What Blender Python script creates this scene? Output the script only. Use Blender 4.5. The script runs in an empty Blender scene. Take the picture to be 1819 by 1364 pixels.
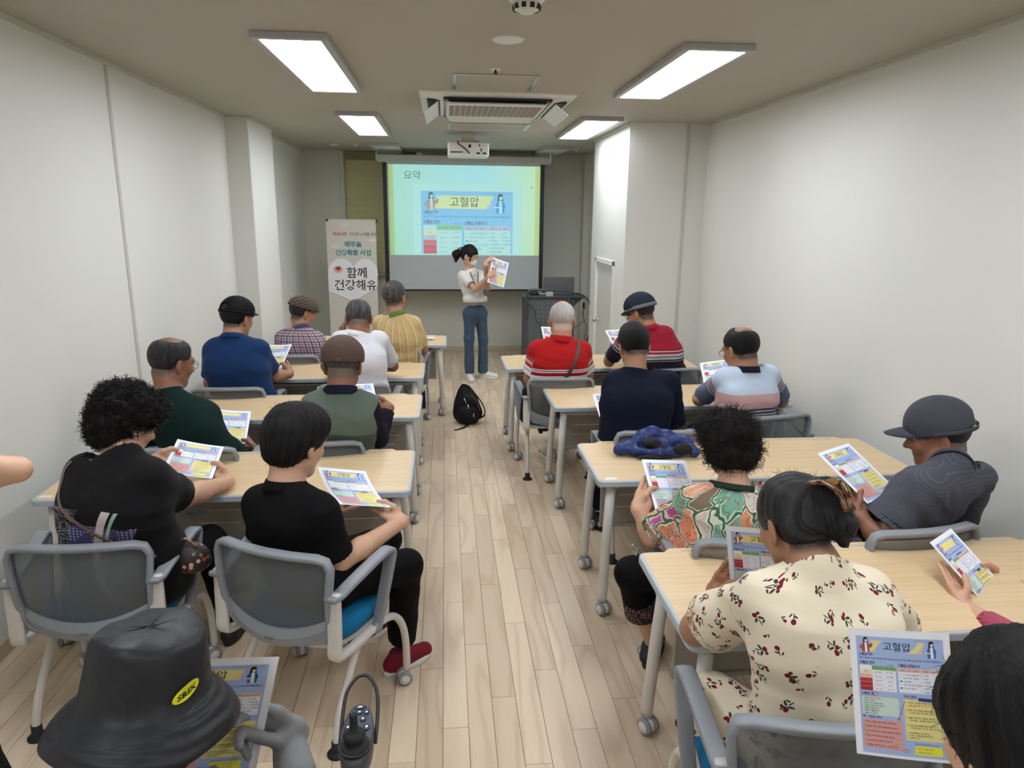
import bpy, math, random
import numpy as np
from mathutils import Matrix, Vector

random.seed(7)
rng = np.random.default_rng(11)
SC = bpy.context.scene
COL = SC.collection
PI = math.pi

# ------------------------------------------------------------------ camera
cam_data = bpy.data.cameras.new('camera')
cam = bpy.data.objects.new('camera', cam_data)
COL.objects.link(cam)
cam_data.sensor_width = 36.0
cam_data.lens = 24.82
cam_data.clip_start = 0.02
cam.matrix_world = Matrix(((0.99568, 0.01153, -0.09214, 0), (-0.09232, 0.22945, -0.96893, 0), (0.00997, 0.97325, 0.22953, 1.95), (0, 0, 0, 1)))
SC.camera = cam

# ------------------------------------------------------------------ world, exposure
world = bpy.data.worlds.new('world')
SC.world = world
world.use_nodes = True
world.node_tree.nodes['Background'].inputs['Color'].default_value = (0.75, 0.85, 1.0, 1)
world.node_tree.nodes['Background'].inputs['Strength'].default_value = 0.35
SC.view_settings.view_transform = 'Standard'
SC.view_settings.look = 'None'
SC.view_settings.exposure = 0.0
SC.view_settings.gamma = 1.0
SC.view_settings.use_curve_mapping = False
LAMP_STRENGTH = 19.5
LAMP_COLOR = (0.95, 0.97, 1.0)

# ------------------------------------------------------------------ basic helpers
def lin(c):
    return tuple((x / 12.92 if x <= 0.04045 else ((x + 0.055) / 1.055) ** 2.4) for x in c)
def rgb(r, g, b):
    return lin((r / 255, g / 255, b / 255)) + (1.0,)
def V(*a):
    return np.array(a[0] if len(a) == 1 else a, float)
def nrm(v):
    v = np.asarray(v, float)
    return v / (np.linalg.norm(v) + 1e-12)
def lerp(a, b, t):
    return np.asarray(a, float) * (1 - t) + np.asarray(b, float) * t

def tag(o, label=None, cat=None, group=None, kind=None):
    if label: o['label'] = label
    if cat: o['category'] = cat
    if group: o['group'] = group
    if kind: o['kind'] = kind
    return o

def link(name, mesh, parent=None, loc=None):
    o = bpy.data.objects.new(name, mesh)
    COL.objects.link(o)
    if parent is not None: o.parent = parent
    if loc is not None: o.location = loc
    return o

def empty(name, loc=(0, 0, 0), rz=0.0):
    o = bpy.data.objects.new(name, None)
    COL.objects.link(o)
    o.empty_display_size = 0.1
    o.location = loc
    o.rotation_euler = (0, 0, rz)
    return o

def copy_tree(o, parent=None):
    c = o.copy()
    COL.objects.link(c)
    c.parent = parent
    for ch in o.children:
        copy_tree(ch, c)
    return c

class MB:
    """collects polygons, builds one mesh"""
    def __init__(s):
        s.v, s.f, s.m, s.sm = [], [], [], []
    def add(s, verts, faces, mi=0, smooth=False):
        b = len(s.v)
        s.v.extend([tuple(map(float, p)) for p in verts])
        for f in faces:
            s.f.append(tuple(b + i for i in f))
            s.m.append(mi)
            s.sm.append(smooth)
        return s
    def box(s, x0, x1, y0, y1, z0, z1, mi=0):
        vs = [(x, y, z) for z in (z0, z1) for y in (y0, y1) for x in (x0, x1)]
        return s.add(vs, [(0, 2, 3, 1), (4, 5, 7, 6), (0, 1, 5, 4), (2, 6, 7, 3), (0, 4, 6, 2), (1, 3, 7, 5)], mi)
    def bbox(s, x0, x1, y0, y1, z0, z1, b=0.003, mi=0):
        """box with chamfered edges"""
        c = V((x0 + x1) / 2, (y0 + y1) / 2, (z0 + z1) / 2)
        h = V((x1 - x0) / 2, (y1 - y0) / 2, (z1 - z0) / 2)
        b = min(b, min(h) * 0.9)
        vs, idx = [], {}
        for sx in (-1, 1):
            for sy in (-1, 1):
                for sz in (-1, 1):
                    for ax in range(3):
                        p = V(sx * (h[0] - b), sy * (h[1] - b), sz * (h[2] - b))
                        p[ax] += (sx, sy, sz)[ax] * b
                        idx[(sx, sy, sz, ax)] = len(vs)
                        vs.append(c + p)
        F = []
        for ax in range(3):
            o1, o2 = [a for a in range(3) if a != ax]
            for sg in (-1, 1):
                q = []
                for (a, d) in ((-1, -1), (1, -1), (1, 1), (-1, 1)):
                    k = [0, 0, 0]; k[ax] = sg; k[o1] = a; k[o2] = d
                    q.append(idx[(k[0], k[1], k[2], ax)])
                F.append(q)
            for a in (-1, 1):
                for d in (-1, 1):
                    q = []
                    for (t, w) in ((-1, o1), (1, o1), (1, o2), (-1, o2)):
                        k = [0, 0, 0]; k[ax] = t; k[o1] = a; k[o2] = d
                        q.append(idx[(k[0], k[1], k[2], w)])
                    F.append(q)
        for sx in (-1, 1):
            for sy in (-1, 1):
                for sz in (-1, 1):
                    F.append([idx[(sx, sy, sz, a)] for a in range(3)])
        G = []
        for f in F:
            P = [vs[i] for i in f]
            n = np.cross(P[1] - P[0], P[2] - P[0])
            if np.dot(n, np.mean(P, 0) - c) < 0: f = f[::-1]
            G.append(tuple(f))
        return s.add(vs, G, mi)
    def sweep(s, path, r, seg=10, mi=0, cap=True, closed=False, up=None, rect=False, smooth=True):
        """sweep a round, elliptic or rounded-rectangle section; r: float, list, or (rx, rz)"""
        P = [V(p) for p in path]
        n = len(P)
        T = []
        for i in range(n):
            if closed: t = P[(i + 1) % n] - P[i - 1]
            else: t = P[min(i + 1, n - 1)] - P[max(i - 1, 0)]
            T.append(nrm(t))
        if up is None:
            up = V(0, 0, 1) if abs(T[0][2]) < 0.9 else V(0, 1, 0)
        N = nrm(np.cross(np.cross(T[0], up), T[0]))
        vs, F = [], []
        for i in range(n):
            if i:
                N = N - T[i] * np.dot(N, T[i]); N = nrm(N)
            B = np.cross(T[i], N)
            ri = r[i] if isinstance(r, list) else r
            rx, rz = (ri if isinstance(ri, tuple) else (ri, ri))
            for k in range(seg):
                a = 2 * PI * k / seg
                ca, sa = math.cos(a), math.sin(a)
                if rect:
                    e = 0.45
                    ca = math.copysign(abs(ca) ** e, ca); sa = math.copysign(abs(sa) ** e, sa)
                vs.append(P[i] + B * ca * rx + N * sa * rz)
        m = n if closed else n - 1
        for i in range(m):
            j = (i + 1) % n
            for k in range(seg):
                l = (k + 1) % seg
                F.append((i * seg + k, i * seg + l, j * seg + l, j * seg + k))
        if cap and not closed:
            F.append(tuple(range(seg - 1, -1, -1)))
            F.append(tuple((n - 1) * seg + k for k in range(seg)))
        return s.add(vs, F, mi, smooth)
    def lathe(s, prof, seg=24, mi=0, o=(0, 0, 0), ax=None, smooth=True, sx=1.0, sy=1.0):
        """profile of (r, z)"""
        vs, F = [], []
        n = len(prof)
        for (r, z) in prof:
            for k in range(seg):
                a = 2 * PI * k / seg
                vs.append(V(r * math.cos(a) * sx, r * math.sin(a) * sy, z))
        for i in range(n - 1):
            for k in range(seg):
                l = (k + 1) % seg
                F.append((i * seg + k, i * seg + l, (i + 1) * seg + l, (i + 1) * seg + k))
        F.append(tuple(range(seg - 1, -1, -1)))
        F.append(tuple((n - 1) * seg + k for k in range(seg)))
        if ax is not None:
            z = nrm(ax); x = nrm(np.cross(V(0, 1, 0) if abs(z[1]) < .9 else V(1, 0, 0), z)); y = np.cross(z, x)
            vs = [x * p[0] + y * p[1] + z * p[2] for p in vs]
        vs = [p + V(o) for p in vs]
        return s.add(vs, F, mi, smooth)
    def prism(s, pts, z0, z1, mi=0, axis='z'):
        n = len(pts)
        def q(a, b, c): return {'z': (a, b, c), 'y': (a, c, b), 'x': (c, a, b)}[axis]
        vs = [q(p[0], p[1], z0) for p in pts] + [q(p[0], p[1], z1) for p in pts]
        F = [tuple(range(n - 1, -1, -1)), tuple(range(n, 2 * n))]
        F += [(i, (i + 1) % n, n + (i + 1) % n, n + i) for i in range(n)]
        if axis == 'y': F = [f[::-1] for f in F]
        return s.add(vs, F, mi)
    def mesh(s, name, mats):
        me = bpy.data.meshes.new(name)
        me.from_pydata(s.v, [], s.f)
        for m in (mats if isinstance(mats, (list, tuple)) else [mats]): me.materials.append(m)
        me.polygons.foreach_set('material_index', s.m)
        me.polygons.foreach_set('use_smooth', s.sm)
        me.update()
        return me
    def obj(s, name, mats, parent=None, loc=None):
        return link(name, s.mesh(name, mats), parent, loc)

def smooth_path(pts, n=6):
    P = [V(p) for p in pts]
    P = [2 * P[0] - P[1]] + P + [2 * P[-1] - P[-2]]
    out = []
    for i in range(1, len(P) - 2):
        for k in range(n):
            t = k / n
            out.append(0.5 * ((2 * P[i]) + (-P[i - 1] + P[i + 1]) * t + (2 * P[i - 1] - 5 * P[i] + 4 * P[i + 1] - P[i + 2]) * t * t
                              + (-P[i - 1] + 3 * P[i] - 3 * P[i + 1] + P[i + 2]) * t ** 3))
    out.append(P[-2])
    return out

def rrect(x0, x1, y0, y1, r, n=5):
    pts = []
    for (cx, cy, a0) in ((x1 - r, y1 - r, 0), (x0 + r, y1 - r, 90), (x0 + r, y0 + r, 180), (x1 - r, y0 + r, 270)):
        for k in range(n + 1):
            a = math.radians(a0 + 90 * k / n)
            pts.append((cx + r * math.cos(a), cy + r * math.sin(a)))
    return pts

# ------------------------------------------------------------------ materials
class NT:
    """small node builder"""
    def __init__(s, name):
        s.m = bpy.data.materials.new(name)
        s.m.use_nodes = True
        s.t = s.m.node_tree
        s.b = s.t.nodes['Principled BSDF']
        s.out = s.t.nodes['Material Output']
    def n(s, typ, **kw):
        nd = s.t.nodes.new(typ)
        for k, v in kw.items(): setattr(nd, k, v)
        return nd
    def put(s, sock, v):
        if isinstance(v, bpy.types.NodeSocket): s.t.links.new(v, sock)
        elif isinstance(v, (int, float)): sock.default_value = v
        else:
            L = len(sock.default_value)
            sock.default_value = tuple(v)[:L] if len(v) >= L else tuple(v) + (1.0,) * (L - len(v))
    def math(s, op, a, b=0.0, c=0.0, clamp=False):
        nd = s.n('ShaderNodeMath', operation=op, use_clamp=clamp)
        s.put(nd.inputs[0], a); s.put(nd.inputs[1], b); s.put(nd.inputs[2], c)
        return nd.outputs[0]
    def vmath(s, op, a, b=(0, 0, 0)):
        nd = s.n('ShaderNodeVectorMath', operation=op)
        s.put(nd.inputs[0], a); s.put(nd.inputs[1], b)
        return nd.outputs[1] if op in ('LENGTH', 'DISTANCE', 'DOT_PRODUCT') else nd.outputs[0]
    def mix(s, f, a, b):
        nd = s.n('ShaderNodeMix', data_type='RGBA')
        s.put(nd.inputs[0], f); s.put(nd.inputs[6], a); s.put(nd.inputs[7], b)
        return nd.outputs[2]
    def coord(s, k='Object'):
        return s.n('ShaderNodeTexCoord').outputs[k]
    def attr(s, name):
        return s.n('ShaderNodeAttribute', attribute_name=name).outputs['Vector']
    def scale(s, v, sc, loc=(0, 0, 0), rot=(0, 0, 0)):
        nd = s.n('ShaderNodeMapping')
        s.put(nd.inputs[0], v); nd.inputs['Scale'].default_value = sc; nd.inputs['Location'].default_value = loc
        nd.inputs['Rotation'].default_value = rot
        return nd.outputs[0]
    def xyz(s, v):
        nd = s.n('ShaderNodeSeparateXYZ'); s.put(nd.inputs[0], v)
        return nd.outputs[0], nd.outputs[1], nd.outputs[2]
    def comb(s, x, y, z=0.0):
        nd = s.n('ShaderNodeCombineXYZ'); s.put(nd.inputs[0], x); s.put(nd.inputs[1], y); s.put(nd.inputs[2], z)
        return nd.outputs[0]
    def noise(s, v, scale=5, detail=3, rough=0.5, dist=0.0):
        nd = s.n('ShaderNodeTexNoise')
        s.put(nd.inputs['Vector'], v); nd.inputs['Scale'].default_value = scale
        nd.inputs['Detail'].default_value = detail; nd.inputs['Roughness'].default_value = rough
        nd.inputs['Distortion'].default_value = dist
        return nd.outputs[0]
    def voro(s, v, scale=5, feature='F1', rand=1.0):
        nd = s.n('ShaderNodeTexVoronoi', feature=feature)
        s.put(nd.inputs['Vector'], v); nd.inputs['Scale'].default_value = scale
        nd.inputs['Randomness'].default_value = rand
        return nd
    def ramp(s, f, stops, interp='LINEAR'):
        nd = s.n('ShaderNodeValToRGB')
        cr = nd.color_ramp; cr.interpolation = interp
        while len(cr.elements) > 1: cr.elements.remove(cr.elements[-1])
        cr.elements[0].position = stops[0][0]; cr.elements[0].color = stops[0][1]
        for p, c in stops[1:]:
            e = cr.elements.new(p); e.color = c
        s.put(nd.inputs[0], f)
        return nd.outputs[0]
    def bump(s, h, strength=0.3, dist=0.01):
        nd = s.n('ShaderNodeBump')
        nd.inputs['Strength'].default_value = strength; nd.inputs['Distance'].default_value = dist
        s.put(nd.inputs['Height'], h)
        s.t.links.new(nd.outputs[0], s.b.inputs['Normal'])
    def fin(s, col=None, rough=None, metal=None, spec=None, sheen=None, **kw):
        if col is not None: s.put(s.b.inputs['Base Color'], col)
        if rough is not None: s.put(s.b.inputs['Roughness'], rough)
        if metal is not None: s.put(s.b.inputs['Metallic'], metal)
        if spec is not None: s.put(s.b.inputs['Specular IOR Level'], spec)
        if sheen is not None: s.put(s.b.inputs['Sheen Weight'], sheen)
        for k, v in kw.items(): s.put(s.b.inputs[k], v)
        return s.m

_mc = {}
def plain(name, col, rough=0.5, metal=0.0, spec=0.5, var=0.06, nscale=14, bump=0.0, bscale=200):
    if name in _mc: return _mc[name]
    t = NT(name)
    co = t.coord()
    n = t.noise(co, nscale, 3)
    a = tuple(c * (1 - var) for c in col[:3]) + (1,); b = tuple(min(1, c * (1 + var)) for c in col[:3]) + (1,)
    c = t.mix(n, a, b)
    if bump: t.bump(t.noise(co, bscale, 2), bump, 0.002)
    _mc[name] = t.fin(c, rough, metal, spec)
    return _mc[name]

def emit(name, col, strength):
    if name in _mc: return _mc[name]
    t = NT(name)
    t.fin((0.8, 0.8, 0.8, 1), 0.5)
    t.put(t.b.inputs['Emission Color'], col + (1.0,) if len(col) == 3 else col)
    t.put(t.b.inputs['Emission Strength'], strength)
    _mc[name] = t.m
    return t.m

def cloth(name, col, rough=0.85, weave=900, bump=0.25, var=0.12):
    if name in _mc: return _mc[name]
    t = NT(name)
    co = t.coord()
    n = t.noise(co, 6, 4)
    c = col if isinstance(col, bpy.types.NodeSocket) else t.mix(n, tuple(x * (1 - var) for x in col[:3]) + (1,), tuple(min(1, x * (1 + var)) for x in col[:3]) + (1,))
    w = t.noise(t.scale(co, (1, 1, 1)), weave, 1)
    f = t.noise(co, 14, 3, 0.55, 0.6)
    t.bump(t.math('ADD', t.math('MULTIPLY', w, 0.12), f), bump, 0.012)
    _mc[name] = t.fin(c, rough, spec=0.15 if max(col[:3]) < .05 else .2, sheen=0.0 if max(col[:3]) < .05 else .06)
    return _mc[name]

# ------------------------------------------------------------------ implicit surfaces
def _rot(R, Q):
    return Q @ R
class Sdf:
    """smooth union of round cones and ellipsoids, meshed with surface nets on a sparse grid"""
    def __init__(s): s.p = []
    def cone(s, a, b, ra, rb=None, k=0.03, flat=None, n=None, op=1):
        a, b = V(a), V(b)
        if rb is None: rb = ra
        s.p.append(('c', a, b, ra, rb, k, op, flat, None if n is None else nrm(n)))
        return s
    def ell(s, c, r, R=None, k=0.03, op=1):
        s.p.append(('e', V(c), V(r), None, None, k, op, R, None))
        return s
    def bounds(s):
        lo, hi = V(9, 9, 9), V(-9, -9, -9)
        for q in s.p:
            if q[6] < 0: continue
            if q[0] == 'c':
                m = max(q[3], q[4])
                lo = np.minimum(lo, np.minimum(q[1], q[2]) - m); hi = np.maximum(hi, np.maximum(q[1], q[2]) + m)
            else:
                m = max(q[2]); lo = np.minimum(lo, q[1] - m); hi = np.maximum(hi, q[1] + m)
        return lo, hi
    def ev(s, P, pad=0.03):
        d = np.full(len(P), 1.0, np.float32)
        P = P.astype(np.float32)
        for q in s.p:
            typ, a, b, ra, rb, k, op, fl, n = q
            if typ == 'c':
                m = max(ra, rb) + k + pad
                lo = np.minimum(a, b) - m; hi = np.maximum(a, b) + m
            else:
                m = max(b) + k + pad; lo = a - m; hi = a + m
            ix = np.nonzero((P[:, 0] > lo[0]) & (P[:, 0] < hi[0]) & (P[:, 1] > lo[1]) & (P[:, 1] < hi[1]) & (P[:, 2] > lo[2]) & (P[:, 2] < hi[2]))[0]
            if not len(ix): continue
            Q = P[ix]
            if typ == 'c':
                pa = Q - a.astype(np.float32); ba = (b - a).astype(np.float32)
                if fl is not None:
                    nn = n.astype(np.float32); g = 1 / fl - 1
                    pa = pa + np.outer(pa @ nn, nn) * g; ba = ba + nn * np.dot(ba, nn) * g
                t = np.clip((pa @ ba) / (ba @ ba + 1e-9), 0, 1)
                e = np.sqrt(((pa - t[:, None] * ba) ** 2).sum(1)) - (ra + (rb - ra) * t)
                if fl is not None and fl < 1: e = e * (0.5 + 0.5 * fl)
            else:
                Q = Q - a.astype(np.float32)
                if fl is not None: Q = Q @ fl.astype(np.float32)
                r = b.astype(np.float32)
                k0 = np.sqrt(((Q / r) ** 2).sum(1)); k1 = np.sqrt(((Q / (r * r)) ** 2).sum(1)) + 1e-6
                e = k0 * (k0 - 1) / k1
            c = d[ix]
            if op > 0:
                h = np.maximum(k - np.abs(c - e), 0) / max(k, 1e-6)
                d[ix] = np.minimum(c, e) - h * h * k * 0.25
            else:
                e = -e
                h = np.maximum(k - np.abs(c - e), 0) / max(k, 1e-6)
                d[ix] = np.maximum(c, e) + h * h * k * 0.25
        return d
    def mesh(s, vox=0.006, post=None, grow=0.02):
        lo, hi = s.bounds(); lo = lo - grow; hi = hi + grow
        F = 4
        cs = vox * F
        nc = np.ceil((hi - lo) / cs).astype(int) + 1
        def f(P, pad):
            d = s.ev(P, pad)
            return post(P, d) if post else d
        gx = [lo[i] + (np.arange(nc[i]) + 0.5) * cs for i in range(3)]
        C = np.stack(np.meshgrid(*gx, indexing='ij'), -1).reshape(-1, 3)
        dc = f(C, cs * 2)
        act = np.nonzero(np.abs(dc) < cs * 1.25)[0]
        nf = nc * F
        G = np.repeat(np.repeat(np.repeat(np.where(dc < 0, -1.0, 1.0).astype(np.float32).reshape(nc), F, 0), F, 1), F, 2)
        ci = np.stack(np.unravel_index(act, nc), -1) * F
        off = np.stack(np.meshgrid(*[np.arange(F)] * 3, indexing='ij'), -1).reshape(-1, 3)
        FI = (ci[:, None, :] + off[None]).reshape(-1, 3)
        FP = lo + (FI + 0.5) * vox
        G[FI[:, 0], FI[:, 1], FI[:, 2]] = f(FP, vox * 3)
        # surface nets
        I = G < 0
        cnt = np.zeros(nf - 1, np.int8)
        offs = [(i, j, k) for i in (0, 1) for j in (0, 1) for k in (0, 1)]
        for (i, j, k) in offs:
            cnt += I[i:nf[0] - 1 + i, j:nf[1] - 1 + j, k:nf[2] - 1 + k]
        cell = np.nonzero((cnt > 0) & (cnt < 8))
        cell = np.stack(cell, -1)
        vid = np.full(nf - 1, -1, np.int32)
        vid[cell[:, 0], cell[:, 1], cell[:, 2]] = np.arange(len(cell))
        val = {o: G[cell[:, 0] + o[0], cell[:, 1] + o[1], cell[:, 2] + o[2]] for o in offs}
        acc = np.zeros((len(cell), 3)); num = np.zeros(len(cell))
        for o in offs:
            for ax in range(3):
                if o[ax]: continue
                o2 = list(o); o2[ax] = 1; o2 = tuple(o2)
                a, b = val[o], val[o2]
                x = (a < 0) != (b < 0)
                t = np.where(x, a / np.where(x, a - b, 1), 0)
                p = np.tile(np.array(o, float), (len(cell), 1)); p[:, ax] += t
                acc += p * x[:, None]; num += x
        vs = lo + (cell + acc / num[:, None] + 0.5) * vox
        faces = []
        for ax in range(3):
            u, w = (ax + 1) % 3, (ax + 2) % 3
            sl0 = [slice(None)] * 3; sl1 = [slice(None)] * 3
            sl0[ax] = slice(0, -1); sl1[ax] = slice(1, None)
            x = I[tuple(sl0)] != I[tuple(sl1)]
            e = np.stack(np.nonzero(x), -1)
            e = e[(e[:, u] > 0) & (e[:, w] > 0) & (e[:, u] < nf[u] - 1) & (e[:, w] < nf[w] - 1)]
            ins = I[e[:, 0], e[:, 1], e[:, 2]]
            q = []
            for (du, dw) in ((-1, -1), (0, -1), (0, 0), (-1, 0)):
                c = e.copy(); c[:, u] += du; c[:, w] += dw
                q.append(vid[c[:, 0], c[:, 1], c[:, 2]])
            q = np.stack(q, -1)
            q = np.where(ins[:, None], q, q[:, ::-1])
            faces.append(q[(q >= 0).all(1)])
        return vs, np.concatenate(faces)

def np_mesh(name, vs, fs, mat, attrs=None, loc=(0, 0, 0), mi=None):
    me = bpy.data.meshes.new(name)
    vs = (np.asarray(vs) - V(loc)).astype(np.float32)
    me.vertices.add(len(vs)); me.vertices.foreach_set('co', vs.ravel())
    nv = fs.shape[1]
    me.loops.add(fs.size); me.loops.foreach_set('vertex_index', fs.ravel().astype(np.int32))
    me.polygons.add(len(fs)); me.polygons.foreach_set('loop_start', np.arange(len(fs), dtype=np.int32) * nv)
    me.polygons.foreach_set('use_smooth', np.ones(len(fs), bool))
    for m in (mat if isinstance(mat, (list, tuple)) else [mat]): me.materials.append(m)
    if mi is not None: me.polygons.foreach_set('material_index', mi.astype(np.int32))
    if attrs:
        for k, a in attrs.items():
            if a.ndim == 1:
                at = me.attributes.new(k, 'FLOAT', 'POINT'); at.data.foreach_set('value', a.astype(np.float32))
            else:
                at = me.attributes.new(k, 'FLOAT_VECTOR', 'POINT'); at.data.foreach_set('vector', a.astype(np.float32).ravel())
    me.update(calc_edges=True)
    return me

_K = rng.normal(size=(12, 3)); _K = _K / np.linalg.norm(_K, axis=1)[:, None]; _PH = rng.uniform(0, 6.28, 12)
def wav(P, freq, seed=0, n=4):
    """smooth pseudo-noise in -1..1"""
    d = np.zeros(len(P))
    for i in range(n):
        j = (i + seed * 3) % 12
        q = P @ _K[j] * freq * (0.7 + 0.22 * i) + _PH[j] + seed
        d += np.sin(q + 1.3 * np.sin(P @ _K[(j + 5) % 12] * freq * 0.6 + seed))
    return d / n

# ------------------------------------------------------------------ room shell
def wall_mat(name, base, mark=0.0):
    t = NT(name)
    co = t.coord()
    n = t.noise(co, 1.3, 4)
    c = t.mix(n, tuple(x * 0.96 for x in base[:3]) + (1,), base)
    sp = t.voro(co, 2.3); m = t.math('LESS_THAN', sp.outputs['Distance'], 0.018)
    c = t.mix(t.math('MULTIPLY', m, mark), c, rgb(150, 140, 125))
    t.bump(t.noise(co, 60, 4), 0.12, 0.004)
    return t.fin(c, 0.62, spec=0.3)
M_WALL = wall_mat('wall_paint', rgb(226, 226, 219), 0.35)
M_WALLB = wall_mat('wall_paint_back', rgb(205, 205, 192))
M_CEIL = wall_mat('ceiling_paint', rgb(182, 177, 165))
M_SEAM = plain('wall_seam', rgb(196, 195, 184), 0.7)
M_BASE = plain('skirting_vinyl', rgb(186, 172, 146), 0.5)
CZ = 2.83

def struct(name, mb, mat, **kw):
    return tag(mb.obj(name, mat), kind='structure')

# floor with planks
def floor_mat():
    t = NT('laminate_oak')
    info = t.n('ShaderNodeObjectInfo')
    ra = info.outputs['Random']
    co = t.coord('Object')
    geo = t.n('ShaderNodeNewGeometry')
    P = geo.outputs['Position']
    off = t.comb(t.math('MULTIPLY', ra, 17.0), t.math('MULTIPLY', ra, 31.0), t.math('MULTIPLY', ra, 7.0))
    p = t.vmath('ADD', P, off)
    warp = t.noise(t.scale(p, (3.2, 0.45, 1)), 1.3, 2, 0.5, 0.1)
    x, y, z = t.xyz(p)
    rings = t.math('SINE', t.math('MULTIPLY', t.math('ADD', warp, t.math('MULTIPLY', x, 0.6)), 42.0))
    fine = t.noise(t.scale(p, (90, 3, 1)), 3, 3, 0.6)
    f = t.math('ADD', t.math('MULTIPLY', t.math('POWER', t.math('MULTIPLY_ADD', rings, 0.5, 0.5), 3.0), 0.38), t.math('MULTIPLY', fine, 0.55))
    c = t.ramp(f, [(0.1, rgb(228, 211, 188)), (0.45, rgb(219, 201, 178)), (0.85, rgb(200, 180, 154))])
    tone = t.mix(ra, rgb(232, 226, 218), rgb(255, 252, 246))
    mu = t.n('ShaderNodeMix', data_type='RGBA', blend_type='MULTIPLY')
    mu.inputs[0].default_value = 1.0
    t.put(mu.inputs[6], c); t.put(mu.inputs[7], tone)
    t.bump(fine, 0.06, 0.001)
    return t.fin(mu.outputs[2], t.math('MULTIPLY_ADD', fine, 0.12, 0.36), spec=0.45)
M_FLOOR = floor_mat()
M_GAP = plain('plank_joint', rgb(112, 96, 78), 0.8)
fl = struct('floor', MB().box(-2.1, 2.7, -3.0, 10.7, -0.05, -0.0035), M_GAP)
PW, PL = 0.1005, 0.93
cells = []
ix = 0
x = -2.04
while x < 2.55:
    y = -3.0 + rng.uniform(-PL, 0)
    y0 = -3.0 - ((ix * 0.41) % 1.0) * PL
    y = y0
    while y < 10.5:
        cells.append((x, max(y, -3.0), min(y + PL, 10.5)))
        y += PL
    x += PW; ix += 1
def plank_rank(c):
    cx, cy = c[0] + PW / 2, (c[1] + c[2]) / 2
    if cy < 1.2: return 50 + abs(cy)
    return cy * 0.55 + max(0, abs(cx - 0.25) - 0.55) * 6
cells.sort(key=plank_rank)
def plank_geo(mb, x0, x1, y0, y1):
    g = 0.0005; b = 0.0009
    vs = [(x0 + g, y0 + g, -.0035), (x1 - g, y0 + g, -.0035), (x1 - g, y1 - g, -.0035), (x0 + g, y1 - g, -.0035),
          (x0 + g + b, y0 + g + b, 0), (x1 - g - b, y0 + g + b, 0), (x1 - g - b, y1 - g - b, 0), (x0 + g + b, y1 - g - b, 0)]
    mb.add(vs, [(4, 5, 6, 7), (0, 1, 5, 4), (1, 2, 6, 5), (2, 3, 7, 6), (3, 0, 4, 7)])
plank_mesh = None
rest = MB()
for i, (px, ya, yb) in enumerate(cells):
    full = abs(yb - ya - PL) < 1e-6
    if i < 298:
        if full:
            if plank_mesh is None:
                mb = MB(); plank_geo(mb, 0, PW, 0, PL); plank_mesh = mb.mesh('plank', M_FLOOR)
            me = plank_mesh
        else:
            mb = MB(); plank_geo(mb, 0, PW, 0, yb - ya); me = mb.mesh('plank', M_FLOOR)
        link('plank', me, fl, (px, ya, 0))
    else:
        plank_geo(rest, px, px + PW, ya, yb)
tag(rest.obj('outer_planks', M_FLOOR, fl), kind='stuff')

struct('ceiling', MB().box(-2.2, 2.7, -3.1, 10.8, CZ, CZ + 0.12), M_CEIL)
struct('wall_left', MB().box(-2.15, -2.0, -3.1, 7.05, 0, CZ).box(-2.15, -1.95, 7.98, 10.7, 0, CZ), M_WALL)
struct('wall_right', MB().box(2.51, 2.66, -3.1, 6.86, 0, CZ).box(2.05, 2.2, 8.45, 10.7, 0, CZ), M_WALL)
struct('wall_rear', MB().box(-2.2, 2.7, -3.15, -3.0, 0, CZ), M_WALL)
struct('pillar_left', MB().bbox(-2.15, -1.79, 7.05, 7.98, 0, CZ, 0.006), M_WALL)
clo = struct('wall_closet', MB().box(1.74, 2.66, 6.86, 7.26, 0, CZ).box(1.74, 2.66, 8.14, 8.45, 0, CZ).box(1.74, 2.66, 7.26, 8.14, 1.50, CZ).box(1.80, 2.66, 7.26, 8.14, 0, 1.5), M_WALL)
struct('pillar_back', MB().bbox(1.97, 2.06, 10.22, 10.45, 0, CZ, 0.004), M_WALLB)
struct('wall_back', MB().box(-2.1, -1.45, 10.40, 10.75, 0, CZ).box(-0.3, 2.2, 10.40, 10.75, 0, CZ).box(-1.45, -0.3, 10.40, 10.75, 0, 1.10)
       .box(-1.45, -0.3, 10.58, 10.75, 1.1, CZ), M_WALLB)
struct('trim_1', MB().bbox(-1.455, -1.385, 10.395, 10.58, 0, CZ, 0.004), plain('window_reveal', rgb(196, 198, 186), 0.6))
struct('trim_2', MB().bbox(-2.003, -1.992, 4.70, 4.735, 0, CZ, 0.003), M_SEAM)
struct('trim_3', MB().bbox(2.285, 2.315, 6.85, 6.864, 0, CZ, 0.003), M_SEAM)
struct('trim_4', MB().bbox(-1.45, -0.3, 10.36, 10.42, 1.08, 1.115, 0.004), plain('sill_paint', rgb(150, 146, 132), 0.6))
# thin shadow-gap moulding where the walls meet the ceiling
struct('trim_5', MB().box(-2.002, -1.975, -3, 7.05, CZ - 0.022, CZ).box(2.485, 2.512, -3, 6.86, CZ - 0.022, CZ).box(-1.952, -1.93, 7.98, 10.4, CZ - 0.022, CZ)
       .box(-1.95, -1.45, 10.38, 10.402, CZ - 0.022, CZ).box(-0.3, 1.97, 10.38, 10.402, CZ - 0.022, CZ).box(1.718, 1.742, 6.86, 8.45, CZ - 0.022, CZ).box(-1.792, -1.77, 7.05, 7.98, CZ - .022, CZ), M_SEAM)
struct('baseboard_left', MB().bbox(-2.002, -1.99, -3, 7.05, 0, 0.075).bbox(-1.952, -1.94, 7.98, 10.4, 0, 0.075), M_BASE)
struct('baseboard_right', MB().bbox(2.50, 2.512, -3, 6.86, 0, 0.075), M_BASE)
struct('baseboard_back', MB().bbox(-1.95, 2.05, 10.385, 10.402, 0, 0.075), M_BASE)
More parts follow.
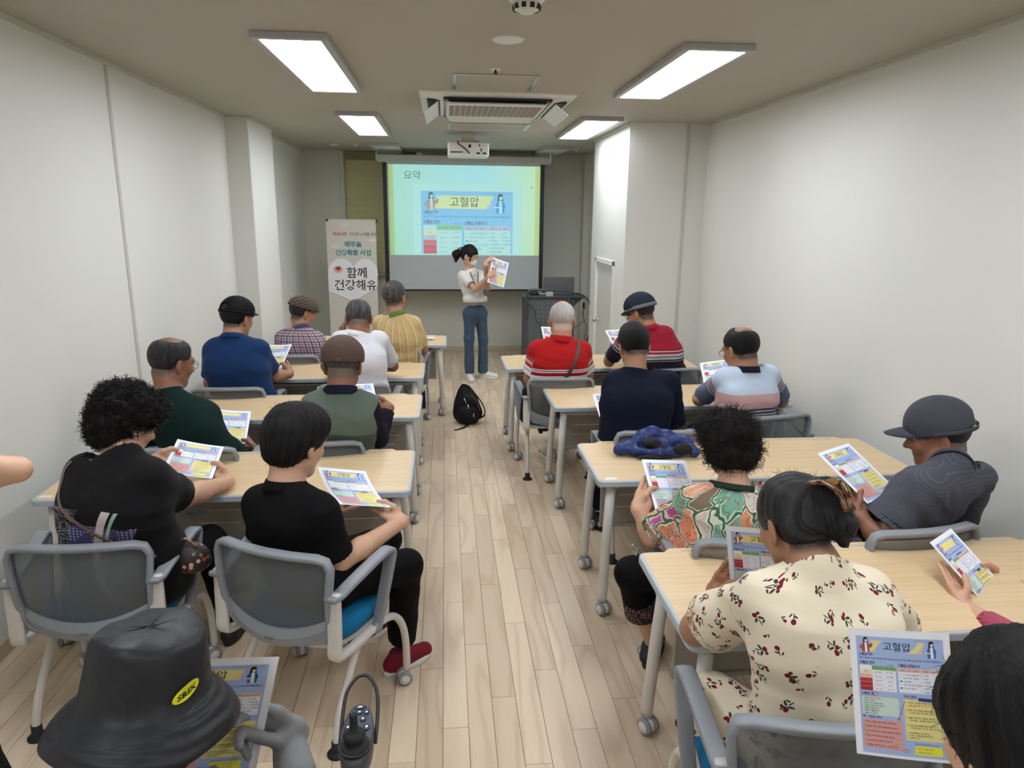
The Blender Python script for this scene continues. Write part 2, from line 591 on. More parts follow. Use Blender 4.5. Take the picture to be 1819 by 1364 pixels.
struct('baseboard_closet', MB().bbox(1.728, 1.742, 6.86, 7.2, 0, 0.075).bbox(1.728, 1.742, 8.2, 8.45, 0, 0.075).bbox(1.74, 2.51, 6.848, 6.862, 0, .075), M_BASE)

# closet door
M_STEEL = plain('brushed_steel', rgb(190, 188, 182), 0.28, 1.0)
dr = struct('door_1', MB().bbox(1.752, 1.79, 7.30, 8.10, 0.012, 1.465, 0.003), plain('door_paint', rgb(206, 205, 196), 0.5))
MB().bbox(1.725, 1.80, 7.245, 7.297, 0, 1.52, 0.004).bbox(1.725, 1.80, 8.103, 8.155, 0, 1.52, 0.004).bbox(1.725, 1.80, 7.245, 8.155, 1.468, 1.52, 0.004).obj('door_frame', plain('frame_paint', rgb(224, 224, 216), 0.45), dr)
kb = MB().lathe([(0.0, 0), (0.028, 0), (0.028, 0.006), (0.012, 0.01), (0.012, 0.03), (0.026, 0.04), (0.028, 0.055), (0.018, 0.066), (0, 0.067)], 18, o=(1.752, 7.98, 0.81), ax=(-1, 0, 0))
kb.obj('door_knob', M_STEEL, dr)
for z0 in (1.06, 0.25):
    MB().bbox(1.738, 1.753, 7.285, 7.32, z0, z0 + 0.075, 0.002).bbox(1.736, 1.752, 7.285, 7.32, z0 + 0.08, z0 + 0.155, 0.002).obj('hinge', M_STEEL, dr)

# window with slatted yellow shade
w1 = struct('window_1', MB().box(-1.385, -0.3, 10.555, 10.58, 1.115, CZ), emit('daylit_glass', (.62, .62, .40), .10))
_t = NT('shade_fabric'); _t.fin(_t.mix(_t.noise(_t.coord(), 3), rgb(214, 210, 158), rgb(226, 222, 174)), .8)
_tr = _t.n('ShaderNodeBsdfTranslucent'); _tr.inputs[0].default_value = rgb(214, 206, 138); _mx = _t.n('ShaderNodeMixShader'); _mx.inputs[0].default_value = .12
_t.t.links.new(_t.b.outputs[0], _mx.inputs[1]); _t.t.links.new(_tr.outputs[0], _mx.inputs[2]); _t.t.links.new(_mx.outputs[0], _t.out.inputs['Surface'])
M_SLAT = _t.m
sh = empty('window_shade', (-0.88, 10.5, 1.14))
tag(sh, 'yellow slatted window shade partly hidden behind the projection screen', 'blind')
sm = MB()
SH = 0.0775
sm.add([(-.503, -.006, -.003), (.503, -.006, -.003), (.503, -.012, SH * .90), (-.503, -.012, SH * .90), (-.503, -.003, -.003), (.503, -.003, -.003), (.503, -.009, SH * .90), (-.503, -.009, SH * .90)],  # slats stop short; the dark gaps stand in for shadow lines
       [(0, 1, 2, 3), (5, 4, 7, 6), (1, 0, 4, 5), (3, 2, 6, 7), (0, 3, 7, 4), (2, 1, 5, 6)])
sme = sm.mesh('slat', M_SLAT)
for k in range(20): link('slat', sme, sh, (0, 0, 0.02 + SH * k))
MB().bbox(-.49, .49, -.02, .03, 0, .018).obj('bottom_rail', plain('shade_rail', rgb(180, 176, 130), .6), sh)
MB().bbox(-.49, .49, -.03, .03, 1.57, 1.685).obj('head_rail', plain('shade_head', rgb(150, 146, 104), .7), sh)

# ------------------------------------------------------------------ ceiling fittings
M_LFR = plain('light_frame', rgb(176, 177, 178), 0.45)
M_DIFF = emit('lit_diffuser', lin(LAMP_COLOR), LAMP_STRENGTH)
M_DIFF0 = plain('unlit_diffuser', rgb(216, 222, 218), 0.35)
def light_panel(x0, y0, lit, label, group):
    w, l = 0.375, 1.58
    r = empty('ceiling_light', (x0 + w / 2, y0 + l / 2, CZ))
    tag(r, label, 'ceiling light', group)
    f = 0.038; W, L = w / 2, l / 2
    m = MB()
    m.bbox(-W, W, -L, -L + f, -.034, 0).bbox(-W, W, L - f, L, -.034, 0).bbox(-W, -W + f, -L + f, L - f, -.034, 0).bbox(W - f, W, -L + f, L - f, -.034, 0)
    m.obj('frame', M_LFR, r)
    MB().box(-W + f, W - f, -L + f, L - f, -.028, -.012).obj('diffuser', M_DIFF if lit else M_DIFF0, r)
    return r
GL = 'surface ceiling light panels'
light_panel(-.945, 3.86, 1, 'lit white ceiling panel light above the left desks, nearest on that side', GL)
light_panel(1.23, 3.80, 1, 'lit white ceiling panel light above the right desks, nearest on that side', GL)
light_panel(-.945, 6.60, 1, 'smaller-looking lit ceiling panel light near the left pillar', GL)
light_panel(1.23, 6.56, 1, 'lit ceiling panel light beside the white closet wall', GL)
light_panel(-.93, 9.27, 0, 'switched-off ceiling panel light above the yellow window shade', GL)
light_panel(1.24, 9.40 - .1, 0, 'switched-off ceiling panel light above the right end of the screen', GL)
light_panel(-.945, 1.12, 1, 'lit ceiling panel light over the back left seats', GL)
light_panel(1.23, 1.08, 1, 'lit ceiling panel light over the back right seats', GL)
light_panel(-.945, -1.6, 1, 'lit ceiling panel light at the rear left of the room', GL)
light_panel(1.23, -1.6, 1, 'lit ceiling panel light at the rear right of the room', GL)

M_WPL = plain('white_plastic', rgb(232, 232, 226), 0.4)
M_DARK = plain('dark_plastic', rgb(28, 28, 30), 0.5)
M_ALU = plain('aluminium_trim', rgb(196, 206, 204), 0.3, 0.9)
sd = empty('smoke_detector', (0.345, 3.16, CZ)); tag(sd, 'round white smoke detector at the top edge of the ceiling', 'smoke detector')
MB().lathe([(0, 0), (.075, 0), (.075, -.012), (.062, -.022), (.055, -.024)][::-1], 32).obj('base', M_WPL, sd)
MB().lathe([(0, -.062), (.028, -.062), (.036, -.055), (.05, -.05), (.056, -.04), (.056, -.022), (0, -.022)], 32).obj('chamber', M_WPL, sd)
for k in range(10):
    a = 2 * PI * k / 10
    c, s_ = math.cos(a), math.sin(a)
    m = MB(); m.box(-.009, .009, -.004, .004, -.051, -.032)
    m.v = [(p[0] * -s_ + (p[1] + .0545) * c, p[0] * c + (p[1] + .0545) * s_, p[2]) for p in m.v]
    m.obj('vent_slot', M_DARK, sd)
sp = MB().lathe([(0, -.016), (.05, -.015), (.078, -.008), (.085, 0), (0, 0)], 40).obj('ceiling_speaker', M_WPL, None, (.33, 3.87, CZ))
tag(sp, 'round flat white ceiling disc below the smoke detector', 'ceiling cover')
def sprinkler(x, y, label):
    e = empty('sprinkler', (x, y, CZ)); tag(e, label, 'sprinkler', 'ceiling sprinklers')
    MB().lathe([(0, -.004), (.036, -.003), (.04, 0), (0, 0)], 24).obj('escutcheon', M_WPL, e)
    MB().lathe([(0, -.026), (.014, -.026), (.014, -.022), (.006, -.02), (.008, -.003), (0, -.003)], 16).obj('head', M_DARK if y < 6 else M_WPL, e)
sprinkler(.32, 4.63, 'small sprinkler head in front of the square ceiling hatch')
sprinkler(-1.12, 9.55, 'pale sprinkler head above the yellow window shade')
sprinkler(1.75, 9.7, 'pale sprinkler head near the back right ceiling corner')
dsc = MB().lathe([(0, -.012), (.05, -.011), (.06, 0), (0, 0)], 24).obj('detector_cap', M_WPL, None, (-1.4, 9.6, CZ))
tag(dsc, 'flat pale ceiling disc near the back left corner', 'ceiling cover')

def hatch(x0, x1, y0, y1, label, w=.028):
    e = empty('ceiling_hatch', ((x0 + x1) / 2, (y0 + y1) / 2, CZ)); tag(e, label, 'ceiling hatch')
    X, Y = (x1 - x0) / 2, (y1 - y0) / 2
    MB().bbox(-X, -X + w, -Y, Y, -.008, 0).bbox(X - w, X, -Y, Y, -.008, 0).bbox(-X + w, X - w, -Y, -Y + .01, -.008, 0).bbox(-X + w, X - w, Y - .01, Y, -.008, 0).obj('frame', M_ALU, e)
    MB().box(-X + w, X - w, -Y + .01, Y - .01, -.003, 0).obj('panel', M_CEIL, e)
hatch(.06, .62, 4.78, 5.33, 'square aluminium-framed ceiling hatch in front of the air conditioner')
hatch(.04, .84, 7.18, 7.66, 'wide ceiling hatch between air conditioner and projector')
hatch(-.47, .30, 9.75, 10.15, 'thin-framed ceiling hatch above the projection screen', .02)

# cassette air conditioner
ac = empty('air_conditioner', (.40, 5.96, CZ)); tag(ac, 'square white ceiling cassette air conditioner with open flaps', 'air conditioner')
m = MB()
W, L = .575, .54
o = [(-W, -L), (W, -L), (W, L), (-W, L)]; i_ = [(-.40, -.38), (.40, -.38), (.40, .38), (-.40, .38)]
vs = [(p[0], p[1], 0) for p in o] + [(p[0], p[1], -.012) for p in o] + [(p[0] * .97, p[1] * .97, -.022) for p in o] + [(p[0], p[1], -.05) for p in i_] + [(p[0], p[1], -.02) for p in i_]
F = []
for a in range(4):
    for k in range(4):
        F.append((a * 4 + k, a * 4 + (k + 1) % 4, a * 4 + 4 + (k + 1) % 4, a * 4 + 4 + k))
F = [f[::-1] for f in F] + [(16, 17, 18, 19)]
m.add(vs, F).obj('panel', M_WPL, ac)
MB().bbox(-.38, .38, -.36, .36, -.062, -.045, .006).obj('grille_plate', M_WPL, ac)
g = MB(); M_GR = plain('grille_mesh', rgb(150, 142, 134), .7)
for k in range(16):
    x0 = -.355 + k * .0445
    gb = MB().box(x0, x0 + .037, -.27, .27, -.0655, -.061).obj('grille_strip', M_GR, ac)
for (nx, ny, ln) in ((0, -1, .40), (0, 1, .40), (-1, 0, .40), (1, 0, .40)):
    c = V(nx * .475, ny * .44, -.042); t_ = V(-ny, nx, 0); nn = V(nx, ny, 0)
    sl = MB()
    for s_, q in ((1, 0),):
        P = [c - t_ * ln + nn * -.05, c + t_ * ln + nn * -.05, c + t_ * ln + nn * .045, c - t_ * ln + nn * .045]
        sl.add([p + V(0, 0, .004) for p in P] + [p + V(0, 0, -.006) for p in P], [(0, 1, 2, 3), (7, 6, 5, 4), (0, 4, 5, 1), (1, 5, 6, 2), (2, 6, 7, 3), (3, 7, 4, 0)])
    sl.obj('air_outlet', M_DARK, ac)
    fb = MB()
    drop = .075 if nx else .03
    wd = .06
    P = [c - t_ * (ln * .93) + nn * -.035, c + t_ * (ln * .93) + nn * -.035, c + t_ * (ln * .86) + nn * (.05 + wd * .3) + V(0, 0, -drop), c - t_ * (ln * .86) + nn * (.05 + wd * .3) + V(0, 0, -drop)]
    P = [p + V(0, 0, -.004) for p in P]
    fb.add(P + [p + V(0, 0, -.007) for p in P], [(0, 1, 2, 3), (7, 6, 5, 4), (0, 4, 5, 1), (1, 5, 6, 2), (2, 6, 7, 3), (3, 7, 4, 0)])
    fb.obj('flap', M_WPL, ac)

# projector on its bracket
pj = empty('projector', (.26, 8.02, 2.58)); tag(pj, 'white ceiling projector seen from its port side', 'projector')
MB().bbox(-.22, .22, -.12, .19, 0, .145, .012).obj('housing', M_WPL, pj)
MB().bbox(-.13, .13, -.05, .12, .145, .16, .004).obj('mount_plate', M_STEEL, pj)
MB().bbox(-.065, .065, -.04, .05, .16, .25, .004).obj('bracket', plain('bracket_paint', rgb(196, 190, 180), .5), pj)
MB().sweep([(-.11, -.03, .165), (0, 0, .15), (.11, -.04, .17)], .006).sweep([(-.1, .08, .165), (0, .02, .155), (.1, .09, .165)], .006).obj('mount_arm', M_STEEL, pj)
MB().sweep(smooth_path([(-.12, -.09, .15), (-.1, -.135, .12), (-.03, -.14, .07), (.01, -.125, .03)]), .007).obj('cable', M_DARK, pj)
for k in range(8): MB().box(-.19 + k * .0165, -.178 + k * .0165, -.1225, -.118, .035, .05).obj('vent_slot', M_DARK, pj)
for (a, b, c, d) in ((.0, .028, .09, .12), (.085, .125, .025, .042), (.15, .19, .025, .042), (.13, .142, .05, .085), (.112, .124, .1, .125), (.15, .157, .105, .115)):
    MB().box(a, b, -.1225, -.118, c, d).obj('port', M_DARK, pj)
MB().lathe([(0, 0), (.04, 0), (.045, .012), (.03, .02), (0, .016)], 24, o=(.08, .19, .075), ax=(0, 1, 0)).obj('lens', plain('lens_glass', rgb(20, 22, 30), .1), pj)

# ------------------------------------------------------------------ flat print: lettering and drawings
_txt = {}
def text_geo(s, bold=0.0, res=1):
    """flat outline mesh of a string, height about 1 per line; returns (verts, faces, width)"""
    key = (s, bold, res)
    if key in _txt: return _txt[key]
    cu = bpy.data.curves.new('lettering', 'FONT')
    cu.body = s; cu.size = 1.0; cu.resolution_u = res; cu.offset = bold; cu.fill_mode = 'BOTH'
    ob = bpy.data.objects.new('lettering', cu)
    me = ob.to_mesh()
    vs = np.array([v.co[:] for v in me.vertices]) if len(me.vertices) else np.zeros((0, 3))
    fs = [tuple(p.vertices) for p in me.polygons]
    ob.to_mesh_clear(); bpy.data.objects.remove(ob); bpy.data.curves.remove(cu)
    w = vs[:, 0].max() if len(vs) else 0
    _txt[key] = (vs, fs, w)
    return _txt[key]

class Page:
    """flat page: x right, y down from the top left corner, in page units; layers raise in z"""
    def __init__(s): s.mb = MB(); s.names = []; s.mats = []
    def mi(s, mat):
        if mat not in s.mats: s.mats.append(mat)
        return s.mats.index(mat)
    def rect(s, x0, y0, x1, y1, mat, lay=1, sub=0.03):
        nx = max(1, int(abs(x1 - x0) / sub)); ny = max(1, int(abs(y1 - y0) / sub))
        vs = [(x0 + (x1 - x0) * i / nx, -(y0 + (y1 - y0) * j / ny), lay) for j in range(ny + 1) for i in range(nx + 1)]
        F = [(j * (nx + 1) + i, (j + 1) * (nx + 1) + i, (j + 1) * (nx + 1) + i + 1, j * (nx + 1) + i + 1) for j in range(ny) for i in range(nx)]
        s.mb.add(vs, F, s.mi(mat))
    def poly(s, pts, mat, lay=2):
        a = sum(pts[i][0] * pts[(i + 1) % len(pts)][1] - pts[(i + 1) % len(pts)][0] * pts[i][1] for i in range(len(pts)))
        if a > 0: pts = pts[::-1]
        s.mb.add([(p[0], -p[1], lay) for p in pts], [tuple(range(len(pts)))], s.mi(mat))
    def oval(s, cx, cy, rx, ry, mat, lay=2, n=14):
        s.poly([(cx + rx * math.cos(2 * PI * k / n), cy + ry * math.sin(2 * PI * k / n)) for k in range(n)], mat, lay)
    def line(s, a, b, w, mat, lay=3):
        a, b = V(a), V(b); d = nrm(b - a); n = V(-d[1], d[0]) * w / 2
        s.poly([tuple(a + n), tuple(b + n), tuple(b - n), tuple(a - n)], mat, lay)
    def text(s, x, y, h, body, mat, lay=3, bold=0.0, wmax=None, center=False, res=1):
        """y is the baseline"""
        vs, fs, w = text_geo(body, bold, res)
        if not len(vs): return
        sx = h
        if wmax and w * h > wmax: sx = wmax / w
        if center: x = x - w * sx / 2
        s.mb.add([(x + v[0] * sx, -(y - v[1] * h), lay) for v in vs], fs, s.mi(mat))
    def build(s, name, lay=0.0003, bend=None):
        vs = []
        for (x, y, l) in s.mb.v:
            vs.append((x, y, l * lay) if bend is None else bend(x, y, l * lay))
        me = bpy.data.meshes.new(name)
        me.from_pydata(vs, [], s.mb.f)
        for m in s.mats: me.materials.append(m)
        me.polygons.foreach_set('material_index', s.mb.m)
        me.update()
        return me

def ink(name, c, r=0.6):
    return plain('ink_' + name, c, r, var=0.02)
I = dict(white=ink('white', rgb(244, 246, 252)), blue=ink('blue', rgb(172, 192, 234)), yellow=ink('yellow', rgb(240, 228, 150)), black=ink('black', rgb(30, 30, 38)),
         green=ink('green', rgb(132, 186, 108)), lgreen=ink('lgreen', rgb(208, 228, 214)), pink=ink('pink', rgb(238, 190, 178)), rpink=ink('rpink', rgb(228, 168, 160)), red=ink('red', rgb(186, 40, 44)),
         red2=ink('red2', rgb(200, 62, 56)), navy=ink('navy', rgb(40, 66, 140)), cream=ink('cream', rgb(248, 236, 180)), lpink=ink('lpink', rgb(246, 206, 190)), by=ink('by', rgb(244, 238, 66)),
         rust=ink('rust', rgb(176, 72, 52)), skin=ink('skin', rgb(246, 226, 210)), dblue=ink('dblue', rgb(46, 112, 176)), grey=ink('grey', rgb(110, 116, 150)), lblue=ink('lblue', rgb(206, 220, 244)), rose=ink('rose', rgb(170, 60, 90)))

def lady(p, cx, cy, h, coat, C, flip=1, up=False):
    """simple drawn half-figure in a coat"""
    f = flip
    q = lambda a, b: (cx + a * h * f, cy + b * h)
    p.oval(cx, cy - .33 * h, .12 * h, .15 * h, C['black'], 4)
    p.poly([q(-.13, -.36), q(.12, -.36), q(.14, -.08), q(-.15, -.06)], C['black'], 4)
    p.poly([q(-.22, .02), q(-.1, -.12), q(.1, -.12), q(.22, .02), q(.2, .5), q(-.2, .5)], coat, 5)
    p.poly([q(-.06, -.14), q(.07, -.14), q(.1, .5), q(-.06, .5)], C['white'], 6)
    p.oval(cx + .02 * h * f, cy - .28 * h, .085 * h, .12 * h, C['skin'], 6)
    p.poly([q(-.12, -.44), q(.1, -.46), q(.1, -.33), q(-.1, -.3)], C['black'], 7)
    if up:
        p.poly([q(.16, .0), q(.24, -.02), q(.42, -.12), q(.36, .16), q(.2, .2)], coat, 5)
        p.poly([q(.34, -.12), q(.33, -.3), q(.41, -.36), q(.43, -.12)], C['skin'], 6)
        p.poly([q(-.2, 0), q(-.4, .18), q(-.22, .34), q(-.2, .24), q(-.3, .18), q(-.18, .1)], coat, 5)
    else:
        p.poly([q(.18, 0), q(.26, .18), q(.1, .3), q(.06, .22), q(.14, .16)], coat, 5)
        p.poly([q(.1, .2), q(-.34, .16), q(-.36, .22), q(.1, .28)], C['skin'], 7)
        p.poly([q(-.18, .02), q(-.26, .2), q(-.2, .3), q(-.12, .1)], coat, 5)

def flyer_page(C, full=True, base=None):
    """the A4 health leaflet, metres"""
    p = Page(); k = C['black']
    p.rect(0, 0, .21, .297, C['white'], 0, .02)
    p.rect(.014, .017, .196, .290 if full else .150, C['blue'], 1, .02)
    p.text(.135, .0145 + .008, .0042, 'http://www.health.korea 건강정보', C['grey'], 2, 0, .055)
    p.poly([(.046, .027), (.156, .027), (.150, .052), (.040, .052)], C['lpink'], 2)
    p.poly([(.052, .0255), (.158, .0265), (.140, .052), (.038, .051)], C['yellow'], 3)
    p.text(.099, .046, .0215, '고혈압', k, 4, .004, center=True, res=2)
    lady(p, .034, .036, .036, C['rust'], C, 1, True)
    lady(p, .171, .040, .040, C['dblue'], C, 1, False)
    p.text(.018, .061, .0062, '고혈압이란?', k, 3, .02); p.line((.018, .0622), (.038, .0622), .0006, C['rose'])
    p.text(.019, .0695, .0047, '혈압이 정상보다 높은 상태(수축기 혈압 140mmHg 이상 또는 이완기 혈압 90mmHg 이상)가 지속되는 상태를 말합니다.', C['navy'], 3, .012, .174)
    p.text(.018, .0805, .0068, '고혈압 진단', k, 3, .02); p.line((.016, .0822), (.045, .0822), .0007, C['rose'])
    p.text(.077, .0825, .004, '(mmHg)', C['navy'], 3)
    p.text(.099, .0825, .0068, '고혈압 위험요인', k, 3, .02); p.line((.099, .0842), (.133, .0842), .0007, C['rose'])
    # table
    xs = (.018, .044, .069, .094); y0 = .085; rh = .0098
    p.rect(xs[0], y0, xs[3], y0 + rh * 6, C['white'], 2)
    p.rect(xs[1], y0, xs[3], y0 + rh, C['green'], 3)
    rows = [('정상', '120 미만', '80 미만', 'cream'), ('주의 혈압', '120-129', '80 미만', 'lpink'), ('고혈압 전단계', '130-139', '80-89', 'red2'), ('1기 고혈압', '140-159', '90-99', 'red'), ('2기 고혈압', '160 이상', '100 이상', 'red')]
    p.text(.0565, y0 + .0068, .0048, '수축기 혈압', C['grey'], 4, .005, .022, True); p.text(.0815, y0 + .0068, .0048, '이완기 혈압', C['grey'], 4, .005, .022, True)
    for i, (a, b, c, col) in enumerate(rows):
        yy = y0 + rh * (i + 1)
        p.rect(xs[0], yy, xs[1], yy + rh, C[col], 3)
        p.text(.031, yy + .0068, .0045, a, C['grey'] if i < 2 else C['rose'], 4, .003, .023, True)
        p.text(.0565, yy + .0068, .0046, b, C['rose'], 4, 0, .022, True); p.text(.0815, yy + .0068, .0046, c, C['rose'], 4, 0, .022, True)
        p.line((xs[0], yy), (xs[3], yy), .0004, C['lblue'], 5)
    for xx in xs[1:3]: p.line((xx, y0), (xx, y0 + rh * 6), .0004, C['lblue'], 5)
    # risk box
    p.rect(.099, .0865, .192, .0955, C['lpink'], 3); p.rect(.099, .0955, .192, .143, C['white'], 2)
    p.text(.1225, .0932, .0048, '조절할 수 없는 위험요인', k, 4, .008, .042, True); p.text(.1695, .0932, .0048, '조절할 수 있는 위험요인', k, 4, .008, .040, True)
    p.line((.146, .0865), (.146, .143), .0005, C['blue'], 4)
    for i, (mk, s_) in enumerate((('•', '나이 증가/혈압 증가'), ('•', '부모 모두 고혈압'), ('-', '80% 발현'), ('•', '부모 중 한명 고혈압'), ('-', '25~40% 발현'))):
        yy = .103 + i * .0078
        if mk == '-': p.poly([(.102, yy - .0032), (.106, yy - .0032), (.1075, yy - .0018), (.106, yy - .0004), (.102, yy - .0004)], C['navy'], 4)
        else: p.oval(.1045, yy - .002, .0009, .0009, C['navy'], 4, 6)
        p.text(.109, yy, .0046, s_, C['navy'], 4, .003)
    for i, s_ in enumerate(('비만', '흡연', '과체중', '운동부족', '짜게 먹는 습관', '콜레스테롤')):
        p.oval(.150, .1005 + i * .0076, .0009, .0009, C['navy'], 4, 6); p.text(.153, .1025 + i * .0076, .0044, s_, C['navy'], 4, .003)
    for i, s_ in enumerate(('고령', '당뇨병', '스트레스', '고지혈증')):
        p.oval(.173, .1005 + i * .0076, .0009, .0009, C['navy'], 4, 6); p.text(.176, .1025 + i * .0076, .0044, s_, C['navy'], 4, .003)
    p.text(.018, .1535, .0068, '고혈압 증상', k, 3, .02)
    p.oval(.049, .151, .0048, .0048, C['red'], 3); p.oval(.049, .151, .0036, .0036, C['lblue'], 4); p.line((.0465, .1535), (.0515, .1485), .0012, C['red'], 5)
    p.text(.107, .1535, .0068, '식사 관리', k, 3, .02); p.line((.107, .1555), (.129, .1555), .0006, C['rose'])
    if not full:
        p.poly([(.138, .1475), (.170, .1475), (.168, .150), (.140, .150)], C['navy'], 6)
        return p
    p.line((.018, .1555), (.047, .1555), .0006, C['rose'])
    p.rect(.018, .158, .096, .201, C['lgreen'], 2)
    for i, s_ in enumerate(('머리가 자꾸 아프다.', '코피가 난다.', '숨이 차고 가슴이 뛴다.', '손발이 저리거나 붓는다.', '얼굴이 빨개진다.', '뒷목이 뻣뻣하다.', '잠을 못 이룬다.')):
        p.text(.021, .1635 + i * .0059, .0044, '- ' + s_, k, 3, .004)
    p.rect(.107, .158, .192, .252, C['yellow'], 2)
    p.poly([(.137, .1525), (.167, .1535), (.1655, .161), (.1375, .160)], C['navy'], 5)
    L = [('1. 소금과 나트륨 섭취를 제한합니다.', 'black', 0), ('- 1일 소금 섭취 5g 이하, 나트륨 2000mg 이하', 'red2', 1), ('', 'black', 0), ('2. 동물성 지방과 콜레스테롤의 섭취를 제한합니다.', 'black', 0),
         ('- 소, 돼지 갈비, 베이컨류, 소시지, 버터, 생크림', 'black', 1), ('', 'black', 0), ('3. 칼륨이 풍부한 식품을 선택합니다.', 'black', 0), ('- 녹색채소, 과일류, 해조류, 견과류', 'black', 1), ('', 'black', 0),
         ('4. 섬유소를 섭취를 늘려야 합니다.', 'black', 0), ('- 현미밥, 잡곡, 콩, 팥, 채소, 전곡류', 'black', 1), ('', 'black', 0), ('5. 표준체중을 유지합니다.', 'black', 0), ('6. 카페인 섭취를 제한합니다.', 'black', 0), ('7. 금주합니다.', 'black', 0)]
    for i, (s_, c, ind) in enumerate(L):
        if s_: p.text(.110 + ind * .005, .1665 + i * .0058, .0045, s_, C[c], 3, .004, .076)
    p.line((.112, .1735), (.190, .1735), .0006, C['red'])
    p.line((.109, .163), (.093, .208), .0011, C['rose'], 6); p.line((.093, .208), (.093, .202), .001, C['rose'], 6); p.line((.093, .208), (.0985, .2045), .001, C['rose'], 6)
    star = []
    for i in range(10):
        a = -PI / 2 + i * PI / 5; r = .0048 if i % 2 == 0 else .002
        star.append((.0215 + r * math.cos(a), .2045 + r * math.sin(a)))
    p.poly(star, C['grey'], 3)
    p.text(.028, .2075, .0062, '고혈압 관리', C['navy'], 3, .015)
    p.rect(.018, .2105, .100, .278, C['rpink'], 2)
    for i, s_ in enumerate(('1. 체중, 운동과 식사 조절이 중요하다.', '2. 규칙적 적당 운동 생활습관을 합니다.', '3. 의사의 상담 및 처방, 가정에서 관리를 해야 합니다.', '4. 매일 규칙적 혈압 측정을 합니다.', '5. 휴식을 취하고 충분히 쉽니다.', '6. 약물을 꾸준히 합니다. 의사의 상담')):
        yy = .2185 + i * .0108
        p.text(.020, yy, .0045, s_, k, 3, .006, .077); p.line((.021, yy + .0022), (.098, yy + .0022), .0003, C['rose'], 4)
    p.text(.124, .2605, .004, '혈압, 이제는 관리해야 합니다', C['navy'], 3, .003)
    p.rect(.124, .2635, .180, .284, C['by'], 3)
    p.text(.129, .271, .0045, '혈압 수치를 낮추는', C['grey'], 4); p.text(.129, .279, .0045, '생활습관 실천하기', C['grey'], 4)
    p.oval(.106, .277, .007, .004, C['navy'], 4); p.oval(.106, .277, .0062, .0033, C['rpink'], 5)
    return p
FLY = flyer_page(I, True)
# white back of the sheet
FLY.mb.add([(.21 * i / 6, -.297 * j / 8, -1.5) for j in range(9) for i in range(7)], [(j * 7 + i, j * 7 + i + 1, (j + 1) * 7 + i + 1, (j + 1) * 7 + i) for j in range(8) for i in range(6)], FLY.mi(I['white']))
FLY_FLAT = FLY.build('flyer', 0.00025)

def flyer(tl, tr, bl, label, bend=0.0, axis='x', group='hypertension leaflets', s=1.0):
    """leaflet whose top left, top right and bottom left corners lie near the given points"""
    tl, tr, bl = V(tl), V(tr), V(bl)
    u = nrm(tr - tl); w = nrm(tl - bl); w = nrm(w - u * np.dot(u, w)); n = np.cross(u, w)
    if abs(bend) > 1e-6:
        def bf(x, y, z):
            if axis == 'x':
                a = (x - .105) * bend
                return ((math.sin(a) / bend) + .105 + z * -math.sin(a), y, (1 - math.cos(a)) / bend + z * math.cos(a))
            a = (-y - .1485) * bend
            return (x, -(math.sin(a) / bend + .1485) , (1 - math.cos(a)) / bend + z * math.cos(a))
        me = FLY.build('flyer', 0.00025, bf)
    else: me = FLY_FLAT
    o = link('flyer', me)
    o.matrix_world = Matrix(((u[0] * s, w[0] * s, n[0] * s, tl[0]), (u[1] * s, w[1] * s, n[1] * s, tl[1]), (u[2] * s, w[2] * s, n[2] * s, tl[2]), (0, 0, 0, 1)))
    tag(o, label, 'leaflet', group)
    return o

# ------------------------------------------------------------------ projection screen
def glow(name, c, s=0.85):
    m = emit('projected_' + name, lin(tuple(x / 255 for x in c)), s)
    m.node_tree.nodes['Principled BSDF'].inputs['Base Color'].default_value = (.12, .12, .12, 1)
    return m
E_ = dict(white=glow('white', (176, 232, 226)), blue=glow('blue', (128, 202, 240)), yellow=glow('yellow', (206, 232, 172)), black=glow('black', (74, 104, 108)), green=glow('green', (134, 206, 150)),
          lgreen=glow('lgreen', (180, 220, 200)), pink=glow('pink', (190, 200, 214)), rpink=glow('rpink', (190, 190, 200)), red=glow('red', (200, 92, 100)), red2=glow('red2', (206, 120, 118)), navy=glow('navy', (72, 136, 196)),
          cream=glow('cream', (206, 230, 180)), lpink=glow('lpink', (184, 204, 226)), by=glow('by', (220, 230, 90)), rust=glow('rust', (180, 150, 136)), skin=glow('skin', (184, 236, 234)), dblue=glow('dblue', (76, 156, 226)),
          grey=glow('grey', (110, 168, 172)), lblue=glow('lblue', (150, 214, 240)), rose=glow('rose', (136, 120, 180)))
scr = empty('projection_screen', (.27, 9.93, .95)); tag(scr, 'pull-down projection screen showing a slide titled 요약', 'projection screen')
M_SCR = plain('screen_fabric', rgb(190, 196, 198), 0.75, var=0.02)
MB().bbox(-1.16, 1.16, -.03, .07, 1.70, 1.80, .01).obj('housing', plain('screen_case', rgb(190, 190, 184), .5), scr)
MB().box(-1.09, 1.09, 0, .003, .012, 1.70).obj('fabric', M_SCR, scr)
MB().box(-1.09, -1.035, -.002, 0, .012, 1.70).box(1.035, 1.09, -.002, 0, .012, 1.70).obj('side_border', M_DARK, scr)
MB().sweep([(-1.10, .0, .006), (1.10, .0, .006)], .011, 10).obj('bottom_bar', M_DARK, scr)
for hx in (-1.175, 1.15): MB().bbox(hx, hx + .025, -.02, .06, 1.72, 1.87, .004).obj('hanger', M_STEEL, scr)
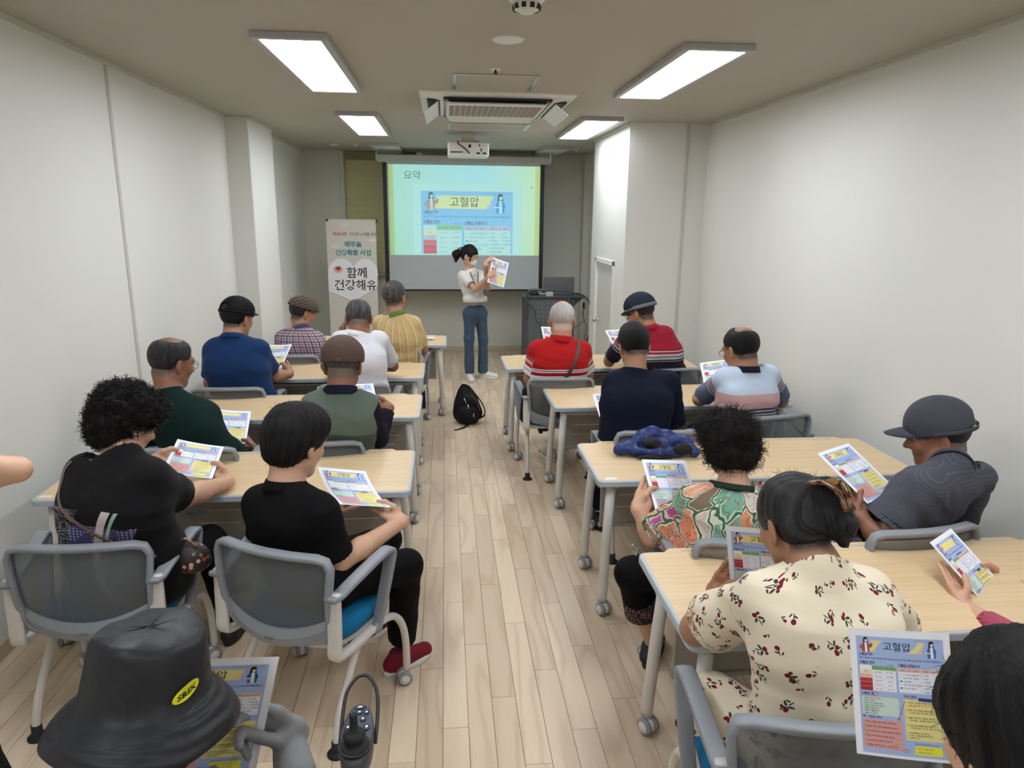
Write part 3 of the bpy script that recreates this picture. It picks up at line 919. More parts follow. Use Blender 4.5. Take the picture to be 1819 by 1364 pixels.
def slide_bg():
    t = NT('projected_slide'); co = t.coord('Generated'); x, y, z = t.xyz(co)
    c = t.ramp(x, [(0, lin((.62, .78, .48)) + (1,)), (.030, lin((.66, .82, .56)) + (1,)), (.034, lin((.66, .90, .84)) + (1,)), (.3, lin((.66, .91, .89)) + (1,)), (.62, lin((.66, .91, .93)) + (1,)),
                       (.8, lin((.71, .92, .87)) + (1,)), (.965, lin((.76, .93, .78)) + (1,)), (.972, lin((.72, .86, .58)) + (1,)), (1, lin((.70, .83, .54)) + (1,))])
    warm = t.ramp(y, [(0, (.74, .84, .46, 1)), (.5, (1, 1, 1, 1))])
    mu = t.n('ShaderNodeMix', data_type='RGBA', blend_type='MULTIPLY'); mu.inputs[0].default_value = .2
    t.put(mu.inputs[6], c); t.put(mu.inputs[7], warm)
    t.fin((.12, .12, .12, 1), .7); t.put(t.b.inputs['Emission Color'], mu.outputs[2]); t.put(t.b.inputs['Emission Strength'], .85)
    return t.m
SW, SHH = 2.045, 1.19
pg = Page()
pg.mb.add([(0, -SHH, 0), (SW, -SHH, 0), (SW, 0, 0), (0, 0, 0)], [(0, 1, 2, 3)], pg.mi(slide_bg()))
sx = SW / 1630.0   # the slide drawn in the units of a 1630 wide picture
pg.rect(255 * sx, 192 * sx, 1435 * sx, 940 * sx, E_['white'], 1, 9)
pg.text(158 * sx, 145 * sx, .128, '요약', E_['black'], 2, -.004, res=3)
pg.poly([(1530 * sx, 200 * sx), (1530 * sx, 228 * sx), (1537 * sx, 222 * sx), (1543 * sx, 232 * sx), (1547 * sx, 230 * sx), (1541 * sx, 219 * sx), (1550 * sx, 219 * sx)], E_['black'], 2)
pg.poly([(1533 * sx, 206 * sx), (1533 * sx, 222 * sx), (1538 * sx, 217 * sx), (1544 * sx, 217 * sx)], E_['white'], 3)
half = flyer_page(E_, False)
k_ = 995 * sx / .182
x_, y_ = 340 * sx - .014 * k_, 272 * sx - .017 * k_
b0 = len(pg.mb.v)
for v in half.mb.v:
    pg.mb.v.append((x_ + v[0] * k_, max(y_ * -1 + v[1] * k_ * 0.965, -932 * sx), v[2] + 2))
for f, m_ in zip(half.mb.f, half.mb.m):
    if half.mats[m_] is E_['white'] and max(abs(half.mb.v[i][2]) for i in f) < .5: continue
    pg.mb.f.append(tuple(b0 + i for i in f)); pg.mb.m.append(pg.mi(half.mats[m_])); pg.mb.sm.append(False)
so = link('projected_slide', pg.build('projected_slide', .0004), scr)
so.location = (-1.015, -.006, 1.675); so.rotation_euler = (PI / 2, 0, 0)

# ------------------------------------------------------------------ banner stand
B = dict(bg=ink('banner', rgb(198, 194, 182)), heart=ink('heart', rgb(222, 222, 224)), red=ink('b_red', rgb(190, 80, 50)), teal=ink('b_teal', rgb(40, 128, 140)), brown=ink('b_brown', rgb(66, 50, 52)), cloud=ink('b_cloud', rgb(220, 220, 218)),
         navy=ink('b_navy', rgb(40, 60, 130)), khaki=ink('b_khaki', rgb(120, 116, 96)), skin=ink('b_skin', rgb(214, 170, 140)), blue=ink('b_blue', rgb(46, 84, 170)), dred=ink('b_dred', rgb(150, 60, 60)), env=ink('b_env', rgb(206, 202, 190)))
bn = empty('banner_stand', (-1.17, 9.3, 0)); tag(bn, 'tall x-frame banner with Korean lettering and a white heart', 'banner')
bp = Page(); W_ = .62; H_ = 1.76; s_ = W_ / 540.0
bp.rect(0, 0, W_, H_, B['bg'], 0, 9)
for (cx, cy, r) in ((200, 62, 45), (505, 222, 42), (90, 290, 50)):
    bp.oval(cx * s_, cy * s_, r * s_, 14 * s_, B['cloud'], 1); bp.oval((cx + 8) * s_, (cy - 9) * s_, r * .6 * s_, 12 * s_, B['cloud'], 1)
bp.oval(148 * s_, 590 * s_, 148 * s_, 165 * s_, B['heart'], 1, 30); bp.oval(408 * s_, 590 * s_, 140 * s_, 165 * s_, B['heart'], 1.6, 30)
bp.poly([(0, 590 * s_), (540 * s_, 590 * s_), (540 * s_, 745 * s_), (270 * s_, 905 * s_), (0, 790 * s_)], B['heart'], 2.2)
bp.line((0, 790 * s_), (270 * s_, 905 * s_), 4 * s_, B['khaki'], 2.8); bp.line((540 * s_, 745 * s_), (270 * s_, 905 * s_), 4 * s_, B['khaki'], 2.8)
bp.text(66 * s_, 172 * s_, 42 * s_, '백세시대', B['red'], 3.6, .02); bp.text(250 * s_, 172 * s_, 38 * s_, '건강한 노화를 위한', B['brown'], 3.6, .008)
bp.text(190 * s_, 292 * s_, 68 * s_, '배방읍', B['teal'], 3.6, .03); bp.text(90 * s_, 385 * s_, 68 * s_, '건강특화 사업', B['teal'], 3.6, .03)
bp.text(200 * s_, 628 * s_, 128 * s_, '함께', B['brown'], 3.6, .018); bp.text(62 * s_, 765 * s_, 128 * s_, '건강해유', B['brown'], 3.6, .018)
bp.oval(112 * s_, 545 * s_, 50 * s_, 38 * s_, B['skin'], 3.6); bp.oval(100 * s_, 530 * s_, 17 * s_, 16 * s_, B['dred'], 4.6); bp.oval(125 * s_, 528 * s_, 17 * s_, 16 * s_, B['dred'], 4.6)
bp.poly([(84 * s_, 535 * s_), (142 * s_, 535 * s_), (114 * s_, 562 * s_)], B['dred'], 5.6)
for (cx, cy, top, bot) in ((215, 905, 'heart', 'navy'), (330, 880, 'navy', 'khaki'), (380, 920, 'blue', 'blue')):
    bp.oval(cx * s_, cy * s_, 16 * s_, 20 * s_, B['skin'], 3.6); bp.poly([((cx - 34) * s_, (cy + 22) * s_), ((cx + 30) * s_, (cy + 22) * s_), ((cx + 36) * s_, (cy + 90) * s_), ((cx - 34) * s_, (cy + 90) * s_)], B[top], 3.6)
    bp.poly([((cx - 36) * s_, (cy + 85) * s_), ((cx + 30) * s_, (cy + 85) * s_), ((cx + 20) * s_, (cy + 150) * s_), ((cx - 36) * s_, (cy + 150) * s_)], B[bot], 2.7)
bp.line((408 * s_, 945 * s_), (430 * s_, 875 * s_), 12 * s_, B['skin'], 4.6); bp.oval(428 * s_, 868 * s_, 8 * s_, 10 * s_, B['skin'], 5.6)
bo = link('printed_sheet', bp.build('printed_sheet', .0004), bn); bo.location = (-.325, .02, 1.905); bo.rotation_euler = (math.radians(88), 0, math.radians(1))
for sx_ in (-1, 1):
    MB().sweep([(-.33 * sx_, .03, .15), (.31 * sx_, .04, 1.90)], .006).obj('frame_rod', M_DARK, bn)
    MB().sweep([(0, .05, .95), (.3 * sx_, -.18, .01)], .006).obj('foot_rod', M_DARK, bn)
    MB().bbox(-.012 + .31 * sx_, .012 + .31 * sx_, .0, .045, 1.88, 1.91).obj('corner_hook', M_DARK, bn)
MB().sweep([(0, .05, .95), (0, .40, .01)], .006).obj('foot_rod', M_DARK, bn)

# ------------------------------------------------------------------ tables
def wood_mat():
    t = NT('table_maple')
    co = t.coord('Object')
    g = t.noise(t.scale(co, (1.2, 38, 8)), 2.2, 4, .6, .3)
    b = t.noise(t.scale(co, (.5, 5, 1)), 2.0, 2)
    c = t.ramp(t.math('ADD', t.math('MULTIPLY', g, .7), t.math('MULTIPLY', b, .35)), [(.25, rgb(226, 200, 160)), (.55, rgb(214, 187, 146)), (.8, rgb(200, 170, 130))])
    t.bump(g, .03, .001)
    return t.fin(c, .42, spec=.4)
M_WOOD = wood_mat()
M_EDGE = plain('table_edging', rgb(172, 182, 190), .45)
M_LEG = plain('cream_steel', rgb(206, 202, 194), .35, spec=.5)
M_GREYP = plain('grey_plastic', rgb(136, 140, 146), .45)
M_GREYD = plain('dark_grey_plastic', rgb(112, 116, 120), .5)
M_RUB = plain('black_rubber', rgb(24, 24, 26), .7)
M_PANEL = plain('panel_steel', rgb(150, 144, 134), .5)
M_SLOT_LIT = plain('slot_lit', rgb(206, 202, 194), .5)  # lit floor seen through the slots, put into the colour

def caster(parent, x, y, ang, r=.034, name='caster'):
    """twin-wheel caster; its stem meets the leg at (x, y)"""
    e = link(name, None, parent) if False else None
    m = MB()
    f = V(math.sin(ang), math.cos(ang), 0); s_ = V(f[1], -f[0], 0)
    hub = V(x, y, r) - f * .012
    m.sweep([V(x, y, r + .05), V(x, y, r + .028)], .014, 10)
    m.lathe([(0, -.010), (r * .92, -.010), (r * .92, .010), (0, .010)], 16, o=hub + V(0, 0, .002), ax=s_)
    o = m.obj('caster', M_LEG, parent)
    for sg in (-1, 1):
        w = MB()
        prof = [(0, .0), (r * .72, .0), (r * .8, -.004), (r, -.004), (r, -.016), (r * .9, -.019), (0, -.019)]
        w.lathe(prof if sg > 0 else [(a, -b) for a, b in prof][::-1], 18, o=hub + s_ * sg * .03, ax=s_)
        w.obj('wheel', M_GREYP, o)
        d = MB().lathe([(0, 0), (r * .7, 0), (r * .66, .003), (0, .004)] if sg > 0 else [(0, -.004), (r * .66, -.003), (r * .7, 0), (0, 0)], 18, o=hub + s_ * sg * .0302, ax=s_)
        d.obj('wheel_cap', M_LEG, o)
    return o

TL_, TD_, TH_ = 1.66, .60, .72
def make_table():
    r = empty('desk', (0, 0, 0))
    # local: origin at the middle of the near edge on the floor, +y away from the seated people
    X = TL_ / 2
    o = rrect(-X, X, 0, TD_, .035)
    MB().prism(rrect(-X + .014, X - .014, .014, TD_ - .005, .03), TH_ - .02, TH_ + .0008).obj('tabletop', M_WOOD, r)
    n = len(o)
    oi = rrect(-X + .014, X - .014, .014, TD_ - .014, .025)
    m = MB()
    vs = [(p[0], p[1], TH_ - .026) for p in o] + [(p[0], p[1], TH_ - .004) for p in o] + [((p[0] * .8 + q[0] * .2), (p[1] * .8 + q[1] * .2), TH_) for p, q in zip(o, oi)] + [(q[0], q[1], TH_) for q in oi] + [(q[0], q[1], TH_ - .026) for q in oi]
    F = []
    for a in range(4):
        for k in range(n):
            F.append((a * n + k, a * n + (k + 1) % n, (a + 1) * n + (k + 1) % n, (a + 1) * n + k))
    F.append(tuple(4 * n + k for k in range(n - 1, -1, -1)))
    m.add(vs, F)
    m.obj('edging', M_EDGE, r)
    MB().prism([(-X + .10, TD_ - .01), (X - .10, TD_ - .01), (X - .13, TD_ + .022), (-X + .13, TD_ + .022)], TH_ - .018, TH_ + .0015).obj('cable_flap', M_WOOD, r)
    MB().bbox(-X + .17, X - .17, TD_ - .008, TD_ + .0, TH_, TH_ + .0028, .001).obj('flap_hinge', M_EDGE, r)
    # legs
    for sx in (-1, 1):
        for (y0, y1) in ((.055, .035), (.47, .52)):
            MB().sweep([(sx * (X - .075), y0, TH_ - .026), (sx * (X - .06), (y0 + y1) / 2, .4), (sx * (X - .05), y1, .10), (sx * (X - .05), y1, .07)], .0235, 14).obj('leg', M_LEG, r)
            caster(r, sx * (X - .05), y1, .5 * sx)
        MB().bbox(sx * (X - .075) - .02, sx * (X - .075) + .02, .06, .50, TH_ - .065, TH_ - .027, .004).obj('side_rail', M_LEG, r)
        MB().sweep([(sx * (X - .09), .06, TH_ - .06), (sx * (X - .16), .10, TH_ - .03)], .010, 8).obj('brace', M_LEG, r)
    MB().bbox(-X + .1, X - .1, .28, .33, TH_ - .075, TH_ - .027, .004).obj('beam', M_GREYD, r)
    # modesty panel, its slots drawn as pale strips
    MB().bbox(-X + .115, X - .115, .445, .457, .30, TH_ - .10, .004).bbox(-X + .11, X - .11, .435, .462, .285, .305, .003).obj('modesty_panel', M_PANEL, r)
    slot_lit = MB().bbox(-.105, .105, .4415, .4455, -.003, .003, .001).mesh('panel_slot', M_SLOT_LIT)
    for zz in (.40, .47, .545):
        for k in range(4):
            link('panel_slot', slot_lit, r, (-X + .30 + k * (TL_ - .6) / 3 + (.03 if zz == .47 else 0), 0, zz))
    # pen shelf under the top
    MB().bbox(-X + .12, X - .12, .14, .40, TH_ - .085, TH_ - .078, .002).bbox(-X + .12, X - .12, .135, .142, TH_ - .085, TH_ - .066, .002).obj('shelf', plain('shelf_steel', rgb(196, 192, 184), .5), r)
    return r
GT = 'wheeled seminar desks'
desk0 = make_table()
def place_desk(x, y, label, first=False, rz=0.0):
    t = desk0 if first else copy_tree(desk0)
    t.location = (x, y, 0); t.rotation_euler = (0, 0, rz)
    tag(t, label, 'desk', GT)
    return t
place_desk(-.17 - TL_ / 2, 3.07, 'maple desk in front of the curly-haired woman, front-most on the left side', True)
place_desk(-.17 - TL_ / 2, 4.31, 'maple desk in front of the mesh-capped man in the green vest')
place_desk(-.18 - TL_ / 2, 5.43, 'maple desk in front of the men in blue polo and white polo')
place_desk(.005 - TL_ / 2, 6.87, 'maple desk nearest the banner and the presenter')
place_desk(.71 + TL_ / 2, 1.80, 'maple desk under the elbow of the rose-print woman')
place_desk(.72 + TL_ / 2, 3.13, 'maple desk carrying the crumpled navy bag')
place_desk(.71 + TL_ / 2, 4.48, 'maple desk in front of the navy-shirted man')
place_desk(.49 + TL_ / 2, 5.72, 'maple desk in front of the red-striped man, nearest the lectern')

# ------------------------------------------------------------------ chairs
def mesh_mat():
    t = NT('chair_mesh')
    co = t.coord('Object')
    a = t.scale(co, (1, 1, 1))
    x, y, z = t.xyz(co)
    s1 = t.math('SINE', t.math('MULTIPLY', x, 1300.0)); s2 = t.math('SINE', t.math('MULTIPLY', z, 1300.0))
    w = t.math('MULTIPLY', s1, s2)
    tr = t.n('ShaderNodeBsdfTransparent')
    mx = t.n('ShaderNodeMixShader')
    t.fin(t.mix(t.math('MULTIPLY_ADD', w, .5, .5), rgb(82, 86, 88), rgb(112, 116, 118)), .7, spec=.3)
    t.put(mx.inputs[0], .80)
    t.t.links.new(tr.outputs[0], mx.inputs[1]); t.t.links.new(t.b.outputs[0], mx.inputs[2]); t.t.links.new(mx.outputs[0], t.out.inputs['Surface'])
    return t.m
M_MESH = mesh_mat()
M_SEAT = cloth('seat_teal', rgb(18, 104, 146), .9, bump=.15)

def back_pt(u, v):
    """u -1..1 across, v 0 bottom .. 1 top; curved chair back"""
    w = .222 + .026 * v
    x = u * w
    z = .470 + .315 * v
    y = -.255 - .015 * v - .02 * math.sin(v * PI) - .05 * (1 - u * u) + .045
    return V(x, y, z)
def make_chair():
    r = empty('office_chair', (0, 0, 0))
    # cushion
    m = MB(); n = 28
    rings = []
    def sup(a, rx, ry):
        c, s_ = math.cos(a), math.sin(a)
        return math.copysign(abs(c) ** .55, c) * rx, math.copysign(abs(s_) ** .55, s_) * ry
    for (sc, z) in ((.90, .405), (.985, .415), (1.0, .435), (.985, .452), (.93, .463), (.6, .468), (.2, .468)):
        rings.append([(sup(2 * PI * k / n, .245 * sc, .235 * sc)[0], .025 + sup(2 * PI * k / n, .245 * sc, .235 * sc)[1], z - (.012 if sup(2 * PI * k / n, 1, 1)[1] > .8 else 0)) for k in range(n)])
    vs = [p for q in rings for p in q]
    F = [(a * n + k, a * n + (k + 1) % n, (a + 1) * n + (k + 1) % n, (a + 1) * n + k) for a in range(len(rings) - 1) for k in range(n)]
    F += [tuple(range(n - 1, -1, -1)), tuple(len(vs) - n + k for k in range(n))]
    m.add(vs, F, 0, True)
    m.obj('seat', M_SEAT, r)
    MB().prism([(sup(2 * PI * k / 24, .235, .222)[0], .025 + sup(2 * PI * k / 24, .235, .222)[1]) for k in range(24)], .388, .407).bbox(-.2, .2, -.12, .16, .365, .39, .008).obj('seat_shell', M_LEG, r)
    # back frame
    pts = []
    for (u, v) in ((-1, .06), (-1, .3), (-1, .6), (-1, .86), (-.93, .965), (-.8, 1.0), (-.4, 1.012), (0, 1.016), (.4, 1.012), (.8, 1.0), (.93, .965), (1, .86), (1, .6), (1, .3), (1, .06), (.9, -.04), (.5, -.09), (0, -.11), (-.5, -.09), (-.9, -.04)):
        pts.append(back_pt(u, v))
    MB().sweep(pts, (.011, .021), 10, closed=True, up=V(0, 1, .3), rect=True).obj('back_frame', M_GREYP, r)
    # inner fabric
    m = MB(); nu, nv = 14, 10
    vs = []
    for j in range(nv + 1):
        for i in range(nu + 1):
            u = -1 + 2 * i / nu; v = -.05 + 1.04 * j / nv
            if j == nv: u *= .88
            vs.append(back_pt(u * .97, v) + V(0, .004, 0))
    m.add(vs, [(j * (nu + 1) + i, j * (nu + 1) + i + 1, (j + 1) * (nu + 1) + i + 1, (j + 1) * (nu + 1) + i) for j in range(nv) for i in range(nu)], 0, True)
    m.obj('back_mesh', M_MESH, r)
    # lower back band
    m = MB(); vs = []
    nn = 14
    for i in range(nn + 1):
        u = -1.04 + 2.08 * i / nn
        zt = .545 - .055 * (1 - u * u); zb = .475 - .05 * (1 - u * u)
        y = back_pt(u, .05)[1]
        for (dy, z) in ((-.012, zb), (-.020, (zb + zt) / 2), (-.012, zt), (.008, zt), (.008, zb)):
            vs.append((u * .222, y + dy, z))
    F = [(i * 5 + k, i * 5 + (k + 1) % 5, (i + 1) * 5 + (k + 1) % 5, (i + 1) * 5 + k) for i in range(nn) for k in range(5)]
    F = [f[::-1] for f in F] + [(0, 1, 2, 3, 4), tuple(nn * 5 + k for k in (4, 3, 2, 1, 0))]
    m.add(vs, F, 0, False)
    lb = m.obj('lumbar_band', M_GREYP, r)
    yb = back_pt(0, .05)[1] - .0205
    MB().bbox(-.016, .016, yb - .003, yb + .004, .450, .462, .001).obj('badge', M_GREYD, lb)
    for sx in (-1, 1):
        # upright: from the arm end down, turning forward under the seat
        p = smooth_path([(sx * .250, -.228, .655), (sx * .252, -.232, .57), (sx * .252, -.236, .47), (sx * .250, -.235, .405), (sx * .250, -.16, .385), (sx * .262, -.04, .392), (sx * .268, .015, .395)], 5)
        MB().sweep(p, [(.012 + .002, .026) if i < 16 else (.013, .018) for i in range(len(p))], 12, up=V(1, 0, 0), rect=True).obj('upright', M_LEG, r)
        # armrest
        p = smooth_path([(sx * .252, -.258, .645), (sx * .258, -.210, .640), (sx * .266, -.15, .655), (sx * .285, .02, .690), (sx * .293, .075, .695), (sx * .295, .090, .675), (sx * .291, .070, .60), (sx * .283, .035, .49), (sx * .275, .012, .41), (sx * .273, .005, .385)], 4)
        N = len(p)
        MB().sweep(p, [(.026 - .006 * max(0, (i / N) - .55) / .45, .011) for i in range(N)], 12, up=V(0, .2, 1), rect=True).obj('armrest', M_GREYP, r)
        MB().lathe([(0, -.012), (.022, -.012), (.024, 0), (.022, .014), (0, .014)], 18, o=(sx * .272, .008, .392), ax=(sx, 0, 0)).obj('pivot', M_GREYP, r)
        # front leg with castor
        p = smooth_path([(sx * .262, -.03, .39), (sx * .266, .06, .388), (sx * .27, .145, .36), (sx * .273, .20, .29), (sx * .275, .222, .2), (sx * .275, .226, .10), (sx * .275, .226, .075)], 4)
        MB().sweep(p, .0155, 12).obj('front_leg', M_LEG, r)
        caster(r, sx * .275, .226, .9 * sx, .031)
        # rear leg with glide
        p = smooth_path([(sx * .225, -.03, .375), (sx * .228, -.11, .28), (sx * .234, -.20, .16), (sx * .238, -.235, .07), (sx * .238, -.240, .03)], 4)
        MB().sweep(p, .0155, 12).obj('rear_leg', M_LEG, r)
        MB().lathe([(0, 0), (.036, 0), (.036, .006), (.024, .014), (.0195, .022), (.0185, .055), (0, .055)], 18, o=(sx * .238, -.241, .001)).obj('glide', M_RUB, r)
    MB().sweep([(-.225, -.03, .372), (.225, -.03, .372)], .014, 10).obj('cross_tube', M_LEG, r)
    return r
GC = 'mesh-backed seminar chairs'
chair0 = make_chair()
def place_chair(x, y, deg, label, first=False):
    t = chair0 if first else copy_tree(chair0)
    t.location = (x, y, 0); t.rotation_euler = (0, 0, math.radians(deg))
    tag(t, label, 'chair', GC)
    return t
place_chair(-.53, 2.61, -26, 'grey mesh chair, teal seat, turned towards the aisle under the man with red trainers', True)
place_chair(-1.33, 2.71, 0, 'grey mesh chair behind the curly-haired woman in the printed black top')
place_chair(-1.32, 3.79, 0, 'grey mesh chair of the man in the dark green shirt')
place_chair(-.69, 3.86, 0, 'grey mesh chair of the man in the green vest and mesh cap')
place_chair(-1.50, 5.11, 0, 'grey mesh chair of the man in the royal blue polo')
place_chair(-.65, 5.18, 0, 'grey mesh chair of the man in the white polo')
place_chair(-.47, 6.56, -4, 'grey mesh chair of the man in the yellow striped shirt')
place_chair(-1.33, 6.27, 0, 'grey mesh chair of the man in the plaid shirt and flat cap')
place_chair(.845, 5.30, 0, 'grey mesh chair of the man in the bright red striped polo')
place_chair(1.79, 5.60, 0, 'grey mesh chair of the man in the crimson and navy striped polo')
place_chair(1.185, 3.94, 0, 'grey mesh chair of the man in the plain navy shirt')
place_chair(1.95, 4.21, 13, 'grey mesh chair of the balding man in the pastel striped shirt')
place_chair(1.16, 2.58, 0, 'grey mesh chair of the woman in the flowered green blouse')
place_chair(1.82, 2.62, 8, 'grey mesh chair beside the right wall under the man in the grey cap')
place_chair(.95, 1.61, -8, 'grey mesh chair of the woman in the rose-print dress, front right')

# ------------------------------------------------------------------ lectern, laptop, cables
M_CHAR = plain('charcoal_steel', rgb(78, 80, 84), .45, spec=.4)
M_CHARP = plain('charcoal_panel', rgb(92, 95, 98), .5)
pd = empty('lectern', (1.36, 9.15, 0)); tag(pd, 'dark grey wheeled metal lectern with perforated front panel', 'lectern')
m = MB().bbox(-.31, .27, -.12, -.108, .12, .945, .004)
m.obj('front_panel', M_CHARP, pd)
MB().bbox(-.34, -.30, -.13, .28, .08, .945, .004).bbox(.26, .30, -.13, .28, .08, .945, .004).bbox(-.3, .26, .0, .28, .08, .11, .003).obj('cabinet', M_CHAR, pd)
MB().bbox(-.37, .42, -.15, .30, .945, .965, .005).obj('worktop', M_CHAR, pd)
hole = MB().lathe([(0, -.0015), (.006, -.0015), (.006, .001), (0, .001)], 8, ax=(0, 1, 0)).mesh('panel_hole', plain('pale_hole', rgb(160, 160, 156), .6))
for i in range(6):
    for j in range(11): link('panel_hole', hole, pd, (-.17 + i * .062, -.1215, .88 - j * .058))
MB().sweep(smooth_path([(-.33, -.165, .70), (-.33, -.165, .95), (-.315, -.165, 1.02), (-.27, -.165, 1.05), (-.1, -.165, 1.055), (.12, -.165, 1.05), (.19, -.165, 1.03), (.215, -.165, .97), (.215, -.165, .70)], 6), .016, 12).obj('push_handle', plain('handle_grey', rgb(74, 74, 76), .35), pd)
MB().add([(.30, -.1, .945), (.42, -.1, .945), (.30, -.1, .84), (.30, .2, .945), (.42, .2, .945), (.30, .2, .84)], [(0, 1, 2), (5, 4, 3), (0, 3, 4, 1), (1, 4, 5, 2), (0, 2, 5, 3)]).obj('shelf_bracket', M_CHAR, pd)
for (cx, cy) in ((-.3, -.1), (.27, -.1), (-.3, .25), (.27, .25)):
    MB().lathe([(0, -.015), (.036, -.015), (.04, 0), (.036, .015), (0, .015)], 14, o=(cx, cy, .041), ax=(1, 0, 0)).obj('wheel', M_RUB, pd)
lp = empty('laptop', (1.48, 9.24, .965)); tag(lp, 'open grey laptop on the lectern, lid towards the room', 'laptop')
m = MB().bbox(-.205, .205, -.006, .006, 0, .235, .004)
sa, ca = math.sin(math.radians(8)), math.cos(math.radians(8))
m.v = [(p[0], p[1] * ca + (-p[2]) * sa * 1.0, p[2] * ca) for p in m.v]
m.obj('screen_lid', plain('laptop_silver', rgb(120, 120, 124), .4, .4), lp)
pgl = Page(); pgl.text(0, 0, .02, 'SAMSUNG', ink('lap', rgb(90, 90, 96)), 1, .01)
lo_ = link('lettering', pgl.build('lettering', .0003), lp); lo_.location = (-.165, -.0155, .07); lo_.rotation_euler = (math.radians(82), 0, 0)
MB().bbox(-.205, .205, .005, .26, .0, .016, .004).obj('keyboard_base', plain('laptop_base', rgb(96, 96, 100), .45, .3), lp)
tag(MB().sweep(smooth_path([(1.05, 9.05, .985), (1.02, 8.99, .93), (1.08, 8.97, .85), (1.14, 8.98, .78), (1.16, 8.98, .66), (1.22, 8.98, .60), (1.27, 8.98, .52), (1.24, 8.98, .42), (1.26, 8.98, .3)], 6), .004, 8).obj('cable', M_RUB), 'thin black cable hanging down the perforated front of the lectern', 'cable')
tag(MB().sweep(smooth_path([(1.66, 9.2, .985), (1.76, 9.12, .985), (1.86, 9.1, .90), (1.895, 9.1, .72), (1.885, 9.1, .5), (1.84, 9.1, .3)], 6), .0065, 8).obj('cable', M_RUB), 'thick black cable looping off the right side of the lectern', 'cable')
tag(MB().sweep(smooth_path([(1.70, 9.15, .985), (1.80, 9.1, .95), (1.83, 9.08, .86), (1.78, 9.08, .74), (1.80, 9.08, .64), (1.70, 9.08, .56), (1.62, 9.08, .54)], 6), .0035, 8).sweep(smooth_path([(1.80, 9.1, .93), (1.795, 9.1, .80), (1.80, 9.1, .68), (1.84, 9.1, .55), (1.82, 9.1, .4), (1.83, 9.1, .25)], 6), .0035, 8)
    .bbox(1.785, 1.81, 9.09, 9.11, .80, .88, .004).obj('cable', M_RUB), 'tangled thin cable with a plug beside the lectern', 'cable')
ph = empty('desk_microphone', (1.16, 9.22, .965)); tag(ph, 'small black device lying on the lectern behind the handle', 'device')
MB().lathe([(0, 0), (.05, 0), (.055, .015), (.04, .04), (.015, .055), (0, .057)], 20, sx=1.2).obj('body', M_DARK, ph)
MB().sweep(smooth_path([(.05, 0, .02), (.11, -.03, .012), (.15, .0, .012), (.2, -.02, .012)]), .006).obj('cord', M_WPL, ph)
nb = MB().bbox(-.045, .045, -.003, .003, 0, .055, .001).obj('paper_label', M_WPL, None, (1.335, 9.045, .966)); tag(nb, 'small white label card against the laptop on the lectern', 'label')

# ------------------------------------------------------------------ backpack in the aisle
bp_ = empty('backpack', (.20, 6.62, 0)); tag(bp_, 'black backpack slumped on the floor in the aisle', 'backpack')
M_NYL = cloth('black_nylon', rgb(26, 26, 29), .6, 500, .5)
s_ = Sdf()
s_.ell((0, 0, .10), (.145, .11, .11), k=.05).ell((-.01, .01, .20), (.115, .085, .13), k=.06).ell((-.025, .02, .30), (.065, .05, .08), k=.05).ell((0, -.09, .10), (.10, .045, .085), k=.02).ell((0, -.06, .22), (.075, .04, .07), k=.02)
vs, fs = s_.mesh(.007, lambda P, d: np.maximum(d + .006 * wav(P, 38, 2), -P[:, 2] + .002))
link('bag_body', np_mesh('bag_body', vs, fs, M_NYL), bp_)
MB().sweep(smooth_path([(-.07, .0, .34), (-.045, -.02, .385), (.0, -.02, .37), (.02, 0, .33)]), (.010, .005), 8, up=V(0, 1, 0)).obj('grab_handle', M_NYL, bp_)
MB().sweep(smooth_path([(.02, .03, .345), (.10, .02, .25), (.155, 0, .16), (.165, -.03, .09), (.12, -.05, .06)]), (.022, .006), 8, up=V(1, 0, 0)).obj('shoulder_strap', M_NYL, bp_)
MB().sweep(smooth_path([(.0, -.12, .02), (-.03, -.16, .008), (-.07, -.21, .006), (-.13, -.26, .006)]), (.013, .003), 8, up=V(0, 0, 1)).obj('loose_strap', M_NYL, bp_)
M_TANS = plain('brown_piping', rgb(96, 62, 50), .6)
MB().sweep(smooth_path([(.03, -.055, .30), (.085, -.06, .22), (.115, -.07, .13)]), .006).obj('piping', M_TANS, bp_)
for (a, b) in (((-.035, -.095, .27), (-.015, -.11, .22)), ((.0, -.105, .21), (.005, -.12, .17)), ((.05, -.12, .13), (.055, -.13, .09))):
    MB().sweep([a, b], (.006, .003), 8).obj('zip_pull', M_STEEL, bp_)

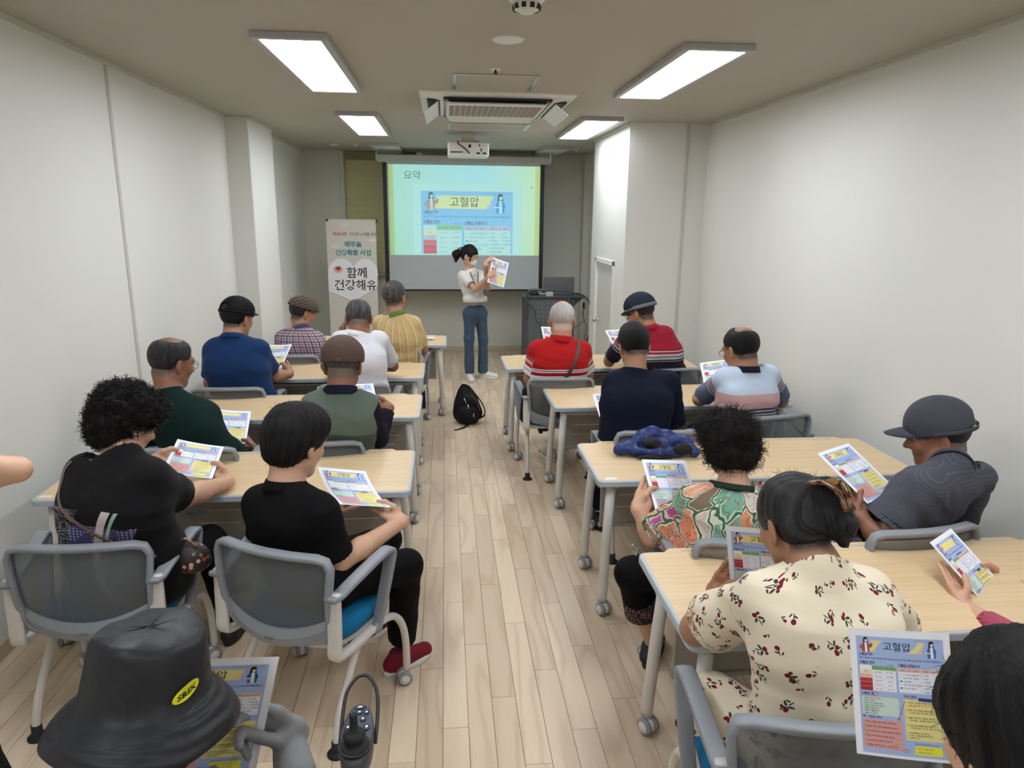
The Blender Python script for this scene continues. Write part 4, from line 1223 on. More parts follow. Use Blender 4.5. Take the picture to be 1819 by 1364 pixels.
# ------------------------------------------------------------------ people
def skin_mat(name, c, scalp=None):
    t = NT('skin_' + name)
    co = t.coord()
    n = t.noise(co, 18, 4); n2 = t.noise(co, 90, 2)
    col = t.mix(n, tuple(x * .88 for x in c[:3]) + (1,), tuple(min(1, x * 1.1) for x in c[:3]) + (1,))
    if scalp is not None:
        a = t.n('ShaderNodeAttribute', attribute_name='scalp').outputs['Fac']
        m = t.math('MULTIPLY', a, t.math('MULTIPLY_ADD', n2, .5, .65), clamp=True)
        col = t.mix(m, col, scalp)
    t.bump(n2, .12, .002)
    t.put(t.b.inputs['Subsurface Weight'], .0)
    return t.fin(col, .5, spec=.45)
def hair_mat(name, c, c2=None, rough=.42, streak=1.0):
    t = NT('hair_' + name)
    st = t.attr('strand')
    n = t.noise(t.scale(st, (420, 12, 12)), 1.0, 3, .6, .2)
    n2 = t.math('MULTIPLY_ADD', t.noise(t.scale(st, (90, 8, 8)), 1.0, 2, .5), .6, t.math('MULTIPLY', t.noise(t.coord(), 40, 2), .4))
    c2 = c2 or tuple(min(1, x * 2.2 + .004) for x in c[:3]) + (1,)
    f = t.math('MULTIPLY_ADD', n2, .5, t.math('MULTIPLY', n, .5))
    col = t.ramp(f, [(.42, c), (.78, c2)])
    t.bump(t.math('ADD', n, t.math('MULTIPLY', n2, .6)), .9 * streak, .006)
    return t.fin(col, rough, spec=.28)
SK = dict(tan=skin_mat('tan', rgb(168, 122, 94), rgb(60, 54, 50)), light=skin_mat('light', rgb(204, 160, 132), rgb(50, 46, 44)), dark=skin_mat('dark', rgb(142, 96, 72), rgb(96, 84, 72)), white=skin_mat('old', rgb(186, 132, 104), rgb(196, 170, 154)))
HM = dict(black=hair_mat('black', rgb(9, 8, 9), rgb(26, 24, 25), .5), brown=hair_mat('brown_black', rgb(12, 9, 9), rgb(36, 27, 25), .55), salt=hair_mat('salt_pepper', rgb(26, 25, 26), rgb(150, 146, 146)),
          grey=hair_mat('grey', rgb(52, 50, 52), rgb(140, 136, 138)), white=hair_mat('white', rgb(176, 170, 168), rgb(232, 228, 226)), dgrey=hair_mat('dark_grey', rgb(16, 15, 16), rgb(84, 82, 84)))
M_EYEW = plain('eye_white', rgb(225, 220, 212), .25); M_IRIS = plain('iris', rgb(36, 24, 18), .2)
M_BROW = plain('eyebrow', rgb(34, 30, 28), .8)

def head_frame(yaw, pitch, roll=0.0):
    """columns: right, forward, up. yaw + turns to the left, pitch + looks down"""
    y, p, r = map(math.radians, (yaw, pitch, roll))
    Rz = np.array([[math.cos(y), -math.sin(y), 0], [math.sin(y), math.cos(y), 0], [0, 0, 1]])
    Rx = np.array([[1, 0, 0], [0, math.cos(p), math.sin(p)], [0, -math.sin(p), math.cos(p)]])
    Ry = np.array([[math.cos(r), 0, math.sin(r)], [0, 1, 0], [-math.sin(r), 0, math.cos(r)]])
    return Rz @ Rx @ Ry

def add_head(S, c, R, s):
    P = lambda x, y, z: c + R @ (V(x, y, z) * s)
    e = lambda x, y, z, rx, ry, rz, k=.02, op=1, RR=None: S.ell(P(x, y, z), V(rx, ry, rz) * s, R if RR is None else R @ RR, k * s, op)
    e(0, -.014, .036, .076, .096, .088)
    e(0, .030, -.020, .064, .066, .082, .03)
    S.cone(P(-.040, .015, -.060), P(-.012, .066, -.090), .024 * s, .020 * s, .03 * s)
    S.cone(P(.040, .015, -.060), P(.012, .066, -.090), .024 * s, .020 * s, .03 * s)
    S.cone(P(-.030, .066, -.020), P(.030, .066, -.020), .026 * s, .026 * s, .02 * s)   # cheeks
    S.cone(P(-.040, .080, .030), P(.040, .080, .030), .011 * s, .011 * s, .02 * s)     # brow
    e(-.031, .100, .010, .017, .014, .011, .012, -1); e(.031, .100, .010, .017, .014, .011, .012, -1)
    S.cone(P(0, .090, .012), P(0, .112, -.022), .007 * s, .011 * s, .012 * s)
    S.cone(P(-.011, .100, -.027), P(.011, .100, -.027), .007 * s, .007 * s, .008 * s)
    S.cone(P(-.019, .088, -.052), P(.019, .088, -.052), .006 * s, .006 * s, .008 * s)
    S.cone(P(-.015, .086, -.061), P(.015, .086, -.061), .007 * s, .007 * s, .006 * s)
    for sg in (-1, 1):
        a = math.radians(24) * sg
        RE = np.array([[math.cos(a), -math.sin(a), 0], [math.sin(a), math.cos(a), 0], [0, 0, 1]]) @ np.eye(3)
        e(sg * .081, -.006, -.006, .0085, .019, .032, .008, 1, RE)
        e(sg * .078, .0, -.032, .007, .010, .012, .008)
        e(sg * .090, .004, -.004, .006, .010, .018, .006, -1, RE)

def add_hand(S, W, f, n, side, s=1.0, curl=(.5, .6, .7, .8), thumb=(.6, .5), spread=.06, tpts=None):
    """W wrist, f towards the fingertips, n out of the palm, side 'L'/'R'"""
    W = V(W); f = nrm(f); n = V(n); n = nrm(n - f * np.dot(n, f))
    t = np.cross(f, n) * (1 if side == 'R' else -1)
    for i, (o, L) in enumerate(((.030, .078), (.010, .082), (-.011, .078), (-.031, .070))):
        k0 = W + t * o * .55 * s; k1 = W + (f * L + t * o) * s
        S.cone(k0, k1, .0165 * s, .0135 * s, .012 * s)
    base = [(.031, .080, (.042, .024, .020)), (.011, .085, (.046, .028, .022)), (-.011, .080, (.043, .026, .021)), (-.031, .072, (.034, .020, .018))]
    for i, (o, L, ph) in enumerate(base):
        p = W + (f * L + t * o) * s
        ang = 0.0
        side_dir = t * (o * spread / .03)
        for j, l in enumerate(ph):
            ang += curl[i] * (1.0, 1.25, .9)[j]
            d = nrm(f * math.cos(ang) + n * math.sin(ang) + side_dir * (1 if j == 0 else .3))
            q = p + d * l * s
            r0 = (.0095, .0088, .0080)[j] * s * (.9 if i == 3 else 1); r1 = (.0088, .0080, .0072)[j] * s * (.9 if i == 3 else 1)
            S.cone(p, q, r0, r1, .004 * s)
            p = q
    p = W + (f * .018 + t * .022) * s
    if tpts is not None:
        for j, q in enumerate(tpts):
            S.cone(p, q, (.0155, .0118, .0105)[j] * s, (.0118, .0105, .0088)[j] * s, (.012, .005, .004)[j] * s)
            p = q
        return p
    a, b = thumb
    d = nrm(t * math.cos(a) * 1.0 + f * .75 + n * math.sin(a))
    for j, l in enumerate((.040, .032, .026)):
        if j: d = nrm(d + f * .35 * b + n * .5 * b - t * .25 * b)
        q = p + d * l * s
        S.cone(p, q, (.0155, .0118, .0105)[j] * s, (.0118, .0105, .0088)[j] * s, (.012, .005, .004)[j] * s)
        p = q
    return p

def hair_line(q, lowback=-.055):
    """signed measure: + where hair grows (head-local, unit head)"""
    y = q[:, 1]
    zl = np.interp(y, [-.11, -.07, -.035, -.012, .012, .03, .05, .068, .085, .1], [lowback, lowback, lowback + .01, -.015, .018, .022, .03, .066, .082, .088])
    return (q[:, 2] - zl)

def finish(S, vox, post, name, mat, root, attrs=None):
    vs, fs = S.mesh(vox, post)
    at = attrs(vs) if attrs else None
    me = np_mesh(name, vs, fs, mat, at, root.location)
    return link(name, me, root)

def grip(F_, side, fr, s, lift=.85):
    """hand closing on the left or right edge of a leaflet: fingers behind, thumb in front"""
    tl, tr, bl = map(V, F_)
    u = nrm(tr - tl); w = nrm(tl - bl); w = nrm(w - u * np.dot(u, w)); N = np.cross(u, w)
    L = .297
    E = (tl if side == 'l' else tl + u * .21) - w * L * fr
    inn = u if side == 'l' else -u
    f = nrm(inn * (.55 + (.85 - lift) * .6) + w * lift)
    W = E - f * .088 * s - N * .026 - inn * .010
    t = -inn
    tp = [E - f * .030 * s - inn * .016 + N * .010, E - inn * .004 + N * .015 + w * .004, E + inn * .022 + N * .010 + w * .012]
    return dict(w=W, f=f, n=N, curl=(.0, .0, .0, .0), tpts=tp, spread=.04)

def person(label, cat='person', group=None, head=(0, 0, 1), yaw=0, pitch=20, roll=0, hs=1.08, neck=None, SL=None, SR=None, EL=None, ER=None, WL=None, WR=None,
           hips=None, hipyaw=0, bulge=.05, tw=1.0, depth=1.0, skin='tan', vox=.006, hands=None, hand_s=1.08, hair=None, shirt=None, pants=None, legs=None, shoes=None,
           arm=1.0, nr=.056, show=('L', 'R'), bare=False, over=None, hold=None):
    head, neck, SL, SR, hips = map(V, (head, neck, SL, SR, hips))
    hands = dict(hands or {})
    for sd, (F_, side_, fr) in (hold or {}).items():
        g_ = grip(F_, side_, fr, hand_s)
        hands[sd] = g_
        if sd == 'L': WL = g_['w']
        else: WR = g_['w']
    root = empty('person', (float(hips[0]), float(hips[1]), 0))
    tag(root, label, cat, group)
    R = head_frame(yaw, pitch, roll)
    r = nrm(SR - SL); up = nrm(neck - hips); fwd = nrm(np.cross(up, r)); up2 = np.cross(r, fwd)
    hy = math.radians(hipyaw); hr = V(math.cos(hy), math.sin(hy), 0); hf = V(-math.sin(hy), math.cos(hy), 0)
    back = -fwd
    M = lerp(hips, neck, .62) + back * bulge; Wst = lerp(hips, neck, .28) + back * bulge * .7
    hip_d = {}
    # --- body
    S = Sdf()
    S.cone(neck - up * .02, head + R @ V(0, -.03, -.05) * hs, nr * 1.05 * hs, nr * hs, .035)
    S.cone(neck - up * .06, neck, .07, .06, .04)
    S.cone(SL + r * .03, SR - r * .03, .042, .042, .06)
    S.cone(neck - up * .06, M, .045, .05, .05)
    add_head(S, head, R, hs)
    A = {'L': (SL, EL, WL), 'R': (SR, ER, WR)}
    for sd in show:
        s_, e_, w_ = map(V, A[sd])
        S.cone(s_, e_, .048 * arm, .040 * arm, .03)
        S.cone(e_, lerp(e_, w_, .35), .040 * arm, .041 * arm, .025)
        S.cone(lerp(e_, w_, .35), w_, .041 * arm, .0255 * hand_s, .02)
        if hands and sd in hands:
            h = hands[sd]
            S.cone(w_, w_ + nrm(h['f']) * .02, .0255 * hand_s, .022 * hand_s, .015)
            add_hand(S, w_, h['f'], h['n'], sd, hand_s, h.get('curl', (.5, .55, .6, .65)), h.get('thumb', (.6, .5)), h.get('spread', .06), h.get('tpts'))
    if legs and bare:
        for (k_, a_) in legs:
            S.cone(V(k_), V(a_), .058, .036, .03); S.cone(hips, V(k_), .07, .06, .03)
    hc, hR = head, R
    def scalp(vs):
        q = ((vs - hc) @ hR) / hs
        m = np.clip(hair_line(q, -.062) / .02 + .6, 0, 1) * (np.linalg.norm(q, axis=1) < .2)
        if hair and 'bald' in hair:
            bc, br = hair['bald']
            m *= np.clip((np.linalg.norm(q - V(bc), axis=1) - br * .45) / (br * .9), 0, 1)
        ear = (np.abs(q[:, 0]) > .078)
        return {'scalp': m * ~ear}
    finish(S, vox, None, 'body', SK[skin], root, scalp)
    # eyes
    for sg in (-1, 1):
        c = head + R @ (V(sg * .031, .079, .010) * hs)
        m = MB(); m.lathe([(.0, -.0125), (.008, -.0095), (.012, -.003), (.012, .003), (.008, .0095), (0, .0125)], 12, o=c - V(root.location), ax=R @ V(0, 1, 0), mi=0)
        m.lathe([(0, .010), (.0058, .0108), (.0056, .0118), (0, .0132)], 10, o=c - V(root.location), ax=R @ V(0, 1, 0), mi=1)
        m.obj('eye', [M_EYEW, M_IRIS], root)
    P = lambda x, y, z: head + R @ (V(x, y, z) * hs)
    # --- hair
    if hair and hair.get('kind') != 'none':
        kind = hair['kind']; H = Sdf(); t = hair.get('t', .010); rough = hair.get('rough', .002); freq = hair.get('freq', 60)
        fm = 1.0
        if kind == 'short':
            H.ell(P(0, -.014, .036), V(.076 + t, .096 + t, .088 + t) * hs, R, .01)
            if hair.get('top'): H.ell(P(0, .005, .075), V(.066, .085, .055 + hair['top']) * hs, R, .03)
            low = hair.get('low', -.058)
            bd = hair.get('bald')
            def post(Pt, d):
                q = ((Pt - hc) @ hR) / hs
                m = hair_line(q, low) + .006 * wav(q, 70, 1)
                edge = -np.minimum(m, .03) * 1.0
                if bd is not None:
                    b = np.linalg.norm(q - V(bd[0]), axis=1) - bd[1] + .008 * wav(q, 60, 4)
                    edge = np.maximum(edge, -b * .8)
                earcut = .028 - np.sqrt((q[:, 1] * 1.1) ** 2 + (q[:, 2] + .012) ** 2)
                earcut = np.where(np.abs(q[:, 0]) > .05, earcut, -1)
                th = np.clip((-edge) / .040, 0, 1) ** .7
                d2 = d + (1 - th) * (t + .001) * hs + rough * wav(Pt, freq, 2)
                return np.maximum(np.maximum(d2, (edge - .0) * hs), earcut * hs)
        else:
            for (typ, a, b, *rest) in hair['prims']:
                k = rest[0] if rest else .03
                op = rest[1] if len(rest) > 1 else 1
                if typ == 'e': H.ell(P(*a), V(b) * hs, R, k * hs, op)
                else: H.cone(P(*a[:3]), P(*a[3:]), b[0] * hs, b[1] * hs, k * hs, op=op)
            amp = hair.get('amp', .004)
            fc = hair.get('face', True)
            def post(Pt, d):
                q = ((Pt - hc) @ hR) / hs
                d = d + amp * wav(Pt, freq, 3) + amp * .5 * wav(Pt, freq * 2.1, 5)
                if hair.get('ridge', 0):
                    rl = q - V(hair.get('crown', (0, -.03, .125)))
                    az_ = np.arctan2(rl[:, 0], -rl[:, 1]) + .25 * wav(q, 22, 2)
                    dd_ = np.clip(np.linalg.norm(rl, axis=1) / .08, 0, 1)
                    d = d + hair['ridge'] * dd_ * (np.sin(az_ * 17) + .6 * np.sin(az_ * 41 + 2 * wav(q, 14, 3)))
                if fc:
                    # keep the face clear
                    face = np.sqrt((q[:, 0] / .066) ** 2 + ((q[:, 1] - .10) / .062) ** 2 + ((q[:, 2] + .028) / .090) ** 2) - 1
                    d = np.maximum(d, -face * .05 * hs)
                return d
        crown = V(hair.get('crown', (0, -.03, .125)))
        def strand(vs):
            q = (vs - hc) @ hR / hs
            rel = q - crown
            az = np.arctan2(rel[:, 0], -rel[:, 1])
            dist = np.linalg.norm(rel, axis=1)
            cx, cy = np.cos(az), np.sin(az)
            return {'strand': np.stack([cx * .12 + .0 * dist, cy * 1.2, dist], -1) if not hair.get('back') else np.stack([q[:, 0] * 1.0 + q[:, 2] * .2, q[:, 1] * .6, q[:, 2]], -1)}
        finish(H, hair.get('vox', vox), post, 'hair', HM[hair['col']], root, lambda vs: strand2(vs, hc, hR, hs, crown))
        if hair.get('wisps'):
            wisps(root, H, post, hair, hc, hR, hs, crown)
    # --- upper garments, one or two layers
    for shirt_name, shirt in (('shirt', shirt), ('vest', over)):
        if not shirt: continue
        T = Sdf(); g = shirt.get('g', .0)
        dflat = .92 * depth
        T.cone(hips - hr * .085 * tw, hips + hr * .085 * tw, .125 * tw + g, .125 * tw + g, .06, dflat, hf)
        T.cone(Wst - hr * .08 * tw, Wst + hr * .08 * tw, .112 * tw + g, .112 * tw + g, .08, dflat, fwd)
        T.cone(M - r * .088 * tw, M + r * .088 * tw, .112 * tw + g, .112 * tw + g, .08, dflat, fwd)
        T.cone(neck - up * .10 - r * .09 + back * .012, neck - up * .10 + r * .09 + back * .012, .078 + g, .078 + g, .08)
        T.cone(SL + r * .035 - up * .008, SR - r * .035 - up * .008, .052 + g, .052 + g, .07)
        T.cone(neck - up * .008, SL + r * .02, .050 + g, .046 + g, .05); T.cone(neck - up * .008, SR - r * .02, .050 + g, .046 + g, .05)
        T.cone(neck - up * .03, neck + up * .012, .068, .060, .03)
        sl = shirt.get('sleeve', .62); fl = shirt.get('flare', .012)
        long_ = sl > 1.0
        cuts = []
        for sd in show:
            s_, e_, w_ = map(V, A[sd])
            if shirt.get('nosleeve'):
                T.cone(s_, lerp(s_, e_, .12), .066, .066, .03)
                cuts.append((lerp(s_, e_, .14), nrm(nrm(e_ - s_) + (r if sd == 'R' else -r) * 1.2), .075, s_))
                continue
            rs = shirt.get('sr', .058) * .93
            if not long_:
                e2 = lerp(s_, e_, sl)
                T.cone(s_, e2 + nrm(e_ - s_) * .03, rs, rs + fl, .045)
                cuts.append((e2, nrm(e_ - s_), rs + fl, s_))
            else:
                T.cone(s_, e_, rs, .052 * arm, .045)
                e2 = lerp(e_, w_, sl - 1.0)
                T.cone(e_, e2 + nrm(w_ - e_) * .02, .052 * arm, .040 * arm, .03)
                cuts.append((e2, nrm(w_ - e_), .045 * arm, e_))
        fa = shirt.get('fold', .0045)
        nd = nrm(head + R @ V(0, -.03, -.05) * hs - neck)
        nrad = shirt.get('neck_r', nr * hs + .004)
        nopen = shirt.get('neck_open', 0.0)
        zhem = shirt.get('hem', None)
        def post(Pt, d):
            # folds: pulled across the back and round the sleeves
            u = Pt @ r; v_ = Pt @ up
            st = np.stack([u * .5, Pt @ fwd * .5, v_ * 1.5], -1)
            att = np.clip((np.linalg.norm(Pt - neck, axis=1) - .07) / .08, 0, 1)
            for (p_, n_, r_, s0) in cuts:
                h = (Pt - p_) @ n_
                ax = np.linalg.norm((Pt - p_) - np.outer(h, n_), axis=1)
                att = np.where(ax < r_ + .05, att * np.clip(np.abs(h + .0) / .05, .15, 1), att)
            d = d + att * (fa * wav(st, 34, 1) + fa * .45 * wav(st, 75, 2) + fa * 1.1 * (np.abs(wav(st * V(.6, .6, 1.3), 30, 6, 3)) - .3))
            for (p_, n_, r_, s0) in cuts:
                h = (Pt - p_) @ n_
                ax = np.linalg.norm((Pt - p_) - np.outer(h, n_), axis=1)
                near = (ax < r_ + .035) & (h < .12)
                d = np.where(near, np.maximum(d, h), d)
                inner = np.maximum(ax - (r_ - .008), -(h + .025))
                d = np.where(near, np.maximum(d, -inner), d)
            # neck opening
            h = (Pt - neck) @ nd
            a_ = (Pt - neck) - np.outer(h, nd)
            ax = np.linalg.norm(a_, axis=1)
            hole = np.maximum(ax - (nrad + nopen), -(h - .002 + nopen * .55))
            d = np.maximum(d, -hole)
            d = np.maximum(d, np.where(ax < .11, (h - .022), -1))
            if zhem is not None:
                d = np.maximum(d, zhem - Pt[:, 2])
                ih = np.maximum(d + .012, -(zhem + .02 - Pt[:, 2])) if False else None
            return d
        def gc(vs):
            """garment coordinates: x around, y down the back or along the sleeve, z 1 on sleeves"""
            out = np.zeros((len(vs), 3))
            rel = vs - neck
            rh = nrm(V(r[0], r[1], 0)); ug = nrm(up - rh * np.dot(up, rh))
            v_ = -(rel @ ug)
            ax_ = (vs - neck) + np.outer(v_, up)
            th = np.arctan2(ax_ @ r, -(ax_ @ fwd) + .02)
            out[:, 0] = th * .17; out[:, 1] = v_
            for sd in show:
                s_, e_, w_ = map(V, A[sd])
                ab = e_ - s_; L = np.linalg.norm(ab); ab = ab / L
                h = (vs - s_) @ ab
                perp = (vs - s_) - np.outer(h, ab)
                dist = np.linalg.norm(perp, axis=1)
                lat = (vs - s_) @ (r if sd == 'R' else -r)
                on = (h > .045) & (dist < .105)
                if not shirt.get('nosleeve'):
                    ref = nrm(np.cross(ab, r)); ref2 = np.cross(ab, ref)
                    out[on, 0] = np.arctan2(perp[on] @ ref, perp[on] @ ref2) * .07
                    out[on, 1] = h[on]; out[on, 2] = 1
            return {'gc': out, 'rest': np.stack([rel @ r, rel @ fwd, rel @ up], -1)}
        finish(T, shirt.get('vox', vox), post, shirt_name, shirt['mat'], root, gc)
        if shirt.get('collar'):
            make_collar(root, neck, nd, r, nrad, shirt['collar'], shirt.get('collar_h', .034), shirt.get('stand', False), shirt.get('cname', 'collar'))
    # --- trousers
    if pants:
        Q = Sdf(); k_ = .05
        ptw = pants.get('tw', tw)
        Q.cone(hips - hr * .08 * ptw, hips + hr * .08 * ptw, .118 * ptw, .118 * ptw, .06, .95, hf)
        cuts2 = []
        for i, (kn, an) in enumerate(legs):
            kn, an = V(kn), V(an); hj = hips + hr * (.09 if i else -.09) * tw - V(0, 0, .015)
            Q.cone(hj, kn, .085 * pants.get('w', 1), .064 * pants.get('w', 1), .05)
            ln = pants.get('len', 1.0); e2 = lerp(kn, an, ln)
            Q.cone(kn, e2 + nrm(an - kn) * .02, .062 * pants.get('w', 1), pants.get('cuff', .048), .03)
            cuts2.append((e2, nrm(an - kn), pants.get('cuff', .048) + .02))
        ztop = pants.get('top')
        def post(Pt, d):
            d = d + .004 * wav(Pt, 34, 2) + .002 * wav(Pt, 80, 4)
            for (p_, n_, r_) in cuts2:
                h = (Pt - p_) @ n_; ax = np.linalg.norm((Pt - p_) - np.outer(h, n_), axis=1)
                near = (ax < r_ + .03) & (h < .1)
                d = np.where(near, np.maximum(d, h), d)
                d = np.where(near, np.maximum(d, -np.maximum(ax - (r_ - .03), -(h + .02))), d)
            if ztop: d = np.maximum(d, Pt[:, 2] - ztop)
            return d
        def gcp(vs):
            return {'gc': np.stack([vs[:, 0], vs[:, 2] * .8 + vs[:, 1] * .6, np.zeros(len(vs))], -1)}
        finish(Q, pants.get('vox', vox * 1.3), post, 'trousers', pants['mat'], root, gcp)
    # --- shoes
    if shoes:
        for (an, dr, m) in shoes:
            shoe(root, V(an), dr, m)
    return root, dict(P=P, R=R, head=head, hs=hs, r=r, up=up, fwd=fwd, M=M, neck=neck, back=back)

def strand2(vs, hc, hR, hs, crown):
    q = (vs - hc) @ hR / hs
    rel = q - crown
    az = np.arctan2(rel[:, 0], -rel[:, 1])
    dist = np.linalg.norm(rel, axis=1)
    # a circle has no seam: use a point on it, stretched hard across the strands
    return {'strand': np.stack([np.cos(az) * .16 + np.sin(az) * .10, np.sin(az) * 2.0, dist], -1)}

def wisps(root, H, post, hair, hc, hR, hs, crown):
    """loose locks standing off the hair, one joined part"""
    vs, fs = H.mesh(.012, post)
    w = hair['wisps']; n = w.get('n', 300); L = w.get('L', .03); cu = w.get('curl', 0.0); rr = w.get('r', .0009)
    g = np.random.default_rng(5)
    idx = g.choice(len(fs), n)
    m = MB()
    o = V(root.location)
    for i in idx:
        p = vs[fs[i]].mean(0)
        a, b, c = vs[fs[i][0]], vs[fs[i][1]], vs[fs[i][2]]
        nn = nrm(np.cross(b - a, c - a))
        q = (p - hc) @ hR / hs
        rel = q - crown
        tan = hR @ rel; tan = tan - nn * np.dot(tan, nn); tan = nrm(tan + g.normal(size=3) * w.get('mess', .35))
        side = np.cross(nn, tan)
        pts = [p - nn * .004]
        l = L * g.uniform(.5, 1.3); K = 5
        ph = g.uniform(0, 6.28)
        for k in range(1, K + 1):
            t = k / K
            pts.append(p + tan * l * t * (1 - .35 * cu * t) - nn * (l * l * t * t * 4.2) * (1 - cu) + nn * (w.get('lift', .006) * math.sin(t * 2.2) + cu * l * .35 * math.sin(t * 5 + ph) * .6) + side * cu * l * .4 * math.cos(t * 5 + ph) - V(0, 0, w.get('drop', .0)) * t * t)
        m.sweep(pts, [rr * (1 - .7 * k / K) for k in range(K + 1)], 3, cap=False)
    ob = m.obj('loose_strands', HM[hair['col']], root, None)
    me = ob.data
    co = np.zeros(len(me.vertices) * 3, np.float32); me.vertices.foreach_get('co', co)
    me.vertices.foreach_set('co', (co.reshape(-1, 3) - o).astype(np.float32).ravel()); me.update()
    tag(ob, kind='stuff')

def make_collar(root, neck, nd, r, rad, mat, h=.034, stand=False, part='collar'):
    m = MB(); n = 36
    x = nrm(r - nd * np.dot(r, nd)); y = np.cross(nd, x)
    rings = []
    prof = [(rad + .000, -.012), (rad + .000, .018), (rad + .004, .026), (rad + .008, .021), (rad + .014, .022 - h * .6), (rad + .018, .022 - h), (rad + .014, .022 - h - .001), (rad + .008, .012 - h * .4)]
    if stand: prof = [(rad, -.012), (rad - .001, .030), (rad + .002, .034), (rad + .006, .030), (rad + .010, -.005), (rad + .012, -.014)]
    for (a, z) in prof:
        ring = []
        for k in range(n):
            t = 2 * PI * k / n
            f = max(0, math.sin(t))  # front
            ring.append(neck + x * a * math.cos(t) * 1.05 + y * (a * math.sin(t)) + nd * (z - .035 * f * f) - V(root.location))
        rings.append(ring)
    vs = [p for q in rings for p in q]; k_ = len(rings)
    F = [(i * n + j, i * n + (j + 1) % n, ((i + 1) % k_) * n + (j + 1) % n, ((i + 1) % k_) * n + j) for i in range(k_) for j in range(n)]
    m.add(vs, F, 0, True)
    return m.obj(part, mat, root)

def shoe(root, an, deg, mats, s=1.0):
    """an: ankle joint; deg: toe direction; mats: (upper, sole)"""
    o = V(root.location); z0 = 0.0
    a = math.radians(deg); f = V(-math.sin(a), math.cos(a), 0); x = V(f[1], -f[0], 0)
    g = V(an[0], an[1], 0)
    U = Sdf()
    U.cone(g + V(0, 0, .045) - f * .02, g + V(0, 0, .075) + f * .0, .038 * s, .040 * s, .02)
    U.cone(g + V(0, 0, .040) - f * .035, g + V(0, 0, .034) + f * .145, .036 * s, .030 * s, .02, .9, V(0, 0, 1))
    U.cone(g + V(0, 0, .055) + f * .02, g + V(0, 0, .032) + f * .15, .034 * s, .026 * s, .03)
    def post(P, d):
        d = np.maximum(d, .022 - P[:, 2])
        h = P - (g + V(0, 0, .118)); 
        return np.maximum(d, P[:, 2] - .095)
    up = finish(U, .005, post, 'shoe', mats[0], root)
    m = MB(); n = 30; rings = []
    for (sc, z) in ((.96, .001), (1.0, .006), (1.0, .024), (.95, .028)):
        rg = []
        for k in range(n):
            t = 2 * PI * k / n
            yy = math.sin(t); w = .041 + .006 * yy - (.006 if -.3 < yy < .2 else 0)
            rg.append(g + f * (.055 + .128 * yy * sc) + x * math.copysign(abs(math.cos(t)) ** .8, math.cos(t)) * w * sc + V(0, 0, z + (.008 if yy > .93 and z < .01 else 0)) - o)
        rings.append(rg)
    vs = [p for q in rings for p in q]
    F = [(i * n + k, i * n + (k + 1) % n, (i + 1) * n + (k + 1) % n, (i + 1) * n + k) for i in range(3) for k in range(n)] + [tuple(range(n - 1, -1, -1)), tuple(3 * n + k for k in range(n))]
    # rings run clockwise when x, f are left-handed; orientation is fixed by the closed shape
    m.add(vs, F, 0, True)
    m.obj('sole', mats[1], root)
    return up

def cap_crown(root, inf, mat, cut=.038, tilt=0.0, t=.016, high=.0, hole=False, name='cap', vox=.005, brow=0.0):
    """dome of a cap following the skull"""
    P, R, hs, head = inf['P'], inf['R'], inf['hs'], inf['head']
    C = Sdf()
    C.ell(P(0, -.014, .040), V(.076 + t, .097 + t, .086 + t + high) * hs, R, .01)
    C.ell(P(0, .02, .055), V(.068 + t, .075 + t, .062 + t + high) * hs, R, .03)
    def post(Pt, d):
        q = ((Pt - head) @ R) / hs
        d = d + .0012 * wav(Pt, 60, 1) + .0012 * np.cos(6 * np.arctan2(q[:, 0], q[:, 1])) * 0
        lim = cut + tilt * q[:, 1]
        d = np.maximum(d, (lim - q[:, 2]) * hs)
        if hole:
            hb = np.sqrt((q[:, 0] / .034) ** 2 + ((q[:, 2] - .062) / .026) ** 2) - 1
            hb = np.where(q[:, 1] < -.05, hb, 1)
            d = np.maximum(d, -np.maximum(hb * .03, -.002 - (q[:, 2] - .048)))
        return d
    return finish(C, vox, post, name, mat, root)
def cap_brim(root, inf, mat, L=.075, z=.045, w=.078, droop=.25, y0=.085, name='cap_peak', down=.0):
    P = inf['P']; o = V(root.location)
    m = MB(); na, nr_ = 16, 5
    top, bot = [], []
    for j in range(nr_ + 1):
        for i in range(na + 1):
            a = -1 + 2 * i / na
            t = j / nr_
            x = w * a * (1 - .08 * t)
            y = y0 * math.sqrt(max(0, 1 - (a * .93) ** 2)) + L * t * (1 - abs(a) ** 2.6) ** .8
            zz = z - droop * (x * x) / .078 - down * t + .004 * math.sin(t * 3)
            top.append(P(x, y + .01, zz) - o); bot.append(P(x, y + .01, zz - .0035) - o)
    n = len(top)
    F = [(j * (na + 1) + i, j * (na + 1) + i + 1, (j + 1) * (na + 1) + i + 1, (j + 1) * (na + 1) + i) for j in range(nr_) for i in range(na)]
    G = [tuple(n + k for k in f[::-1]) for f in F]
    E = [(nr_ * (na + 1) + i, nr_ * (na + 1) + i + 1, n + nr_ * (na + 1) + i + 1, n + nr_ * (na + 1) + i) for i in range(na)]
    m.add(top + bot, F + G + E, 0, True)
    return m.obj(name, mat, root)
